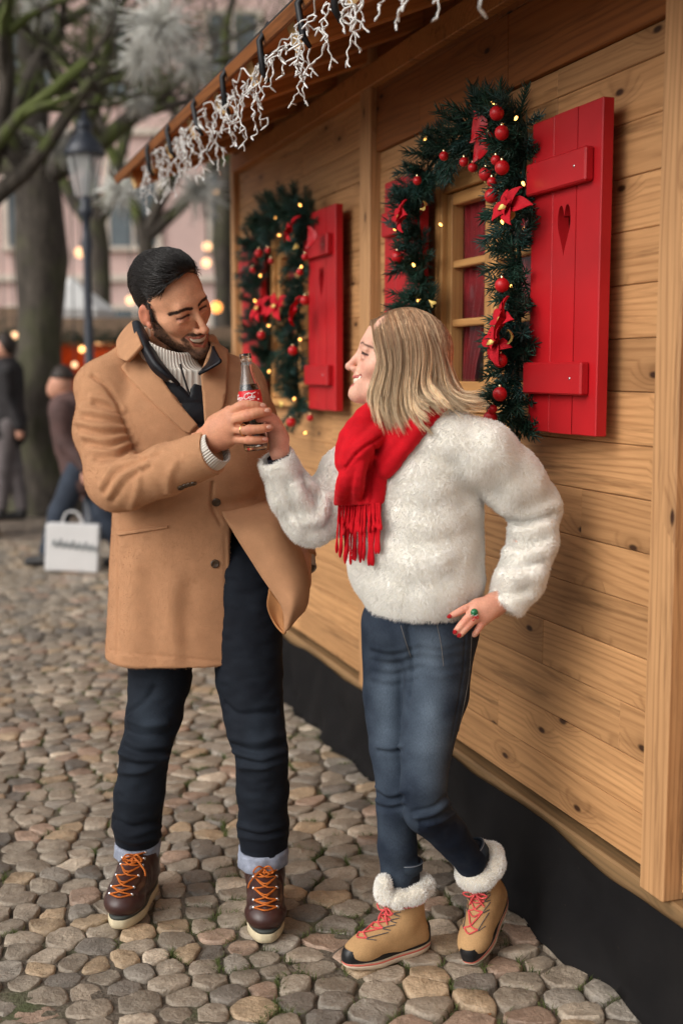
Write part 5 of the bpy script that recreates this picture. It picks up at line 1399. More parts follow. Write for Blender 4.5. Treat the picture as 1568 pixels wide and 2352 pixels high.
    cD = [W(*p) for p in ((622, 1352, 3.07), (662, 1340, 3.042), (694, 1330, 3.075), (708, 1330, 3.16))]
    cE = [W(*p) for p in ((650, 1398, 3.07), (674, 1390, 3.04), (696, 1385, 3.08), (706, 1378, 3.16))]
    cF = [W(*p) for p in ((655, 1452, 3.085), (664, 1440, 3.08), (680, 1420, 3.11), (698, 1402, 3.16))]
    V, F = sheet([cA, cB, cB2, cC, cD, cE, cF], 46, 22, .007); V = V + noise3(V, 14, 2)[:, None] * np.array([0, .004, .002])
    obj('front_panel', mesh_np('flap', V, F), CAMEL, coat)
    iA = [W(*p) for p in ((618, 1350, 3.072), (640, 1380, 3.085), (652, 1402, 3.082))]
    iB = [W(*p) for p in ((613, 1392, 3.10), (636, 1410, 3.115), (652, 1422, 3.095))]
    iC = [W(*p) for p in ((628, 1428, 3.11), (642, 1440, 3.115), (654, 1440, 3.09))]
    iD = [W(*p) for p in ((650, 1456, 3.095), (653, 1456, 3.095), (656, 1454, 3.092))]
    V, F = sheet([iA, iB, iC, iD], 18, 12, .005); obj('panel_facing', mesh_np('facing', V, F), CAMELD, coat)
    return coat, t
def W_list(pts, Y): return [W(x, y, Y) for x, y in pts]
COAT, COAT_T = man_coat()
def knit_mat(name, col, freq=260.0, axis='radial'):
    if name in MATS: return MATS[name]
    k = NB(name); v = k.coord('UV') if False else k.coord(); a = k.t.nodes.new('ShaderNodeVertexColor'); a.layer_name = 'rib'
    w = k.math('SINE', k.math('MULTIPLY', a.outputs[0], freq)); n = k.noise(v, 500, 3)
    h_ = k.math('ADD', k.math('MULTIPLY', w, .5), k.math('MULTIPLY', n, .3))
    c = k.ramp(h_, [(0.0, tuple(x * .74 for x in col)), (0.5, col)]); k.base(c); k.set(Roughness=.95); k.bump(h_, .7, .003); MATS[name] = k.m; return k.m
KNIT = knit_mat('oatmeal_knit', lin(222, 214, 202))
def rib_attr(me, val):
    vcol(me, np.repeat(np.asarray(val)[:, None], 3, 1), 'rib')
def man_layers():
    # quilted vest under the coat and the zip-neck sweater inside it
    f = Field((-.66, 3.02, 1.0), (-.16, 3.42, 1.62), .004)
    yw = .22
    f.add(loft([(1.13, -.402, 3.262, .17, .122, yw), (1.22, -.402, 3.262, .18, .126, yw), (1.34, -.405, 3.262, .185, .130, yw), (1.42, -.415, 3.252, .145, .110, yw), (1.48, -.42, 3.238, .100, .090, yw), (1.53, -.42, 3.225, .085, .085, yw)], 2.2), .01)
    P = f.P(); x, y = PROJ(P)
    vo = poly_sdf(x, y, z1((420, 480), (520, 760), (600, 800), (660, 880), (726, 960), (738, 900), (745, 800), (800, 760), (700, 480))) * .00112
    f.f = np.where(P[..., 1] < 3.24, np.maximum(f.f, -vo.astype(np.float32)), f.f)
    f.f = np.where(P[..., 1] < 3.26, np.maximum(f.f, (P[..., 2] - 1.452 + .45 * (P[..., 0] + .412)).astype(np.float32)), f.f)
    V, Q = f.net(); N = normals_of(V, Q)
    V = V + N * (.0045 * np.abs(np.sin((V[:, 2] - 1.0) * math.pi / .055)) ** .6 + noise3(V, 26, 3) * .003)[:, None]
    NAVY = plain('navy_nylon', (0.0055, 0.0065, 0.010), .48, .3, 30, .3, 90, spec=.35)
    vest = obj('quilted_vest', mesh_np('vest', V, Q), NAVY, MAN)
    # standing collar of the vest: two folded strips
    A = [W(*p) for p in ((305, 742, 3.245), (322, 800, 3.165), (352, 862, 3.11), (372, 900, 3.095))]
    def strip(rows, nu, nv, th): 
        V, F = sheet(rows, nu, nv, th); V = V + noise3(V, 30, 7)[:, None] * np.array([.001, .003, .001]); return mesh_np('strip', V, F)
    rowsL = [[W(*p) for p in r_] for r_ in (
        [z1((392, 520))[0] + (3.25,), z1((414, 512))[0] + (3.235,), z1((440, 535))[0] + (3.225,)],
        [z1((408, 600))[0] + (3.18,), z1((450, 605))[0] + (3.165,), z1((486, 632))[0] + (3.172,)],
        [z1((455, 700))[0] + (3.135,), z1((492, 705))[0] + (3.12,), z1((538, 738))[0] + (3.135,)],
        [z1((505, 792))[0] + (3.115,), z1((545, 785))[0] + (3.10,), z1((602, 812))[0] + (3.115,)],
        [z1((590, 860))[0] + (3.115,), z1((620, 850))[0] + (3.105,), z1((662, 888))[0] + (3.115,)])]
    obj('collar', strip(rowsL, 26, 12, .010), NAVY, vest)
    rowsR = [[W(*z1((a_, b_))[0], Y_) for a_, b_, Y_ in r_] for r_ in (
        [(842, 648, 3.23), (852, 650, 3.21), (862, 660, 3.19)],
        [(842, 706, 3.205), (866, 704, 3.17), (890, 714, 3.135)],
        [(820, 768, 3.175), (862, 758, 3.135), (907, 744, 3.112)],
        [(775, 822, 3.135), (818, 800, 3.118), (850, 782, 3.112)])]
    obj('collar', strip(rowsR, 22, 14, .007), NAVY, vest)
    # sweater
    f = Field((-.60, 3.02, 1.15), (-.22, 3.42, 1.62), .0035)
    f.add(loft([(1.15, -.402, 3.258, .14, .105, yw), (1.34, -.405, 3.258, .14, .112, yw), (1.42, -.41, 3.245, .112, .100, yw), (1.47, -.412, 3.23, .09, .088, yw)], 2.2), .01)
    c0, c1 = W(402, 885, 3.225), W(372, 772, 3.222)
    f.add(cone(c0, c1, .076, .072), .03)
    pa, pb, pd = W(320, 750, 3.22), W(424, 830, 3.13), W(452, 805, 3.22); axn = nrm(np.cross(pb - pa, pd - pa)); axn = axn * np.sign(axn[2])
    P = f.P(); d = ((P - pa) @ axn).astype(np.float32); f.f = np.maximum(f.f, d)
    f.sub(cone(W(388, 840, 3.222), W(365, 730, 3.222), .064, .062), .004)
    V, Q = f.net(); V = relax(V, Q, 1)
    me = mesh_np('sweater', V, Q); c = W(385, 830, 3.2); rib_attr(me, np.arctan2(V[:, 1] - c[1], V[:, 0] - c[0]) / 6.2832 + .5)
    sw = obj('sweater', me, KNIT, MAN)
    # the open zip of the sweater
    zp = [W(x_, y_, 3.105) for x_, y_ in z1((668, 760), (690, 840), (722, 940))]
    obj('zip', tube_me(spline(zp, 12), .0028, 5), plain('zip_dark', (.03, .028, .03), .4, metal=.6), sw)
    # cuffs: at the near wrist and at the pocket
    for a, b, ra, rb, nm in ((W(476, 1045, 2.93), W(501, 1026, 2.915), .046, .043, 0), (W(688, 1278, 3.315), W(700, 1312, 3.29), .039, .035, 1)):
        ax = nrm(b - a); u = nrm(np.cross(ax, (0, 0, 1))); v = np.cross(ax, u); th_ = np.linspace(0, 2 * np.pi, 240, endpoint=False)
        Vs = []
        for s_, r_ in ((-.1, ra * .9), (0, ra), (.35, ra * 1.02), (.7, rb * 1.02), (.96, rb), (1.0, rb * .95), (.9, rb * .88)):
            rr = r_ * (1 + .013 * np.sin(th_ * 44))
            Vs.append(a + (b - a) * s_ + rr[:, None] * (np.cos(th_)[:, None] * u + np.sin(th_)[:, None] * v))
        V = np.concatenate(Vs); m = len(Vs); i = np.arange(m - 1)[:, None] * 240; k = np.arange(240)[None]; k2 = (k + 1) % 240
        F = np.stack([i + k, i + k2, i + 240 + k2, i + 240 + k], -1).reshape(-1, 4)
        me = mesh_np('cuff', V, F); rib_attr(me, np.tile(th_ / 6.2832, m) * 1.0); obj('cuff', me, KNIT, sw)
man_layers()
# ---- head, hands and the body under the clothes: one mesh
MH = head_matrix(W(396, 694, 3.20), R(47), R(17), R(-26))
def man_hand_field():
    f = Field(W(455, 1060, 2.96) - np.array([.02, .12, .05]), W(640, 900, 2.90) + np.array([.02, .10, .03]), .0016)
    Z = lambda x, y, Y: W(*z3((x, y))[0], Y)
    wr = Z(215, 1400, 2.955)
    Kn = [Z(545, 985, 2.905), Z(585, 1085, 2.893), Z(600, 1215, 2.893), Z(600, 1345, 2.905)]
    for kx, rr in zip(Kn, (.0165, .017, .016, .0145)): f.add(cone(wr + (kx - wr) * .15, kx, .025, rr), .02)
    f.add(cone(Z(30, 1440, 3.0), wr, .028, .030, flat=((0, 1, 0), 1.15)), .02)
    f.add(ell(Z(430, 1230, 2.925), (.040, .024, .042)), .02)
    fing = [([(545, 985, 2.905), (735, 868, 2.878), (900, 862, 2.878), (1045, 880, 2.893)], [.0140, .0118, .0105, .0088]),
            ([(585, 1085, 2.893), (800, 1018, 2.868), (980, 975, 2.868), (1118, 952, 2.882)], [.0145, .0125, .0110, .0092]),
            ([(600, 1215, 2.893), (815, 1222, 2.868), (1000, 1210, 2.868), (1140, 1188, 2.882)], [.0138, .0118, .0105, .0088]),
            ([(600, 1345, 2.905), (810, 1368, 2.876), (960, 1375, 2.874), (1075, 1370, 2.886)], [.0125, .0105, .0095, .0080])]
    for pts, rad in fing:
        P = spline([Z(*p) for p in pts], 9); r_ = np.interp(np.linspace(0, 1, 9), np.linspace(0, 1, 4), rad)
        r_[3] *= 1.06; r_[6] *= 1.03
        g = f.like()
        g.chain(list(P), list(r_), .002); f.f = smin(f.f, g.f, .0045)
    # thumb passes behind the bottle
    g = f.like(); g.chain([Z(330, 1120, 2.95), Z(560, 960, 2.985), Z(760, 930, 2.995), Z(930, 960, 2.99)], [.020, .0155, .0125, .0105], .004); f.f = smin(f.f, g.f, .01)
    for a, b in ((0, 1), (1, 2), (2, 3)): f.sub(cone((Kn[a] + Kn[b]) / 2 + np.array([.012, -.017, 0]), (Kn[a] + Kn[b]) / 2 + np.array([.03, -.02, 0]), .004, .006), .008)
    V, Q = f.net(); V = relax(V, Q, 1, .4); N = normals_of(V, Q); t = bvh(V, Q)
    L = []
    for c in ((800, 1018), (815, 1222), (810, 1368), (735, 868)):
        for dx in (-14, 2, 18): L.append((z3((c[0] + dx, c[1] - 40), (c[0] + dx + 5, c[1] + 35)), .0016, -.0007))
    for c in ((985, 975), (1003, 1208), (960, 1375)):
        L.append((z3((c[0], c[1] - 35), (c[0] + 3, c[1] + 35)), .0014, -.0006))
    for k_ in Kn:
        pass
    V = crease(V, N, t, L)
    C = np.tile(np.array(lin(208, 150, 118)), (len(V), 1)); x, y = PROJ(V)
    for c, w_ in (((815, 1018), 60), ((830, 1222), 60), ((820, 1368), 50), ((745, 868), 60), ((1110, 952), 70), ((1130, 1188), 60), ((1070, 1370), 60), ((1040, 880), 60)):
        cx, cy = z3(c)[0]; C = mixc(C, .5 * np.exp(-(((x - cx) ** 2 + (y - cy) ** 2) / (w_ * .156) ** 2)), lin(208, 128, 104))
    C = mixc(C, .25 * (noise3(V, 60, 5) * .5 + .5), lin(204, 132, 108))
    return V, Q, C, t
def smin(a, b, k):
    h = np.maximum(k - np.abs(a - b), 0) / k; return np.minimum(a, b) - h * h * k * .25
NAIL = plain('nail', lin(232, 186, 168), .25, .05, coat=.3)
def man_body():
    V, Q, C, (tv_, tf), fib = head_mesh(True); Vl = V; V = rigid(V, MH)
    Vh, Qh, Ch, th_ = man_hand_field()
    f = Field((-.72, 2.85, .2), (-.05, 3.5, 1.52), .012)
    f.add(cone(W(400, 1000, 3.26), W(400, 1280, 3.26), .13, .12), .05); f.add(cone(W(392, 880, 3.27), W(400, 980, 3.27), .045, .10), .05)
    f.chain([W(270, 900, 3.24), W(250, 1100, 3.07), W(380, 1078, 2.975), W(470, 1045, 2.945)], [.05, .042, .036, .028], .02)
    f.chain([W(535, 900, 3.33), W(618, 1100, 3.42), W(690, 1270, 3.31), W(690, 1340, 3.2)], [.05, .042, .03, .03], .02)
    f.chain([W(380, 1320, 3.26), W(333, 1729, 3.20), W(317, 1950, 3.255)], [.055, .035, .03], .03); f.chain([W(550, 1320, 3.22), W(600, 1729, 3.11), W(605, 1960, 3.165)], [.055, .035, .03], .03)
    Vb, Qb = f.net(); Cb = np.tile(np.array(lin(214, 160, 130)), (len(Vb), 1))
    Va, Qa = join_np([(V, Q), (Vh, Qh), (Vb, Qb)])
    me = mesh_np('body', Va, Qa); vcol(me, np.concatenate([C, Ch, Cb])); body = obj('body', me, SKIN, MAN)
    obj('teeth', mesh_np('teeth', rigid(tv_, MH), tf), plain('teeth', lin(236, 226, 206), .3, .03), body)
    Nl = normals_of(Vl, Q); r_ = np.random.default_rng(21); P_, L_ = [], []
    for wgt, n_, ln, base in ((fib[0], 4200, .0042, (0, -.25, -1.0)), (fib[1], 300, .0046, None)):
        pr = wgt ** 1.5; ids = r_.choice(len(Vl), n_, p=pr / pr.sum()); p0 = Vl[ids] + r_.normal(0, .0007, (n_, 3)); nn = Nl[ids]
        d_ = np.tile(np.array(base), (n_, 1)) if base is not None else np.stack([np.sign(p0[:, 0]), np.full(n_, .25), .35 - 9 * (np.abs(p0[:, 0]) - .012)], 1)
        d_ = d_ + r_.normal(0, .25, (n_, 3)); d_ -= nn * np.einsum('ij,ij->i', d_, nn)[:, None]; d_ /= np.linalg.norm(d_, axis=1, keepdims=True); d_ = d_ + nn * .35
        ll = ln * (.6 + .7 * r_.random((n_, 1))); P_.append(np.stack([p0 - nn * .0004, p0 + d_ * ll * .55, p0 + d_ * ll - nn * ll * .1], 1))
    P_ = np.concatenate(P_); Vf, Ff = tubes(rigid(P_.reshape(-1, 3), MH).reshape(P_.shape), np.array([.00032, .00030, .0001]), 3, False)
    obj('beard', mesh_np('beard', Vf, *Ff), plain('beard_hair', (.016, .010, .008), .5), body, kind='stuff')
    for c, a_ in (((1040, 862), .15), ((1102, 940), -.05), ((1132, 1183), -.1), ((1070, 1355), 0)):
        cx, cy = z3(c)[0]; obj('nail', patch(th_, ellipse_px(cx, cy, 5.6, 4.4, a_, 16), .0002, .0011, 2.2), NAIL, body)
    # wedding ring
    Z = lambda x, y, Y: W(*z3((x, y))[0], Y)
    ca = Z(758, 1222, 2.874); ax = nrm(Z(815, 1222, 2.868) - Z(600, 1215, 2.893)); u = nrm(np.cross(ax, (0, 1, 0))); v = np.cross(ax, u); a = np.linspace(0, 2 * np.pi, 40)
    ring = ca + .0131 * (np.cos(a)[:, None] * u + np.sin(a)[:, None] * v)
    V2, Fs = tubes(ring[None], .0016, 6, False)
    rg = obj('finger_ring', mesh_np('ring', V2, *Fs), plain('gold', (.83, .58, .25), .22, .05, metal=1.0), None, None, label='plain gold ring on the ring finger of the hand around the bottle', cat='ring')
    return body
MAN_BODY = man_body()
# ---- his hair
def man_hair():
    f = Field((-.115, -.13, -.10), (.115, .15, .17), .0025)
    f.add(ell((0, .020, .038), (.0805, .1035, .0945)), .01); f.add(ell((-.005, -.030, .090), (.058, .058, .034)), .03)
    f.sub(ell((0, -.122, .022), (.086, .094, .092)), .010); f.sub(ell((0, -.108, .016), (.13, .088, .082)), .012); f.sub(ell((0, -.06, -.075), (.12, .075, .070)), .02)
    f.sub(rbox((0, .02, -.125), (.13, .16, .075), None, .02), .02)
    for s in (-1, 1):
        f.sub(ell((s * .085, .018, -.012), (.03, .024, .036)), .008); f.add(cone((s * .073, -.012, .025), (s * .0735, -.006, -.018), .006, .004, flat=((1, 0, 0), 1.6)), .008)
    V, Q = f.net(); V = relax(V, Q, 1); N = normals_of(V, Q)
    HAIRM = NB('black_hair'); HAIRM.base((.013, .0095, .008)); HAIRM.set(Roughness=.34); HAIRM.b.inputs['Specular IOR Level'].default_value = .55; HM = HAIRM.m
    me = mesh_np('cap', rigid(V, MH), Q); hair = obj('hair', me, HM, MAN)
    out = (N @ np.array([0, -.1, .3]) > -.75) & (np.linalg.norm((V - np.array([0, .016, .034])) / np.array([.077, .098, .088]), axis=1) > 1.0)
    ids = rng.choice(np.argwhere(out)[:, 0], 8500); P0 = V[ids]; N0 = N[ids]
    # combed from the brow up and back, the sides down and back
    side = np.abs(P0[:, 0]) / .08; top = smooth01(.035, .085, P0[:, 2])
    Dr = np.stack([-.25 * top + .1 * P0[:, 0] / .08, .9 + 0 * side, .25 * (P0[:, 1] < -.01) - .75 * (1 - top) * (P0[:, 1] > -.012) - .3 * (P0[:, 1] > .05)], 1) + rng.normal(0, .09, (len(ids), 3)) + (noise3(P0, 38, 3) * .42)[:, None] * np.array([1, .2, .5])
    Dr -= N0 * np.einsum('ij,ij->i', Dr, N0)[:, None]; Dr /= np.linalg.norm(Dr, axis=1, keepdims=True) + 1e-9
    Ln = (.012 + .034 * top) * (.7 + .6 * rng.random(len(ids)))
    tt = np.linspace(0, 1, 7); cen = np.array([0, .018, .034]); rad = np.array([.08, .102, .094])
    Pth = P0[:, None] + Dr[:, None] * (Ln[:, None] * tt)[..., None]
    q = (Pth - cen) / rad; l0 = np.linalg.norm(q[:, :1], axis=2, keepdims=True); nr_ = np.linalg.norm(q, axis=2, keepdims=True)
    lift = 1 + ((.012 + .05 * top * rng.random(len(ids)))[:, None] * np.sin(tt * 2.7)[None])[..., None] + .012 * (noise3(P0, 60, 9)[:, None, None] + .4)
    Pth = cen + q / nr_ * l0 * lift * rad
    okp = ~((Pth[:, -1, 1] < -.055) & (Pth[:, -1, 2] < .088)) & (Pth[:, -1, 1] > Pth[:, 0, 1] - .004); Pth = Pth[okp]
    V2, Fs = tubes(rigid(Pth.reshape(-1, 3), MH).reshape(Pth.shape), np.array([.0006, .0007, .0007, .00065, .0005, .0003, .0001]), 3)
    obj('strands', mesh_np('strands', V2, *Fs), HM, hair, kind='stuff')
man_hair()
# ================================================================== THE WOMAN
def z7(*pts): return [((1200 + x * .574) * .6125, (2600 + y * .574) * .6125) for x, y in pts]
def zh(*pts): return [(765.6 + .2344 * x, 704.4 + .2344 * y) for x, y in pts]
def zs(*pts): return [(735 + .1953 * x, 888 + .1953 * y) for x, y in pts]
def zp(*pts): return [(980 + .1406 * x, 1347.5 + .1406 * y) for x, y in pts]
tl = G(1092, 2222)
BOOT_L = T(tl[0], tl[1] + .02, .016) @ Matrix.Rotation(R(-28), 4, 'Z') @ Matrix.Rotation(R(-5), 4, 'Y') @ Matrix.Rotation(R(22), 4, 'X') @ Matrix.Scale(.9, 4) @ T(0, .150, 0)
BOOT_R = T(.152, 2.915, .014) @ Matrix.Rotation(R(-58), 4, 'Z') @ Matrix.Scale(.9, 4)
AL = np.array(BOOT_L @ Vector((0, .012, .20))); AL2 = np.array(BOOT_L @ Vector((0, .012, .12))); AR = np.array(BOOT_R @ Vector((0, .014, .20))); AR2 = np.array(BOOT_R @ Vector((0, .014, .1)))
print('ANK', PROJ(AL), AL, PROJ(AR), AR)
WOMAN = empty('person', (.19, 2.93, 0), label='blonde woman in white fleece jacket and red scarf laughing', cat='person')
# ---- jeans and socks
def woman_jeans():
    f = Field((-.05, 2.66, .12), (.50, 3.22, 1.0), .0042)
    Rg = [(905, 1440, 3.00), (893, 1592, 2.975), (898, 1715, 2.945), (911, 1803, 2.92), (910, 1853, 2.915), (912, 1944, 2.925), (914, 2014, 2.925)]
    Lg = [(1012, 1440, 2.93), (1000, 1592, 2.90), (978, 1715, 2.865), (972, 1803, 2.84), (978, 1862, 2.845), (1028, 1912, 2.885), (1078, 1979, 2.93)]
    f.chain([W(*p) for p in Rg] + [AR + np.array([0, 0, .045])], [.082, .066, .054, .050, .050, .048, .041, .036], .01)
    f.chain([W(*p) for p in Lg] + [AL + np.array([-.012, -.01, .022])], [.088, .078, .062, .055, .055, .046, .038, .036], .01)
    f.add(ell(W(965, 1430, 2.955), (.128, .115, .10)), .05)
    V, Q = f.net(); N = normals_of(V, Q); t = bvh(V, Q); L = []
    A = lambda path, w, h: L.append((z7(*path), w, h))
    for p in ([(380, 350), (460, 360), (530, 345)], [(370, 610), (450, 660), (540, 640)], [(370, 700), (450, 725), (550, 710)], [(640, 800), (740, 770), (830, 700)], [(700, 860), (800, 830), (880, 780)], [(620, 810), (720, 800), (840, 720)]): A(p, .007, .0055)
    for p in ([(375, 375), (460, 385), (530, 370)], [(370, 650), (450, 695), (540, 675)], [(370, 740), (450, 755), (550, 735)], [(600, 780), (740, 745), (830, 660)], [(660, 840), (780, 805), (870, 750)]): A(p, .006, -.006)
    for yy in (1480, 1500, 1525, 1550): L.append(([(850, yy + 6), (900, yy + 14), (955, yy)], .007, .0018)); L.append(([(960, yy - 4), (1010, yy + 4), (1080, yy - 12)], .007, .0016)); L.append(([(855, yy + 18), (900, yy + 25), (955, yy + 12)], .006, -.0015))
    L.append(([(936, 1440), (944, 1520), (938, 1600)], .008, -.010)); L.append(([(1068, 1450), (1062, 1560), (1035, 1700)], .003, -.002))
    V = crease(V, N, t, L); V = V + N * (noise3(V, 18, 13) * .002)[:, None]
    me = mesh_np('jeans', V, Q); x, y = PROJ(V); nz = noise3(V, 24, 8) * .5 + .5
    fade = .12 + .55 * np.exp(-(((x - 985) / 34) ** 2 + ((y - 1680) / 130) ** 2)) + .42 * np.exp(-(((x - 890) / 26) ** 2 + ((y - 1640) / 120) ** 2)) + .3 * np.exp(-(((x - 985) / 40) ** 2 + ((y - 1500) / 60) ** 2)) + .12 * np.exp(-(((x - 905) / 30) ** 2 + ((y - 1960) / 70) ** 2)) - .2 * smooth01(1860, 1920, y) * (x > 960)
    vcol(me, np.repeat(np.clip(fade * (.65 + .7 * nz), 0, 1)[:, None], 3, 1))
    jm = denim_mat('blue_denim', (0.007, 0.012, 0.024), (0.18, 0.235, 0.30))
    j = obj('jeans', me, jm, WOMAN); t = bvh(V, Q)
    hem = denim_mat('hem_denim', (0.012, 0.018, 0.03), (0.09, 0.12, 0.15))
    st = plain('jean_stitch', lin(128, 130, 138), .8)
    for a, b, r0 in ((AR + np.array([0, 0, .062]), AR + np.array([0, 0, .038]), .0385), (AL + np.array([-.026, -.012, .040]), AL + np.array([-.010, -.008, .016]), .039)):
        ax = nrm(b - a); u = nrm(np.cross(ax, (0, 1, .1))); v = np.cross(ax, u); th = np.linspace(0, 2 * np.pi, 40, endpoint=False); Vs = []
        prof = ((0, .97), (.05, 1.03), (.5, 1.04), (.95, 1.03), (1.0, .97), (.95, .90), (.1, .90))
        for s_, k_ in prof: Vs.append(a + (b - a) * s_ + r0 * k_ * (np.cos(th)[:, None] * u + np.sin(th)[:, None] * v))
        V2 = np.concatenate(Vs); m = len(prof); i = np.arange(m)[:, None] * 40; i2 = ((np.arange(m) + 1) % m)[:, None] * 40; k = np.arange(40)[None]; k2 = (k + 1) % 40
        F = np.stack([i + k, i + k2, i2 + k2, i2 + k], -1).reshape(-1, 4); me = mesh_np('hem', V2, F); vcol(me, np.full((len(V2), 3), .3)); obj('hem', me, hem, j)
        ring = a + (b - a) * .12 + r0 * 1.045 * (np.cos(th)[:, None] * u + np.sin(th)[:, None] * v); V3, Fs = tubes(np.vstack([ring, ring[:1]])[None], .0011, 4, False); obj('stitching', mesh_np('st', V3, *Fs), st, j)
    # side seam and fly stitches on the surface
    def stitch(path, off=.0006, r=.0007):
        P = [cast(t, x_, y_) for x_, y_ in spline(path, 26)]; P = [q + n * off for q, n in P if q is not None]
        if len(P) > 3: obj('stitching', tube_me(np.array(P), r, 4), plain('seam_thread', lin(120, 116, 112), .8), j)
    stitch([(1083, 1450), (1075, 1560), (1052, 1680)]); stitch([(920, 1436), (930, 1470), (943, 1510)]); stitch([(1002, 1430), (1012, 1480), (1018, 1530)])
    sock = plain('navy_sock', (0.008, 0.009, 0.014), .9, .2, 80, .4, 300)
    for a, b in ((AR + np.array([0, 0, .05]), AR2), (AL + np.array([-.015, -.01, .025]), AL2)):
        obj('sock', tube_me(np.array([a, (a + b) / 2, b]), np.array([.033, .032, .034]), 16), sock, WOMAN)
woman_jeans()
# ---- fleece jacket
def fleece_mat():
    k = NB('cream_fleece'); v = k.coord(); n = k.noise(v, 60, 5, .7); m = k.noise(v, 9, 3)
    c = k.ramp(n, [(0.25, lin(232, 226, 212)), (0.7, lin(252, 249, 242))]); k.base(c); k.set(Roughness=.95); k.b.inputs['Specular IOR Level'].default_value = .1
    k.b.inputs['Subsurface Weight'].default_value = .25; k.b.inputs['Subsurface Radius'].default_value = (.012, .011, .009); k.b.inputs['Subsurface Scale'].default_value = .6
    k.b.inputs['Sheen Weight'].default_value = .3; k.bump(n, .6, .006); return k.m
FLEECE = fleece_mat()
kf = NB('fleece_pile'); kf.base(lin(255, 253, 248)); kf.set(Roughness=.9); kf.b.inputs['Specular IOR Level'].default_value = .1; FPILE = kf.m
def woman_jacket():
    f = Field((-.24, 2.60, .82), (.62, 3.26, 1.50), .005); yw = R(-50)
    f.add(loft([(.882, .192, 2.955, .138, .114, yw), (.908, .190, 2.955, .152, .126, yw), (.955, .182, 2.957, .172, .138, yw), (1.03, .176, 2.96, .176, .142, yw), (1.12, .176, 2.962, .173, .139, yw), (1.22, .183, 2.965, .170, .132, yw), (1.30, .19, 2.968, .161, .115, yw), (1.355, .196, 2.97, .135, .098, yw), (1.40, .20, 2.972, .085, .078, yw), (1.43, .20, 2.972, .06, .06, yw)], 2.15), .02)
    Lp = [(1045, 1010, 2.86), (1105, 1036, 2.855), (1178, 1105, 2.89), (1226, 1165, 2.925)]
    f.chain([W(*p) for p in Lp], [.068, .071, .067, .060], .03)
    Lq = [(1226, 1165, 2.925), (1226, 1240, 2.895), (1196, 1330, 2.86), (1168, 1382, 2.845)]
    f.chain([W(*p) for p in Lq], [.060, .054, .052, .045], .02)
    Rp = [(835, 1060, 3.06), (770, 1150, 3.03), (712, 1192, 3.00)]
    f.chain([W(*p) for p in Rp], [.074, .069, .063], .03)
    Rq = [(712, 1192, 3.00), (672, 1130, 2.975), (636, 1052, 2.945)]
    f.chain([W(*p) for p in Rq], [.060, .055, .044], .02)
    # puffs where the sleeve bunches
    f.add(ell(W(775, 1075, 3.04), (.04, .05, .045)), .03); f.add(ell(W(742, 1120, 3.01), (.03, .04, .035)), .02)
    P = f.P()
    ax = nrm(W(636, 1052, 2.945) - W(672, 1130, 2.975)); ax = nrm(ax + np.array([-.10, -.25, .1])); c = W(632, 1046, 2.945)
    d = ((P - c) @ ax).astype(np.float32); near = np.linalg.norm(P - c, axis=-1) < .10
    f.f = np.where(near, np.maximum(f.f, d), f.f)
    f.sub(cone(W(645, 1075, 2.952), W(620, 1015, 2.938), .034, .037), .006)
    ax2 = nrm(W(1168, 1382, 2.845) - W(1196, 1330, 2.86)); c2 = W(1160, 1396, 2.842); d = ((P - c2) @ ax2).astype(np.float32)
    f.f = np.where(np.linalg.norm(P - c2, axis=-1) < .075, np.maximum(f.f, d), f.f)
    V, Q = f.net(); N = normals_of(V, Q); t = bvh(V, Q); L = []
    def J(path, w, h): L.append(([((900 + x * .7972) * .6125, (1120 + y * .7972) * .6125) for x, y in path], w, h))
    # chest, waist and sleeve folds drawn from the photograph
    for p in ([(700, 700), (850, 660), (1000, 700)], [(760, 1030), (900, 1080), (1100, 1010)], [(680, 1180), (820, 1250), (1000, 1190)], [(1040, 700), (1130, 800), (1170, 960)], [(1180, 640), (1260, 780), (1280, 900)]): J(p, .030, .004)
    for p in ([(700, 960), (820, 1010), (1000, 960), (1120, 900)], [(700, 1120), (800, 1160), (960, 1120)], [(640, 1300), (800, 1360), (1000, 1300)], [(1000, 760), (1090, 880), (1180, 980)], [(1080, 640), (1170, 760), (1220, 900)], [(1040, 1000), (1120, 1100), (1100, 1250)]): J(p, .028, -.006)
    for p in ([(1225, 1050), (1320, 1090), (1450, 1060)], [(1215, 1170), (1310, 1200), (1430, 1180)], [(1190, 1290), (1290, 1310), (1400, 1290)], [(1240, 980), (1340, 1010), (1480, 960)]): J(p, .015, .009)
    for p in ([(1220, 1110), (1320, 1150), (1440, 1120)], [(1200, 1230), (1300, 1260), (1420, 1230)], [(1160, 1350), (1260, 1385), (1340, 1370)], [(1240, 1015), (1330, 1050), (1460, 1010)]): J(p, .012, -.011)
    for p in ([(210, 790), (260, 880), (330, 960)], [(270, 1060), (370, 1030), (420, 930)], [(330, 870), (380, 900), (400, 990)]): J(p, .016, .009)
    for p in ([(225, 860), (240, 960), (300, 1060)], [(330, 1090), (400, 1060), (430, 960)], [(300, 800), (310, 880), (350, 940)], [(130, 860), (190, 980), (240, 1080)]): J(p, .014, -.010)
    V = crease(V, N, t, L); N = normals_of(V, Q)
    V = V + N * (noise3(V, 9, 5) * .006 + noise3(V, 30, 6) * .003)[:, None]
    jk = obj('fleece_jacket', mesh_np('jacket', V, Q), FLEECE, WOMAN)
    V2, Fs = fur(V, Q, 170000, .0072, (-.15, 0, -1), .00042, 5, .55, keep=lambda P, Nn: ~((np.linalg.norm(P - W(625, 1020, 2.94), axis=1) < .035)))
    obj('pile', mesh_np('pile', V2, *Fs), FPILE, jk, kind='stuff')
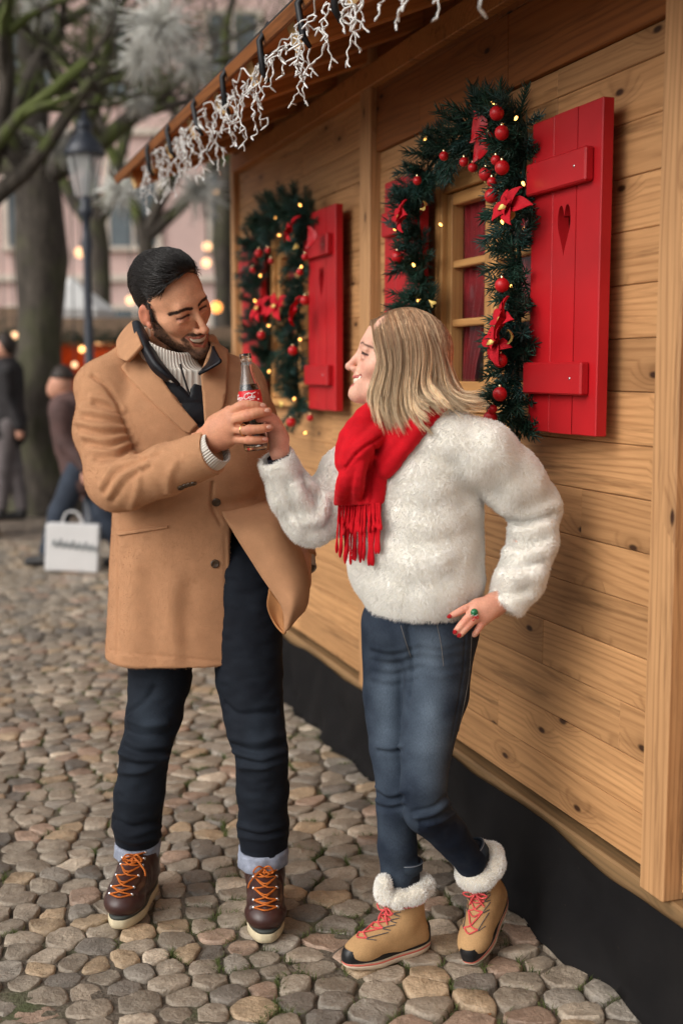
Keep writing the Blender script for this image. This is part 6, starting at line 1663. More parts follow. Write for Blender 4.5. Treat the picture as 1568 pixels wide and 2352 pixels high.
    # near-black tube inside the open cuff
    obj('cuff_inner', tube_me(np.array([W(652, 1085, 2.955), W(644, 1058, 2.948), W(640, 1046, 2.945)]), np.array([.031, .031, .030]), 16), plain('cuff_inner', (.012, .010, .018), .9), jk)
    return V, Q, bvh(V, Q)
JV, JQ, JT = woman_jacket()
# ---- body: head, both hands, trunk and legs under the clothes
WH = head_matrix(W(915, 828, 2.965), R(-88), R(-12), R(0))
def woman_hands():
    parts = []; skin = np.array(lin(224, 170, 146)); redd = lin(214, 136, 116)
    # the hand on the hip
    Z = lambda x, y, Y: W(*zp((x, y))[0], Y)
    f = Field(Z(250, 900, 2.80) - np.array([.01, .06, .01]), Z(1250, 150, 2.80) + np.array([.02, .10, .02]), .0014)
    wr = Z(1090, 300, 2.835); Kn = [Z(800, 290, 2.815), Z(770, 400, 2.803), Z(810, 500, 2.803), Z(910, 560, 2.812)]
    for k_, r_ in zip(Kn, (.0135, .0135, .013, .012)): f.add(cone(wr, k_, .020, r_), .014)
    f.add(cone(Z(1290, 180, 2.85), wr, .024, .022), .02); f.add(ell(Z(930, 390, 2.815), (.028, .017, .026)), .014)
    F_ = [([(800, 290, 2.815), (610, 365, 2.805), (480, 432, 2.806), (385, 478, 2.812)], [.0105, .0088, .0080, .0066]), ([(770, 400, 2.803), (620, 560, 2.79), (525, 670, 2.79), (466, 745, 2.795)], [.0110, .0092, .0082, .0066]),
          ([(810, 500, 2.803), (690, 620, 2.79), (600, 720, 2.79), (536, 795, 2.795)], [.0105, .0088, .0078, .0064]), ([(910, 560, 2.812), (860, 660, 2.80), (810, 735, 2.80), (775, 785, 2.806)], [.0098, .0082, .0072, .0064])]
    for p, r_ in F_:
        g = f.like(); g.chain(list(spline([Z(*q) for q in p], 8)), list(np.interp(np.linspace(0, 1, 8), np.linspace(0, 1, 4), r_)), .002); f.f = smin(f.f, g.f, .004)
    V, Q = f.net(); V = relax(V, Q, 1, .4); C = np.tile(skin, (len(V), 1)); x, y = PROJ(V)
    for c in ((620, 560), (690, 620), (610, 365), (860, 660)): cx, cy = zp(c)[0]; C = mixc(C, .5 * np.exp(-(((x - cx) ** 2 + (y - cy) ** 2) / 12 ** 2)), redd)
    C = mixc(C, .3 * (noise3(V, 70, 5) * .5 + .5), redd); parts.append((V, Q, C)); ht = bvh(V, Q)
    # the hand behind the bottle
    Z3 = lambda x, y, Y: W(*z3((x, y))[0], Y)
    f = Field(Z3(700, 1720, 2.94) - np.array([.01, .09, .03]), Z3(1450, 850, 2.94) + np.array([.02, .09, .02]), .0015)
    wr = Z3(1285, 1540, 2.945); f.add(cone(Z3(1350, 1700, 2.955), wr, .0245, .0235), .02)
    f.chain([wr, Z3(1270, 1380, 2.945), Z3(1215, 1200, 2.95)], [.0235, .026, .024], .01, flat=((1, 0, .2), 1.15)); f.add(cone(Z3(1290, 1340, 2.935), Z3(1190, 1090, 2.94), .022, .016), .012)
    for i, (yy, dy) in enumerate(((1050, .0), (1140, .004), (1230, .006), (1310, .002))):
        g = f.like(); g.chain(list(spline([Z3(1225 + 6 * i, yy + 30, 2.955), Z3(1130, yy - 10, 2.985 + dy), Z3(980, yy - 25, 2.992), Z3(830, yy - 20, 2.98)], 8)), list(np.interp(np.linspace(0, 1, 8), [0, .4, .7, 1], [.0115, .0098, .0088, .0075])), .002); f.f = smin(f.f, g.f, .005)
    g = f.like(); g.chain(list(spline([Z3(1265, 1250, 2.925), Z3(1190, 1075, 2.905), Z3(1090, 1040, 2.892), Z3(985, 1065, 2.892)], 8)), list(np.interp(np.linspace(0, 1, 8), [0, .4, .7, 1], [.017, .0128, .0105, .0085])), .003); f.f = smin(f.f, g.f, .010)
    V, Q = f.net(); V = relax(V, Q, 1, .4); C = np.tile(skin * np.array([.97, .93, .92]), (len(V), 1)); C = mixc(C, .45 * (noise3(V, 55, 4) * .5 + .5), redd); parts.append((V, Q, C))
    return parts, ht
def woman_body():
    V, Q, C, (tv_, tf), _fib = head_mesh(False); V = rigid(V, WH); hp, ht = woman_hands()
    f = Field((-.15, 2.7, .2), (.6, 3.2, 1.46), .012)
    f.add(cone(W(950, 1060, 2.965), W(950, 1380, 2.96), .105, .10), .05); f.add(cone(W(935, 925, 2.985), W(945, 1010, 2.97), .045, .08), .04)
    f.chain([W(1040, 1020, 2.86), W(1215, 1165, 2.92), W(1190, 1340, 2.86), W(1135, 1395, 2.842)], [.04, .035, .03, .022], .02)
    f.chain([W(850, 1060, 3.05), W(712, 1185, 3.0), W(672, 1120, 2.97), W(646, 1062, 2.948)], [.04, .035, .03, .022], .02)
    f.chain([W(905, 1440, 2.99), W(911, 1803, 2.92), AR2], [.05, .026, .024], .02); f.chain([W(1005, 1440, 2.93), W(974, 1830, 2.842), AL2], [.05, .026, .024], .02)
    Vb, Qb = f.net(); Cb = np.tile(np.array(lin(226, 178, 156)), (len(Vb), 1))
    Va, Qa = join_np([(V, Q)] + [(a, b) for a, b, _ in hp] + [(Vb, Qb)]); me = mesh_np('body', Va, Qa); vcol(me, np.concatenate([C] + [c for _, _, c in hp] + [Cb]))
    body = obj('body', me, SKIN, WOMAN); obj('teeth', mesh_np('teeth', rigid(tv_, WH), tf), plain('teeth', lin(236, 226, 206), .3, .03), body)
    RN = plain('red_nail', lin(166, 16, 26), .18, .05, coat=.6)
    for c, a_ in (((368, 484), -.4), ((458, 738), -.95), ((526, 792), -.85)):
        cx, cy = zp(c)[0]; obj('nail', patch(ht, ellipse_px(cx, cy, 5.4, 4.4, a_, 14), .0002, .0012, 2.0), RN, body)
    # statement ring: green enamel dome, red bow, clear stones
    q, n = cast(ht, *zp((765, 455))[0])
    if q is not None:
        Mr = Matrix.Translation(Vector(q)) @ Vector(n).to_track_quat('Z', 'Y').to_matrix().to_4x4() @ Matrix.Rotation(R(25), 4, 'Z')
        root = bpy.data.objects.new('cocktail_ring', None); COL.objects.link(root); root.matrix_basis = Mr; WM[root.name] = Mr; props(root, 'chunky jewelled ring with green dome and red bow on her finger', 'ring')
        a = np.linspace(0, math.pi / 2, 5)
        obj('dome', lathe_me(np.stack([.0095 * np.cos(a), .008 * np.sin(a)], 1), 10, False), plain('green_enamel', (.01, .16, .06), .15, .3, 200, coat=.5), root, T(.003, .004, 0))
        rede = plain('red_enamel', (.45, .015, .02), .15, coat=.5)
        for s in (-1, 1): obj('bow', tube_me(spline([(0, -.006, .006), (s * .006, -.011, .008), (s * .0075, -.006, .007), (0, -.005, .006)], 12), .0013, 5), rede, root, T(-.002, 0, 0))
        dm = plain('clear_stone', (.9, .9, .92), .05, .02, metal=.9)
        for dx, dy in ((-.006, 0), (-.003, .001), (0, -.003), (.003, -.004), (.006, -.003)): obj('stone', lathe_me([(0, .0075), (.0012, .007), (.0018, .005), (0, .003)], 6, False), dm, root, T(dx, dy, 0))
        obj('band', tube_me(np.array([(.010 * math.cos(t_), 0, -.008 + .010 * math.sin(t_)) for t_ in np.linspace(0, 2 * math.pi, 24)]), .0012, 5), plain('gold', (.83, .58, .25), .22, .05, metal=1.0), root, T(0, 0, 0) @ Matrix.Rotation(R(60), 4, 'Z'))
woman_body()
# ---- hair
def woman_hair():
    k = NB('blonde_hair'); a = k.t.nodes.new('ShaderNodeVertexColor'); a.layer_name = 'col'; k.base(a.outputs[0]); k.set(Roughness=.45); k.b.inputs['Specular IOR Level'].default_value = .35; HM = k.m
    G_ = [[(362, 132, 2.955), (392, 350, 2.900), (440, 560, 2.892), (400, 780, 2.885), (368, 960, 2.875), (425, 1160, 2.868)],
          [(440, 105, 2.950), (470, 350, 2.888), (512, 560, 2.880), (465, 780, 2.872), (430, 960, 2.862), (490, 1200, 2.850)],
          [(520, 78, 2.950), (580, 350, 2.880), (600, 600, 2.872), (565, 850, 2.862), (565, 1050, 2.852), (640, 1225, 2.842)],
          [(590, 63, 2.950), (670, 300, 2.878), (690, 600, 2.868), (650, 850, 2.856), (660, 1080, 2.846), (755, 1255, 2.838)],
          [(660, 58, 2.952), (755, 300, 2.878), (765, 600, 2.866), (755, 850, 2.850), (790, 1060, 2.838), (925, 1195, 2.828)],
          [(710, 60, 2.955), (840, 300, 2.882), (850, 560, 2.868), (815, 780, 2.852), (835, 920, 2.836), (945, 985, 2.824)],
          [(755, 66, 2.960), (910, 280, 2.890), (955, 550, 2.876), (930, 780, 2.858), (1050, 920, 2.836), (1160, 1060, 2.826)],
          [(800, 82, 2.968), (975, 270, 2.905), (1060, 520, 2.892), (1085, 720, 2.876), (1200, 900, 2.862), (1470, 975, 2.850)],
          [(835, 100, 2.980), (1010, 300, 2.930), (1120, 560, 2.915), (1185, 760, 2.900), (1290, 930, 2.888), (1490, 905, 2.880)],
          [(850, 110, 2.995), (1020, 320, 2.965), (1130, 580, 2.955), (1195, 780, 2.945), (1270, 930, 2.935), (1400, 985, 2.925)]]
    G_ = [[(x, y, Y - .034 * (i / 5) ** 2) for i, (x, y, Y) in enumerate(g)] for g in G_]
    S_ = 16; GS = np.stack([spline([W(*zh((x, y))[0], Y) for x, y, Y in g], S_) for g in G_])
    # the far side of the head: mirrored bulk so that the hair is a whole head of hair
    def strands(n, u0, u1, inward, rad, seed, tipvar=.30):
        r = np.random.default_rng(seed); u = r.uniform(u0, u1, n); nc = 62; cu = np.sort(r.uniform(u0, u1, nc)); ci = np.abs(u[:, None] - cu[None]).argmin(1)
        tt = np.linspace(0, 1, S_); uu = u[:, None] + (cu[ci] - u)[:, None] * (.86 * smooth01(.15, .85, tt))[None]
        uu = np.clip(uu, 0, len(G_) - 1.001); i = uu.astype(int); fr = (uu - i)[..., None]; k_ = np.arange(S_)[None]
        P = GS[i, k_] * (1 - fr) + GS[i + 1, k_] * fr
        ln = 1 - tipvar * r.random(n) ** 1.5; s = tt[None] * ln[:, None]; idx = s * (S_ - 1); j = np.minimum(idx.astype(int), S_ - 2); f_ = (idx - j)[..., None]; rows = np.arange(n)[:, None]
        P = P[rows, j] * (1 - f_) + P[rows, j + 1] * f_
        dep = inward * r.random(n) ** 1.3; cen = W(930, 830, 2.975)
        cl = r.normal(0, 1, (nc, 3))[ci] * np.array([.007, .009, .010]); wob = np.stack([np.sin(tt[None] * (5 + 3 * r.random((n, 1))) + r.random((n, 1)) * 6) for _ in range(3)], -1) * .0022
        P = P + np.array([0, 1, 0]) * (dep[:, None] * (.25 + .75 * np.sin(np.minimum(tt * 2.2, 1.57)))[None])[..., None] + wob * tt[None, :, None] + cl[:, None] * tt[None, :, None] + r.normal(0, .0016, (n, 1, 3)) * tt[None, :, None]
        iM = np.array(WH.inverted()); Lc = P.reshape(-1, 3) @ iM[:3, :3].T + iM[:3, 3]; cE = np.array([0, .018, .032]); rE = np.array([.079, .100, .090])
        q = (Lc - cE) / rE; nq = np.linalg.norm(q, axis=1, keepdims=True); lim = np.repeat(1.05 + .05 * (1 - r.random(n) ** 2), S_)[:, None]
        Lc = np.where((nq < lim) & (Lc[:, 2:3] > -.05), cE + q / nq * lim * rE, Lc); P = rigid(Lc, WH).reshape(P.shape)
        P[:, 1:-1] = .5 * P[:, 1:-1] + .25 * (P[:, 2:] + P[:, :-2])
        V, Fs = tubes(P, rad * np.concatenate([np.linspace(.8, 1, 4), np.ones(S_ - 8), np.linspace(1, .25, 4)]), 3)
        base = np.array(lin(158, 116, 84)); tip = np.array(lin(255, 228, 188)); tone = (.80 + .4 * r.random(n)) * (.58 + .75 * r.random(nc)[ci])
        mixv = np.clip(.25 + 1.15 * tt[None] - .25 + .28 * r.normal(0, 1, (n, 1)), 0, 1); mixv = np.where(r.random((n, 1)) < .22, mixv * .45, mixv)
        C = (base + (tip - base) * mixv[..., None]) * tone[:, None, None]; C = np.repeat(C.reshape(-1, 3), 3, 0)
        return V, Fs, C
    # scalp-hugging base so that no skin shows through
    f = Field(W(800, 1010, 3.08) - np.array([.02, .25, .0]), W(1130, 690, 3.08) + np.array([.02, .02, .02]), .004)
    cr = lambda p, r_: f.add(ell(rigid(np.array([p]), WH)[0], r_), .03)
    cr((0, .026, .030), (.080, .058, .070)); cr((0, .05, -.02), (.052, .052, .068))
    Wp = lambda x, y, Y: W(*zh((x, y))[0], Y)
    f.chain([Wp(620, 380, 2.975), Wp(640, 700, 2.945), Wp(640, 950, 2.93)], [.040, .046, .028], .03); f.chain([Wp(880, 400, 2.97), Wp(930, 650, 2.96), Wp(1050, 860, 2.94)], [.045, .034, .02], .03); f.add(cone(Wp(560, 500, 3.03), Wp(620, 900, 3.03), .05, .03), .03)
    fc = rigid(np.array([(0, -.085, -.03)]), WH)[0]; f.sub(ell(fc, (.088, .11, .115)), .02)
    V, Q = f.net(); me = mesh_np('base', V, Q); vcol(me, np.tile(np.array(lin(150, 118, 90)), (len(V), 1)) * (.8 + .3 * noise3(V, 80, 3))[:, None]); hair = obj('hair', me, HM, WOMAN)
    sets = [strands(4600, 0, 9, .030, .00066, 3), strands(1300, 0, 9, .10, .0008, 4), strands(420, .0, 8.9, -.016, .00035, 9, .02)]
    for i, (V2, Fs, C) in enumerate(sets):
        me = mesh_np('strands', V2, *Fs); vcol(me, C); obj('strands', me, HM, hair, kind='stuff')
woman_hair()
# ---- scarf
def woman_scarf():
    def pt(x, y, Yd, lift=.016):
        px = zs((x, y))[0]; q, n = cast(JT, *px)
        if q is None or abs(q[1] - Yd) > .12: return W(*px, Yd)
        return W(*px, q[1] - lift)
    f = Field((-.02, 2.62, 1.0), (.42, 3.16, 1.48), .0034)
    def band(pts, r, k=.008, lift=.018, flat=1.25):
        P = spline([pt(x, y, Y, lift) for x, y, Y in pts], 9); f.chain(list(P), [r] * 9 if np.isscalar(r) else list(np.interp(np.linspace(0, 1, 9), np.linspace(0, 1, len(r)), r)), k)
    # loop behind and round the neck
    ctr = W(940, 945, 2.985); a = np.linspace(0, 2 * np.pi, 17); ring = [ctr + np.array([.088 * math.cos(t), .080 * math.sin(t), .018 * math.cos(t + .5) - .012 * math.sin(t)]) for t in a]
    for dz, rr in ((0, .024), (.028, .02), (-.026, .024)): f.chain([p + np.array([0, 0, dz]) for p in ring], [rr] * 17, .01)
    # right-hand fall, three folds
    band([(1400, 240, 2.83), (1080, 590, 2.79), (770, 990, 2.78)], .019, .006); band([(1290, 230, 2.84), (980, 560, 2.79), (735, 870, 2.78)], .020, .006, .024); band([(1150, 280, 2.85), (880, 580, 2.80), (720, 740, 2.79)], .020, .006, .022)
    # upper band sweeping down to the left
    band([(640, 260, 2.88), (360, 560, 2.85), (262, 860, 2.84), (275, 985, 2.84)], [.024, .024, .018, .010], .008, .03); band([(700, 360, 2.86), (430, 640, 2.83), (300, 900, 2.82)], [.026, .024, .016], .008, .036); band([(760, 480, 2.84), (520, 700, 2.81), (350, 900, 2.81)], [.024, .022, .014], .008, .036); band([(820, 380, 2.85), (700, 540, 2.82), (560, 690, 2.81)], [.026, .024, .016], .010, .030)
    # hanging tail
    for (p, r_, lf) in (([(330, 930, 2.83), (255, 1180, 2.84), (222, 1430, 2.85)], .014, .012), ([(400, 850, 2.82), (330, 1120, 2.83), (312, 1385, 2.84)], .017, .018), ([(490, 800, 2.81), (430, 1110, 2.82), (415, 1385, 2.83)], .018, .022), ([(570, 740, 2.81), (530, 1050, 2.82), (515, 1375, 2.83)], .018, .024), ([(630, 690, 2.81), (610, 1000, 2.82), (590, 1365, 2.83)], .013, .026), ([(690, 660, 2.81), (690, 1000, 2.83), (665, 1340, 2.84)], .015, .016), ([(660, 640, 2.81), (735, 900, 2.83), (712, 1330, 2.84)], .010, .010)):
        P = spline([pt(x, y, Y, lf) for x, y, Y in p], 9); f.chain(list(P), [r_ * .7] + [r_] * 8, .006)
    P = f.P(); x, y = PROJ(P); cut = (y - (888 + .1953 * 1392)) * .00105
    low = (y > 1120) & (x < 890); f.f = np.where(low, np.maximum(f.f, cut.astype(np.float32)), f.f)
    V, Q = f.net(); V = relax(V, Q, 1); N = normals_of(V, Q); t = bvh(V, Q)
    L = [(zs((640, 660), (655, 760), (620, 1000), (590, 1340)), .003, -.006), (zs((430, 790), (560, 690), (720, 600)), .004, -.008), (zs((300, 960), (420, 800)), .004, -.006), (zs((400, 1000), (360, 1200), (350, 1380)), .006, -.004), (zs((500, 900), (480, 1200), (470, 1380)), .006, .003)]
    V = crease(V, N, t, L); V = V + N * (noise3(V, 24, 5) * .0025)[:, None]
    RW = cloth_mat('red_wool', lin(196, 12, 28), .85, 520, .14, .45, .45, sc=40)
    sc = obj('scarf', mesh_np('scarf', V, Q), RW, None, None, label='red wool scarf with tasselled ends around her neck', cat='scarf'); t = bvh(V, Q)
    r = random.Random(4)
    def fringe(xs, y0, y1, lift, n):
        for i in range(n):
            u = (i + .5) / n; x0 = xs[0] + (xs[1] - xs[0]) * u + r.uniform(-6, 6); ln = (y1 - y0) * r.uniform(.82, 1.08); dx = r.uniform(-24, 20) - 20 * (1 - u)
            px = [(x0, y0 + 20 * (1 - u) - 14), (x0 + dx * .3, y0 + ln * .35), (x0 + dx * .7 + r.uniform(-6, 6), y0 + ln * .7), (x0 + dx, y0 + ln)]
            P = []
            for k_, (a_, b_) in enumerate(px):
                q0 = zs((a_, b_))[0]; q, n_ = cast(JT, *q0); Yq = q[1] if q is not None and abs(q[1] - 2.84) < .14 else 2.87
                P.append(W(*q0, Yq - lift - (.006 if k_ else .0)))
            P = spline(P, 14); rad = np.full(14, .0027); rad *= 1 + .16 * np.sin(np.arange(14) * 2.1); rad[-4:] = (.0036, .0048, .0046, .0022)
            obj('fringe', tube_me(P, rad, 6), RW, sc)
    fringe((215, 715), 1390, 2060, .018, 28); fringe((300, 705), 1380, 1720, .030, 20)
woman_scarf()
# ---- boots
TAN = cloth_mat('tan_nubuck', lin(184, 146, 102), .8, 300, .10, .25, .25); RUB = plain('black_rubber', (.012, .012, .013), .35, .2, 60); CREAM = plain('cream_sole', lin(214, 196, 172), .7, .08, 60); PINK = plain('coral_line', lin(216, 112, 96), .6, .08); PLACE = plain('coral_lace', lin(214, 84, 84), .7, .15, 90)
SHER = cloth_mat('sherpa', lin(226, 218, 202), .95, 240, .08, .3, .9)
def woman_boot(M, lab_open):
    I = Matrix.Identity(4)
    f = Field((-.072, -.215, .012), (.072, .105, .20), .0028)
    f.add(loft([(.04, 0, .018, .040, .058, 0), (.09, 0, .016, .040, .054, 0), (.14, 0, .012, .044, .054, 0), (.185, 0, .012, .048, .058, 0)], 2.2), .01)
    f.add(cone((0, -.01, .088), (0, -.115, .054), .043, .038), .03); f.add(ell((0, -.125, .046), (.046, .062, .036)), .02); f.add(ell((0, .032, .05), (.038, .050, .045)), .02); f.add(ell((0, -.04, .045), (.042, .10, .032)), .02)
    f.f = np.maximum(f.f, (.028 - f.ax[2][None, None]).astype(np.float32)); V, Q = f.net(); N = normals_of(V, Q)
    D = .0016 * np.exp(-(pl(V, [(.040, -.048, .07), (.030, -.052, .095), (.022, -.03, .125)]) / .003) ** 2) + .0012 * noise3(V, 30, 5)
    V = V + N * D[:, None]; root = obj('boot', mesh_np('upper', V, Q), TAN, WOMAN, WM[WOMAN.name].inverted() @ M); tr = bvh(V, Q)
    O = footprint(48, .28, .188, .086, .051, .042)
    # toothed sole, coral line, black rand rising at toe and heel
    V2, F2, T2 = extrude_outline(O, [(0.0, .95, .006), (.006, .99, .006), (.012, 1.02, .005), (.016, 1.02, .005)]); V2[:48, 2] += .0025 * (np.arange(48) % 2); obj('sole', mesh_np('sole', V2, F2, T2), CREAM, root, I)
    V2, F2, T2 = extrude_outline(O, [(.0162, 1.025, .005), (.0205, 1.028, .005)]); obj('sole_stripe', mesh_np('st', V2, F2, T2), PINK, root, I)
    V2, F2, T2 = extrude_outline(O, [(.0207, 1.02, .005), (.0265, 1.015, .005), (.028, .98, .004)]); obj('midsole', mesh_np('ms', V2, F2, T2), CREAM, root, I)
    hh = np.interp(O[:, 1], [-.19, -.14, -.06, .02, .06, .09], [.062, .050, .038, .040, .062, .078]); n = 48; k_ = np.arange(n); k2 = (k_ + 1) % n; rows = []
    for s_, sc_ in ((0, 1.035), (.35, 1.035), (.75, 1.02), (1.0, .985)): Pz = O * np.array([sc_, sc_, 0]); Pz[:, 2] = .027 + (hh - .027) * s_; rows.append(Pz)
    V2 = np.concatenate(rows); F2 = np.concatenate([np.stack([r_ * n + k_, r_ * n + k2, r_ * n + n + k2, r_ * n + n + k_], 1) for r_ in range(3)]); V2 = np.concatenate([V2, V2 * np.array([.96, .97, 1])]); F2 = np.concatenate([F2[:, ::-1], F2 + 4 * n])
    obj('rubber_rand', mesh_np('rand', V2, F2), RUB, root, I)
    def on(x, z):
        h = tr.ray_cast(Vector((x, -.35, z)), Vector((0, 1, 0))); return np.array(h[0]) + np.array([0, -.003, .001]) if h[0] is not None else np.array((x, -.05, z))
    rows = [.086, .102, .118, .134]
    for i, z in enumerate(rows):
        for s in (-1, 1):
            obj('eyelet_loop', tube_me(spline([on(s * .034, z - .006), on(s * .022, z) + np.array([0, -.004, 0]), on(s * .034, z + .006)], 8), .0012, 5), plain('loop_grey', (.08, .09, .10), .6), root, I)
        if i + 1 < len(rows):
            for s in (-1, 1): obj('lace', tube_me(spline([on(s * .021, z), on(0, z + .008) + np.array([0, -.005 - .001 * s, 0]), on(-s * .021, rows[i + 1])], 8), .0023, 5), PLACE, root, I)
        obj('lace', tube_me(spline([on(-.021, z), on(0, z) + np.array([0, -.004, 0]), on(.021, z)], 8), .0023, 5), PLACE, root, I)
    k = on(0, .142) + np.array([0, -.008, 0])
    for s in (-1, 1):
        obj('lace_bow', tube_me(spline([k, k + np.array([s * .018, -.008, .010]), k + np.array([s * .036, -.006, .0]), k + np.array([s * .018, -.008, -.008]), k], 16), .0025, 5), PLACE, root, I)
        obj('lace_end', tube_me(spline([k, k + np.array([s * .010, -.010, -.012]), k + np.array([s * .022, -.012, -.034])], 10), .0024, 5), PLACE, root, I)
    obj('collar_lace', tube_me(np.array([(.053 * math.cos(t_), .012 + .060 * math.sin(t_), .157 + .004 * math.sin(t_)) for t_ in np.linspace(-.35 * math.pi, 1.35 * math.pi, 30)]), .0028, 6), PLACE, root, I)
    # sheepskin collar: a fat soft roll, open at the front where the tongue puffs out
    f = Field((-.095, -.12, .13), (.095, .12, .27), .0035); a = np.linspace(-.40 * math.pi, 1.40 * math.pi, 22)
    f.chain([np.array((.047 * math.cos(t_), .014 + .055 * math.sin(t_), .186 + .012 * math.sin(t_))) for t_ in a], list(.021 + .003 * np.sin(np.arange(22) * 1.7)), .008)
    if lab_open: f.add(ell((-.002, -.062, .200), (.034, .020, .040)), .012); f.add(ell((.010, -.066, .225), (.022, .016, .018)), .01)
    else: f.add(ell((-.004, -.048, .180), (.040, .022, .026)), .014)
    V, Q = f.net(); N = normals_of(V, Q); V = V + N * (noise3(V, 40, 5) * .003 + noise3(V, 90, 6) * .0012)[:, None]
    cl = obj('fleece_collar', mesh_np('col', V, Q), SHER, root, I); V2, Fs = fur(V, Q, 9000, .006, (0, 0, -.4), .0006, 8, .6); obj('pile', mesh_np('pile', V2, *Fs), FPILE, cl, I, kind='stuff')
    return root
woman_boot(BOOT_R, True)
woman_boot(BOOT_L, False)
# ================================================================== THE BOTTLE
def bottle():
    top, bot = W(563, 812, 2.925), W(588, 1034, 2.925); ax = nrm(top - bot); H = np.linalg.norm(top - bot)
    u = nrm(np.cross((0, 1, 0), ax)); v = np.cross(ax, u)                       # u to the right, v away from the camera
    M = Matrix(((u[0], v[0], ax[0], bot[0]), (u[1], v[1], ax[1], bot[1]), (u[2], v[2], ax[2], bot[2]), (0, 0, 0, 1)))
    root = bpy.data.objects.new('cola_bottle', None); COL.objects.link(root); root.matrix_basis = M; WM[root.name] = M.copy(); props(root, 'glass cola bottle with red label held between the couple', 'bottle')
    k = H / .24
    prof = [(.0, .004), (.020, .002), (.0262, .0), (.0292, .004), (.0296, .012), (.0290, .028), (.0268, .048), (.0262, .060), (.0275, .078), (.0292, .098), (.0297, .112), (.0294, .126), (.0282, .140), (.0255, .154), (.0215, .168), (.0178, .182), (.0152, .196), (.0140, .210), (.0136, .220), (.0158, .2215), (.0160, .2245), (.0140, .227), (.0145, .2285), (.0150, .238), (.0140, .240), (.0112, .240), (.0108, .236)]
    inner = [(.0108, .236), (.0108, .215), (.0125, .196), (.0152, .182), (.0190, .168), (.0230, .154), (.0257, .140), (.0270, .126), (.0272, .112), (.0267, .098), (.0250, .078), (.0238, .060), (.0244, .048), (.0264, .028), (.0268, .014), (.0200, .009), (0, .010)]
    g = NB('bottle_glass'); g.base((.93, .96, .95)); g.set(Roughness=.02, IOR=1.5); g.b.inputs['Transmission Weight'].default_value = 1.0
    gl = obj('glass', lathe_me(np.array(prof + inner) * k, 40), g.m, root, Matrix.Identity(4))
    lq = NB('cola'); lq.base((.030, .008, .003)); lq.set(Roughness=.05, IOR=1.34); lq.b.inputs['Specular IOR Level'].default_value = .5
    lev = .164
    li = [(a * .985, b) for a, b in inner[::-1] if b < lev] ; ra = np.interp(lev, [b for a, b in inner[::-1][1:]], [a for a, b in inner[::-1][1:]]) * .985
    obj('cola', lathe_me(np.array(li + [(ra, lev), (ra * .9, lev - .0008), (0, lev - .001)]) * k, 32), lq.m, root, Matrix.Identity(4))
    # wrap-round label just outside the glass
    zz = np.linspace(.100, .149, 9); rr = np.interp(zz, [b for a, b in prof[5:20]], [a for a, b in prof[5:20]]) + .0004
    a0, a1 = R(-205), R(20); th = np.linspace(a0, a1, 60)                        # angles about the axis, -90 deg faces the camera
    V = np.stack([rr[:, None] * np.cos(th), rr[:, None] * np.sin(th), np.repeat(zz[:, None], 60, 1)], -1).reshape(-1, 3) * k
    i, j = np.meshgrid(np.arange(8), np.arange(59), indexing='ij'); q = (i * 60 + j).ravel(); F = np.stack([q, q + 1, q + 61, q + 60], 1)
    lab = obj('label', mesh_np('label', V, F), plain('label_red', lin(206, 10, 26), .35, .03, spec=.5), root, Matrix.Identity(4))
    # white script lettering and marks on the label, laid on the cylinder
    WHT = plain('label_white', lin(245, 240, 236), .45, .02)
    def onl(x, y, off=.0008):      # x in mm along the girth (0 faces the camera), y in mm above label bottom
        z = .100 + y / 1000; r_ = np.interp(z, zz, rr) + off; t_ = R(-90) + (x * 1.32 / 1000) / r_; return np.array((r_ * math.cos(t_), r_ * math.sin(t_), z)) * k
    def stroke(pts, w=.75, n=14):
        P = spline([onl(*p) for p in pts], n); wv = np.full(n, w / 1000); wv[0] *= .4; wv[-1] *= .4
        obj('lettering', tube_me(P, wv, 5), WHT, lab, Matrix.Identity(4))
    # "Coca-Cola" in a flowing hand
    def C_(x, y, s): stroke([(x + 5 * s, y + 7.4 * s), (x + 6.6 * s, y + 9.6 * s), (x + 5 * s, y + 11 * s), (x + 1.5 * s, y + 8 * s), (x, y + 3.5 * s), (x + 1.8 * s, y), (x + 5 * s, y + 1.2 * s), (x + 7.2 * s, y + 4.2 * s)], .95, 22)
    def o_(x, y, s): stroke([(x + 2.2 * s, y + 4.6 * s), (x, y + 2.6 * s), (x + .8 * s, y), (x + 2.8 * s, y + .8 * s), (x + 3.4 * s, y + 3.2 * s), (x + 2.2 * s, y + 4.8 * s), (x + 4.2 * s, y + 4.2 * s)], .75, 18)
    def c_(x, y, s): stroke([(x + 3 * s, y + 3.8 * s), (x + 2 * s, y + 4.8 * s), (x, y + 2.4 * s), (x + 1.2 * s, y), (x + 3.6 * s, y + 1.6 * s)], .75, 14)
    def a_(x, y, s): stroke([(x + 3 * s, y + 4.4 * s), (x + 1 * s, y + 4.2 * s), (x, y + 1.6 * s), (x + 1 * s, y), (x + 2.8 * s, y + 2.2 * s), (x + 3.4 * s, y + 4.6 * s), (x + 3 * s, y + .6 * s), (x + 5 * s, y + 1.4 * s)], .75, 20)
    def l_(x, y, s): stroke([(x, y + 1.5 * s), (x + 2.2 * s, y + 6.5 * s), (x + 3.2 * s, y + 10 * s), (x + 2 * s, y + 9 * s), (x + 1.4 * s, y + 3 * s), (x + 2 * s, y + .2 * s), (x + 3.8 * s, y + 1.4 * s)], .75, 18)
    y0 = 28.5
    C_(-32, y0, 1.15); o_(-25.5, y0 + .5, 1.1); c_(-21, y0 + .8, 1.1); a_(-17, y0 + 1.0, 1.1)
    stroke([(-11.6, y0 + 3.4), (-10.2, y0 + 3.6)], .8, 6)
    C_(-9.6, y0 + .2, 1.3); o_(-.6, y0 + .8, 1.1); l_(3.6, y0 + 1.2, 1.05); a_(7.2, y0 + 1.4, 1.1)
